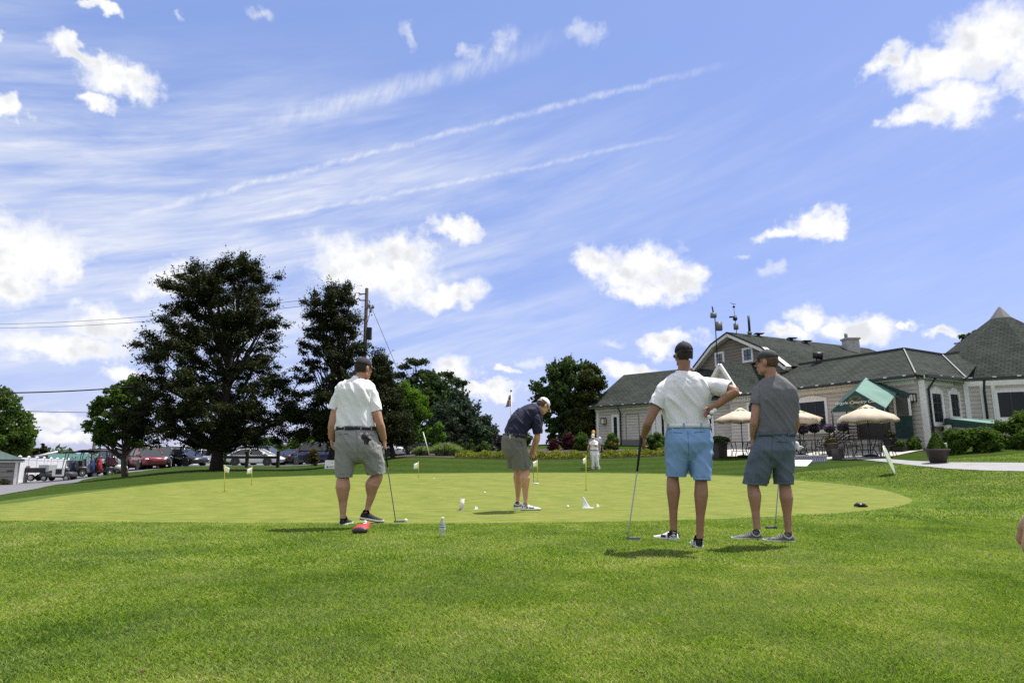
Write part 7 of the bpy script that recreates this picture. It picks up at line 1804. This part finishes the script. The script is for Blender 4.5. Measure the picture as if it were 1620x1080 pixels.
club('putter held down at the left side of the man with the orange cap', at(929.8, 711.5, YF - .08), at(928.5, 718, YF - .1), at(924, 737.5, YF - .3), mat('dark_steel', (.10, .10, .11), .3, .7), (-.9, -.2, 0), 'blade')
# --- two people riding in the right golf cart
for (u, c_, cm, l, v0) in ((177.5, (.55, .16, .18), CAPW, 'person in a pink shirt sitting in the right golf cart', 716.5), (171, (.50, .50, .46), CAPB, 'person in a pale shirt and black cap sitting in the right golf cart', 717.5)):
    Yp = 48.0; n = u
    person(l, Yp, (u, v0 + 3.2, 0), [(u-4.6,u+4.6,736,.13,0),(u-5,u+5,731,.14,0),(u-5,u+5,726.5,.13,0),(u-3,u+3,724,.09,0)],
     [dict(side='l', sh=(u+4,726.5,0), el=(u+5,732,-.05), wr=(u+3,734,-.28), hem=(u+4.8,730.5,-.03), hr=.07, hand=dict(d=V3((-.2,-1,0)), n=V3((0,0,-1)), t=V3((-1,0,0)), curl=.6)), dict(side='r', sh=(u-4,726.5,0), el=(u-5,732,-.05), wr=(u-3,734,-.28), hem=(u-4.8,730.5,-.03), hr=.07, hand=dict(d=V3((.2,-1,0)), n=V3((0,0,-1)), t=V3((1,0,0)), curl=.6))],
     [(u-4.8,u+4.8,735,.13,0),(u-5,u+5,739,.14,0),(u-5,u+5,741,.13,0)],
     [dict(hip=(u-2.6,739.5,0), kn=(u-2.8,740,-.42), an=(u-2.8,748,-.40), hem=(u-4.8,u-.8,741), tw=.09, hd=.09), dict(hip=(u+2.6,739.5,0), kn=(u+2.8,740,-.42), an=(u+2.8,748,-.40), hem=(u+.8,u+4.8,741), tw=.09, hd=.09)],
     [dict(heel=at(u+s_*2.8,750,Yp-.36), toe=at(u+s_*2.8,750.5,Yp-.62), m=BLACKR, sole=WHITE_R, an=(u+s_*2.8,748,-.4)) for s_ in (-1,1)],
     dict(skin=SK1, shirt=cloth('shirt_cloth', c_), shorts=cloth('dark_cloth', (.05, .05, .06))), 1.0, .02, dict(m=cm, open=False), (u, 723.5, 0), None, (.1, .06, .03), (.5, -.8), 0, .0, None, (0, -1))
# --- person standing just beyond the right edge: only the knuckles of a hanging hand show
YG = 1.22; bxG = 1.40; gz_ = h1(bxG, YG)
def toP(p):  # world point -> (u, v, dy)
    q = p - V3((0, 0, CAM_H)); z = q.dot(FWD); return (810 + F * q.x / z, 540 - F * q.dot(UPV) / z, p.y - YG)
W = lambda x, y, z: toP(V3((bxG + x, YG + y, gz_ + z)))
rowsG = lambda zz: [('ax', *W(0, 0, z), hw, hd) for z, hw, hd in zz]
hx = -.437
def Wp(x, y, z): return V3((bxG + x, YG + y, gz_ + z))
def legG(x, y): return dict(hip=W(x * .09, y, .86), kn=W(x * .10, y + .01, .48), an=W(x * .10, y, .09), hem=(W(x * .10 - .10, y, .53)[0], W(x * .10 + .10, y, .53)[0], W(x * .10, y, .53)[1]), hdy=y, tw=.11, hd=.11)
person('person mostly outside the right edge with only bare knuckles in view', YG, W(0, .02, 1.62),
 rowsG(((.92,.165,.12),(1.05,.16,.125),(1.25,.19,.13),(1.36,.18,.12),(1.42,.12,.09),(1.46,.07,.06))),
 [dict(side='l', sh=W(-.17,0,1.36), el=W(-.315,-.02,1.06), wr=W(hx + .035,.02,.735), hem=W(-.27,-.01,1.14), hand=dict(d=V3((-.30,.05,-1)), n=V3((.9,.3,-.2)), t=V3((.2,1,0)), curl=.9)),
  dict(side='r', sh=W(.17,0,1.36), el=W(.24,-.02,1.07), wr=W(.26,.05,.80), hem=W(.22,-.01,1.15), hand=dict(d=V3((0,.1,-1)), n=V3((-1,0,0)), t=V3((0,1,0)), curl=.4))],
 rowsG(((.94,.165,.12),(.88,.175,.135),(.80,.175,.14),(.76,.165,.13))), [legG(-1, 0), legG(1, .03)],
 [dict(heel=Wp(s_ * .11, -.07, .004), toe=Wp(s_ * .13, .21, .004), m=GREYR, sole=WHITE_R, an=W(s_ * .10, 0, .09)) for s_ in (-1, 1)],
 dict(skin=SK2, shirt=cloth('plain_shirt', (.3, .32, .36)), shorts=cloth('khaki_shorts', (.33, .28, .2))), .98, .008, dict(m=CAPB, open=False), W(0, 0, 1.455), None, (.05,.03,.02), (0, 1), .0, .004, WHL, (0, 1))
# ---------------------------------------------------------------- small things on and around the green
BALLM = mat('ball_white', (.82, .82, .82), .3, bump=.4, bscale=230); YEL = mat('yellow_pole', (.62, .50, .03), .5); FLAGM = mat('flag_cloth', (.80, .81, .83), .8)
def practice_flag(u, vb, vt, label, dx=1.0, cone=False):
    b = gp(u, vb); b.z += .008; q = at(u + (.5 if u < 400 else 0), vt, b.y); k = b.y / F; t = thing('practice_flag', label, 'flag', b, 0, 'small flags on the putting green')
    Shape().tube([b, q], [.008, .0065], 8).build('pole', YEL, t, True); Shape().ell(q, .012).build('tip', TRIM, t, True)
    Hh = 11 * k * .9; Wd = 8.5 * k; rows = []
    for i in range(8):
        f = i / 7; w_ = Wd * f * (1 if dx > 0 else -1) * abs(dx)
        rows.append([q + V3((w_, .03 * math.sin(f * 4 + 1) * (1 + .3 * j), -.01 - Hh * (.02 + .30 * f + j * (1 - .25 * f)) )) for j in (0, .33, .66, 1)])
    f_ = Shape().loft(rows, False, False).build('flag', FLAGM, t, True); f_.modifiers.new('t', 'SOLIDIFY').thickness = .003
    Shape().tube([b + V3((0, 0, -.004)), b + V3((0, 0, .002))], .054, 18).build('cup', mat('dark_hole', (.02, .02, .015), .9), t); reframe(t)
practice_flag(355, 778, 736, 'leftmost practice flag on the green, white cloth blown to the right', 1.0)
practice_flag(398, 766.5, 738, 'second practice flag from the left, cloth hanging left', -.75)
practice_flag(662, 756, 730, 'farthest practice flag, just right of the white polo man\'s putter', -.8)
practice_flag(850, 763, 727, 'practice flag right beside the putting man\'s putter', -.85)
practice_flag(927, 776, 722, 'practice flag in front of the couple beyond the green', -.6)
def ball(p, label, grp='golf balls'):
    o = Shape().ell((0, 0, 0), .0214, .0214, .0214, 16, 12) if False else Shape().ell((0, 0, 0), .0214); b = o.build('golf_ball', BALLM, None, True); b.location = p; tag(b, label, 'golf ball', grp)
for u, v, l in ((642, 826.8, 'golf ball just right of the white polo man\'s putter head'), (577.5, 829.5, 'golf ball right behind the red head cover'), (767, 781, 'golf ball on the green left of the putting man'), (898.5, 804.2, 'golf ball on the green left of the white fin'), (686.5, 758.3, 'tiny far golf ball right of the farthest flag'),):
    p = gp(u, v); ball(p + V3((0, 0, .0215 + (.010 if True else 0))), l)
w_, ends = hC['r']
pc = ends[1][-2].lerp(ends[2][-2], .5) ; dC = V3((-.62, .25, -.75)).normalized()
base = w_ + dC * .085
for off, l in ((V3((.020, -.050, .012)), 'upper golf ball held at the hip of the man in light blue shorts'), (V3((.050, -.036, .030)), 'outer golf ball held at the hip of the man in light blue shorts'), (V3((-.008, -.046, -.030)), 'lower golf ball held at the hip of the man in light blue shorts')):
    ball(base + off, l, 'golf balls in a hand')
# head covers
p = gp(569, 846); p.z += .005; q = at(577, 829.5, p.y + .16); ax = (q - p); t = thing('head_cover', 'red driver head cover with a black base lying on the grass', 'head cover', p)
side = V3((1, .2, 0)).normalized(); 
def hcring(c, ra, rb, n=18): return [c + side * (ra * math.cos(2 * math.pi * i / n)) + V3((0, .25, .97)) * (rb * math.sin(2 * math.pi * i / n)) for i in range(n)]
c0 = p + V3((0, 0, .042))
REDC = mat('red_knit', (.52, .022, .030), .55, bump=.4, bscale=200)
Shape().loft([hcring(c0 + V3((0, -.012, 0)), .078, .036), hcring(c0 + V3((.0, .02, .004)), .086, .046), hcring(c0 + V3((.012, .07, .016)), .070, .046), hcring(c0 + V3((.035, .12, .030)), .040, .036), hcring(c0 + V3((.050, .165, .040)), .024, .024), hcring(c0 + V3((.056, .185, .044)), .020, .020)]).build('cover', REDC, t, True)
Shape().loft([hcring(c0 + V3((0, -.030, -.006)), .066, .026), hcring(c0 + V3((0, -.016, -.003)), .082, .038), hcring(c0 + V3((0, .004, -.004)), .086, .040)]).build('base', mat('black_base', (.012, .012, .013), .5), t, True)
Shape().tube([c0 + V3((.02, .06, .062)), c0 + V3((.042, .13, .066))], .006, 6).build('stripe', TRIM, t, True); reframe(t)
p = gp(1362, 802.5); p.z += .005; t = thing('head_cover', 'black head cover lying on the right end of the green', 'head cover', p); side = V3((0, 1, 0)); 
def hr2(c, ra, rb, n=16): return [c + V3((0, 1, 0)) * (ra * math.cos(2 * math.pi * i / n)) + V3((0, 0, 1)) * (rb * math.sin(2 * math.pi * i / n)) for i in range(n)]
c0 = p + V3((0, 0, .04))
Shape().loft([hr2(c0 + V3((-.11, 0, -.01)), .02, .016), hr2(c0 + V3((-.06, 0, .004)), .05, .034), hr2(c0 + V3((0, 0, .006)), .06, .042), hr2(c0 + V3((.06, 0, -.004)), .045, .032), hr2(c0 + V3((.11, 0, -.02)), .02, .014)]).build('cover', mat('black_base', (.012, .012, .013), .5), t, True)
Shape().ell(c0 + V3((.05, -.035, -.008)), .04, .012, .010).build('trim', REDC, t, True); Shape().ell(c0 + V3((-.02, -.052, .01)), .02, .006, .01).build('emblem', TRIM, t, True); reframe(t)
# water bottle
p = gp(699.5, 851.5); t = thing('water_bottle', 'clear plastic water bottle with a white cap standing in the grass', 'bottle', p)
def br(r_, z_): return [p + V3((math.cos(2 * math.pi * i / 20) * r_, math.sin(2 * math.pi * i / 20) * r_, z_)) for i in range(20)]
PET_ = mat('clear_pet', (.93, .96, .97), .08, trans=.78, ior=1.18, spec=.6)
Shape().loft([br(.026, .003), br(.032, .010), br(.0315, .04), br(.0325, .05), br(.031, .06), br(.0325, .07), br(.0325, .135), br(.030, .15), br(.020, .178), br(.0125, .19), br(.0125, .197)]).build('bottle_body', PET_, t, True)
Shape().loft([br(.0135, .193), br(.0145, .196), br(.0145, .212), br(.013, .214)]).build('cap', TRIM, t, True)
lb_ = Shape().loft([br(.0331, .092), br(.0333, .094), br(.0333, .130), br(.0331, .132)], False).build('label', mat('pale_label', (.50, .58, .62), .5), t, True)
Shape().loft([br(.0336, .112), br(.0336, .121)], False).build('label_band', mat('blue_band', (.10, .20, .34), .5), lb_, True); reframe(t)
# white tube, white fin, scraps
p = gp(729.5, 808); p.z += .008; q = at(732, 789.5, p.y); t = thing('white_tube', 'white plastic tube standing tilted on the green left of the putting man', 'tube', p)
d = (q - p).normalized(); Shape().tube([p + d * .02, q], [.030, .034], 14).build('tube', TRIM, t, True); Shape().tube([p, p + d * .025], [.045, .036], 12).build('foot', mat('tube_foot_grey', (.25, .27, .33), .6), t); Shape().tube([q - d * .004, q + d * .006], .036, 14).build('rim', TRIM, t, True); reframe(t)  # foot is a darker bluish grey than the tube
p = gp(922.5, 804.3); p.z += .008; k = p.y / F; t = thing('white_fin', 'white plastic fin shaped putting marker standing on the green', 'marker', p)
Shape().prism([p + V3((0, 0, 0)), p + V3((.13, .04, 0)), p + V3((.085, .03, .055)), p + V3((.040, .012, .125)), p + V3((.005, 0, .185)), p + V3((-.012, 0, .178))], (0.01, .016, 0)).build('fin', mat('pale_plastic', (.72, .74, .80), .4), t, False, .003)
Shape().prism([p + V3((-.02, -.04, 0)), p + V3((.16, -.02, 0)), p + V3((.19, .08, 0)), p + V3((0, .08, 0))], (0, 0, .007)).build('base', TRIM, t); reframe(t)
for u, v, l in ((753, 807, 'small scrap of clear plastic beside the white tube'), (946, 803, 'small scrap of clear plastic beside the white fin')):
    p = gp(u, v); p.z += .012; t = thing('plastic_scrap', l, 'scrap', p, 0, 'scraps of plastic'); s = Shape(); r_ = np.random.default_rng(int(u))
    for i in range(3):
        a = r_.random(3) * .05; s.prism([p + V3((a[0] - .03, -.02, 0)), p + V3((.03, a[1] - .02, .01)), p + V3((a[2] - .02, .02, .05))], (.003, .003, .002))
    s.build('film', mat('clear_film', (.8, .82, .82), .2, trans=.3), t); reframe(t)
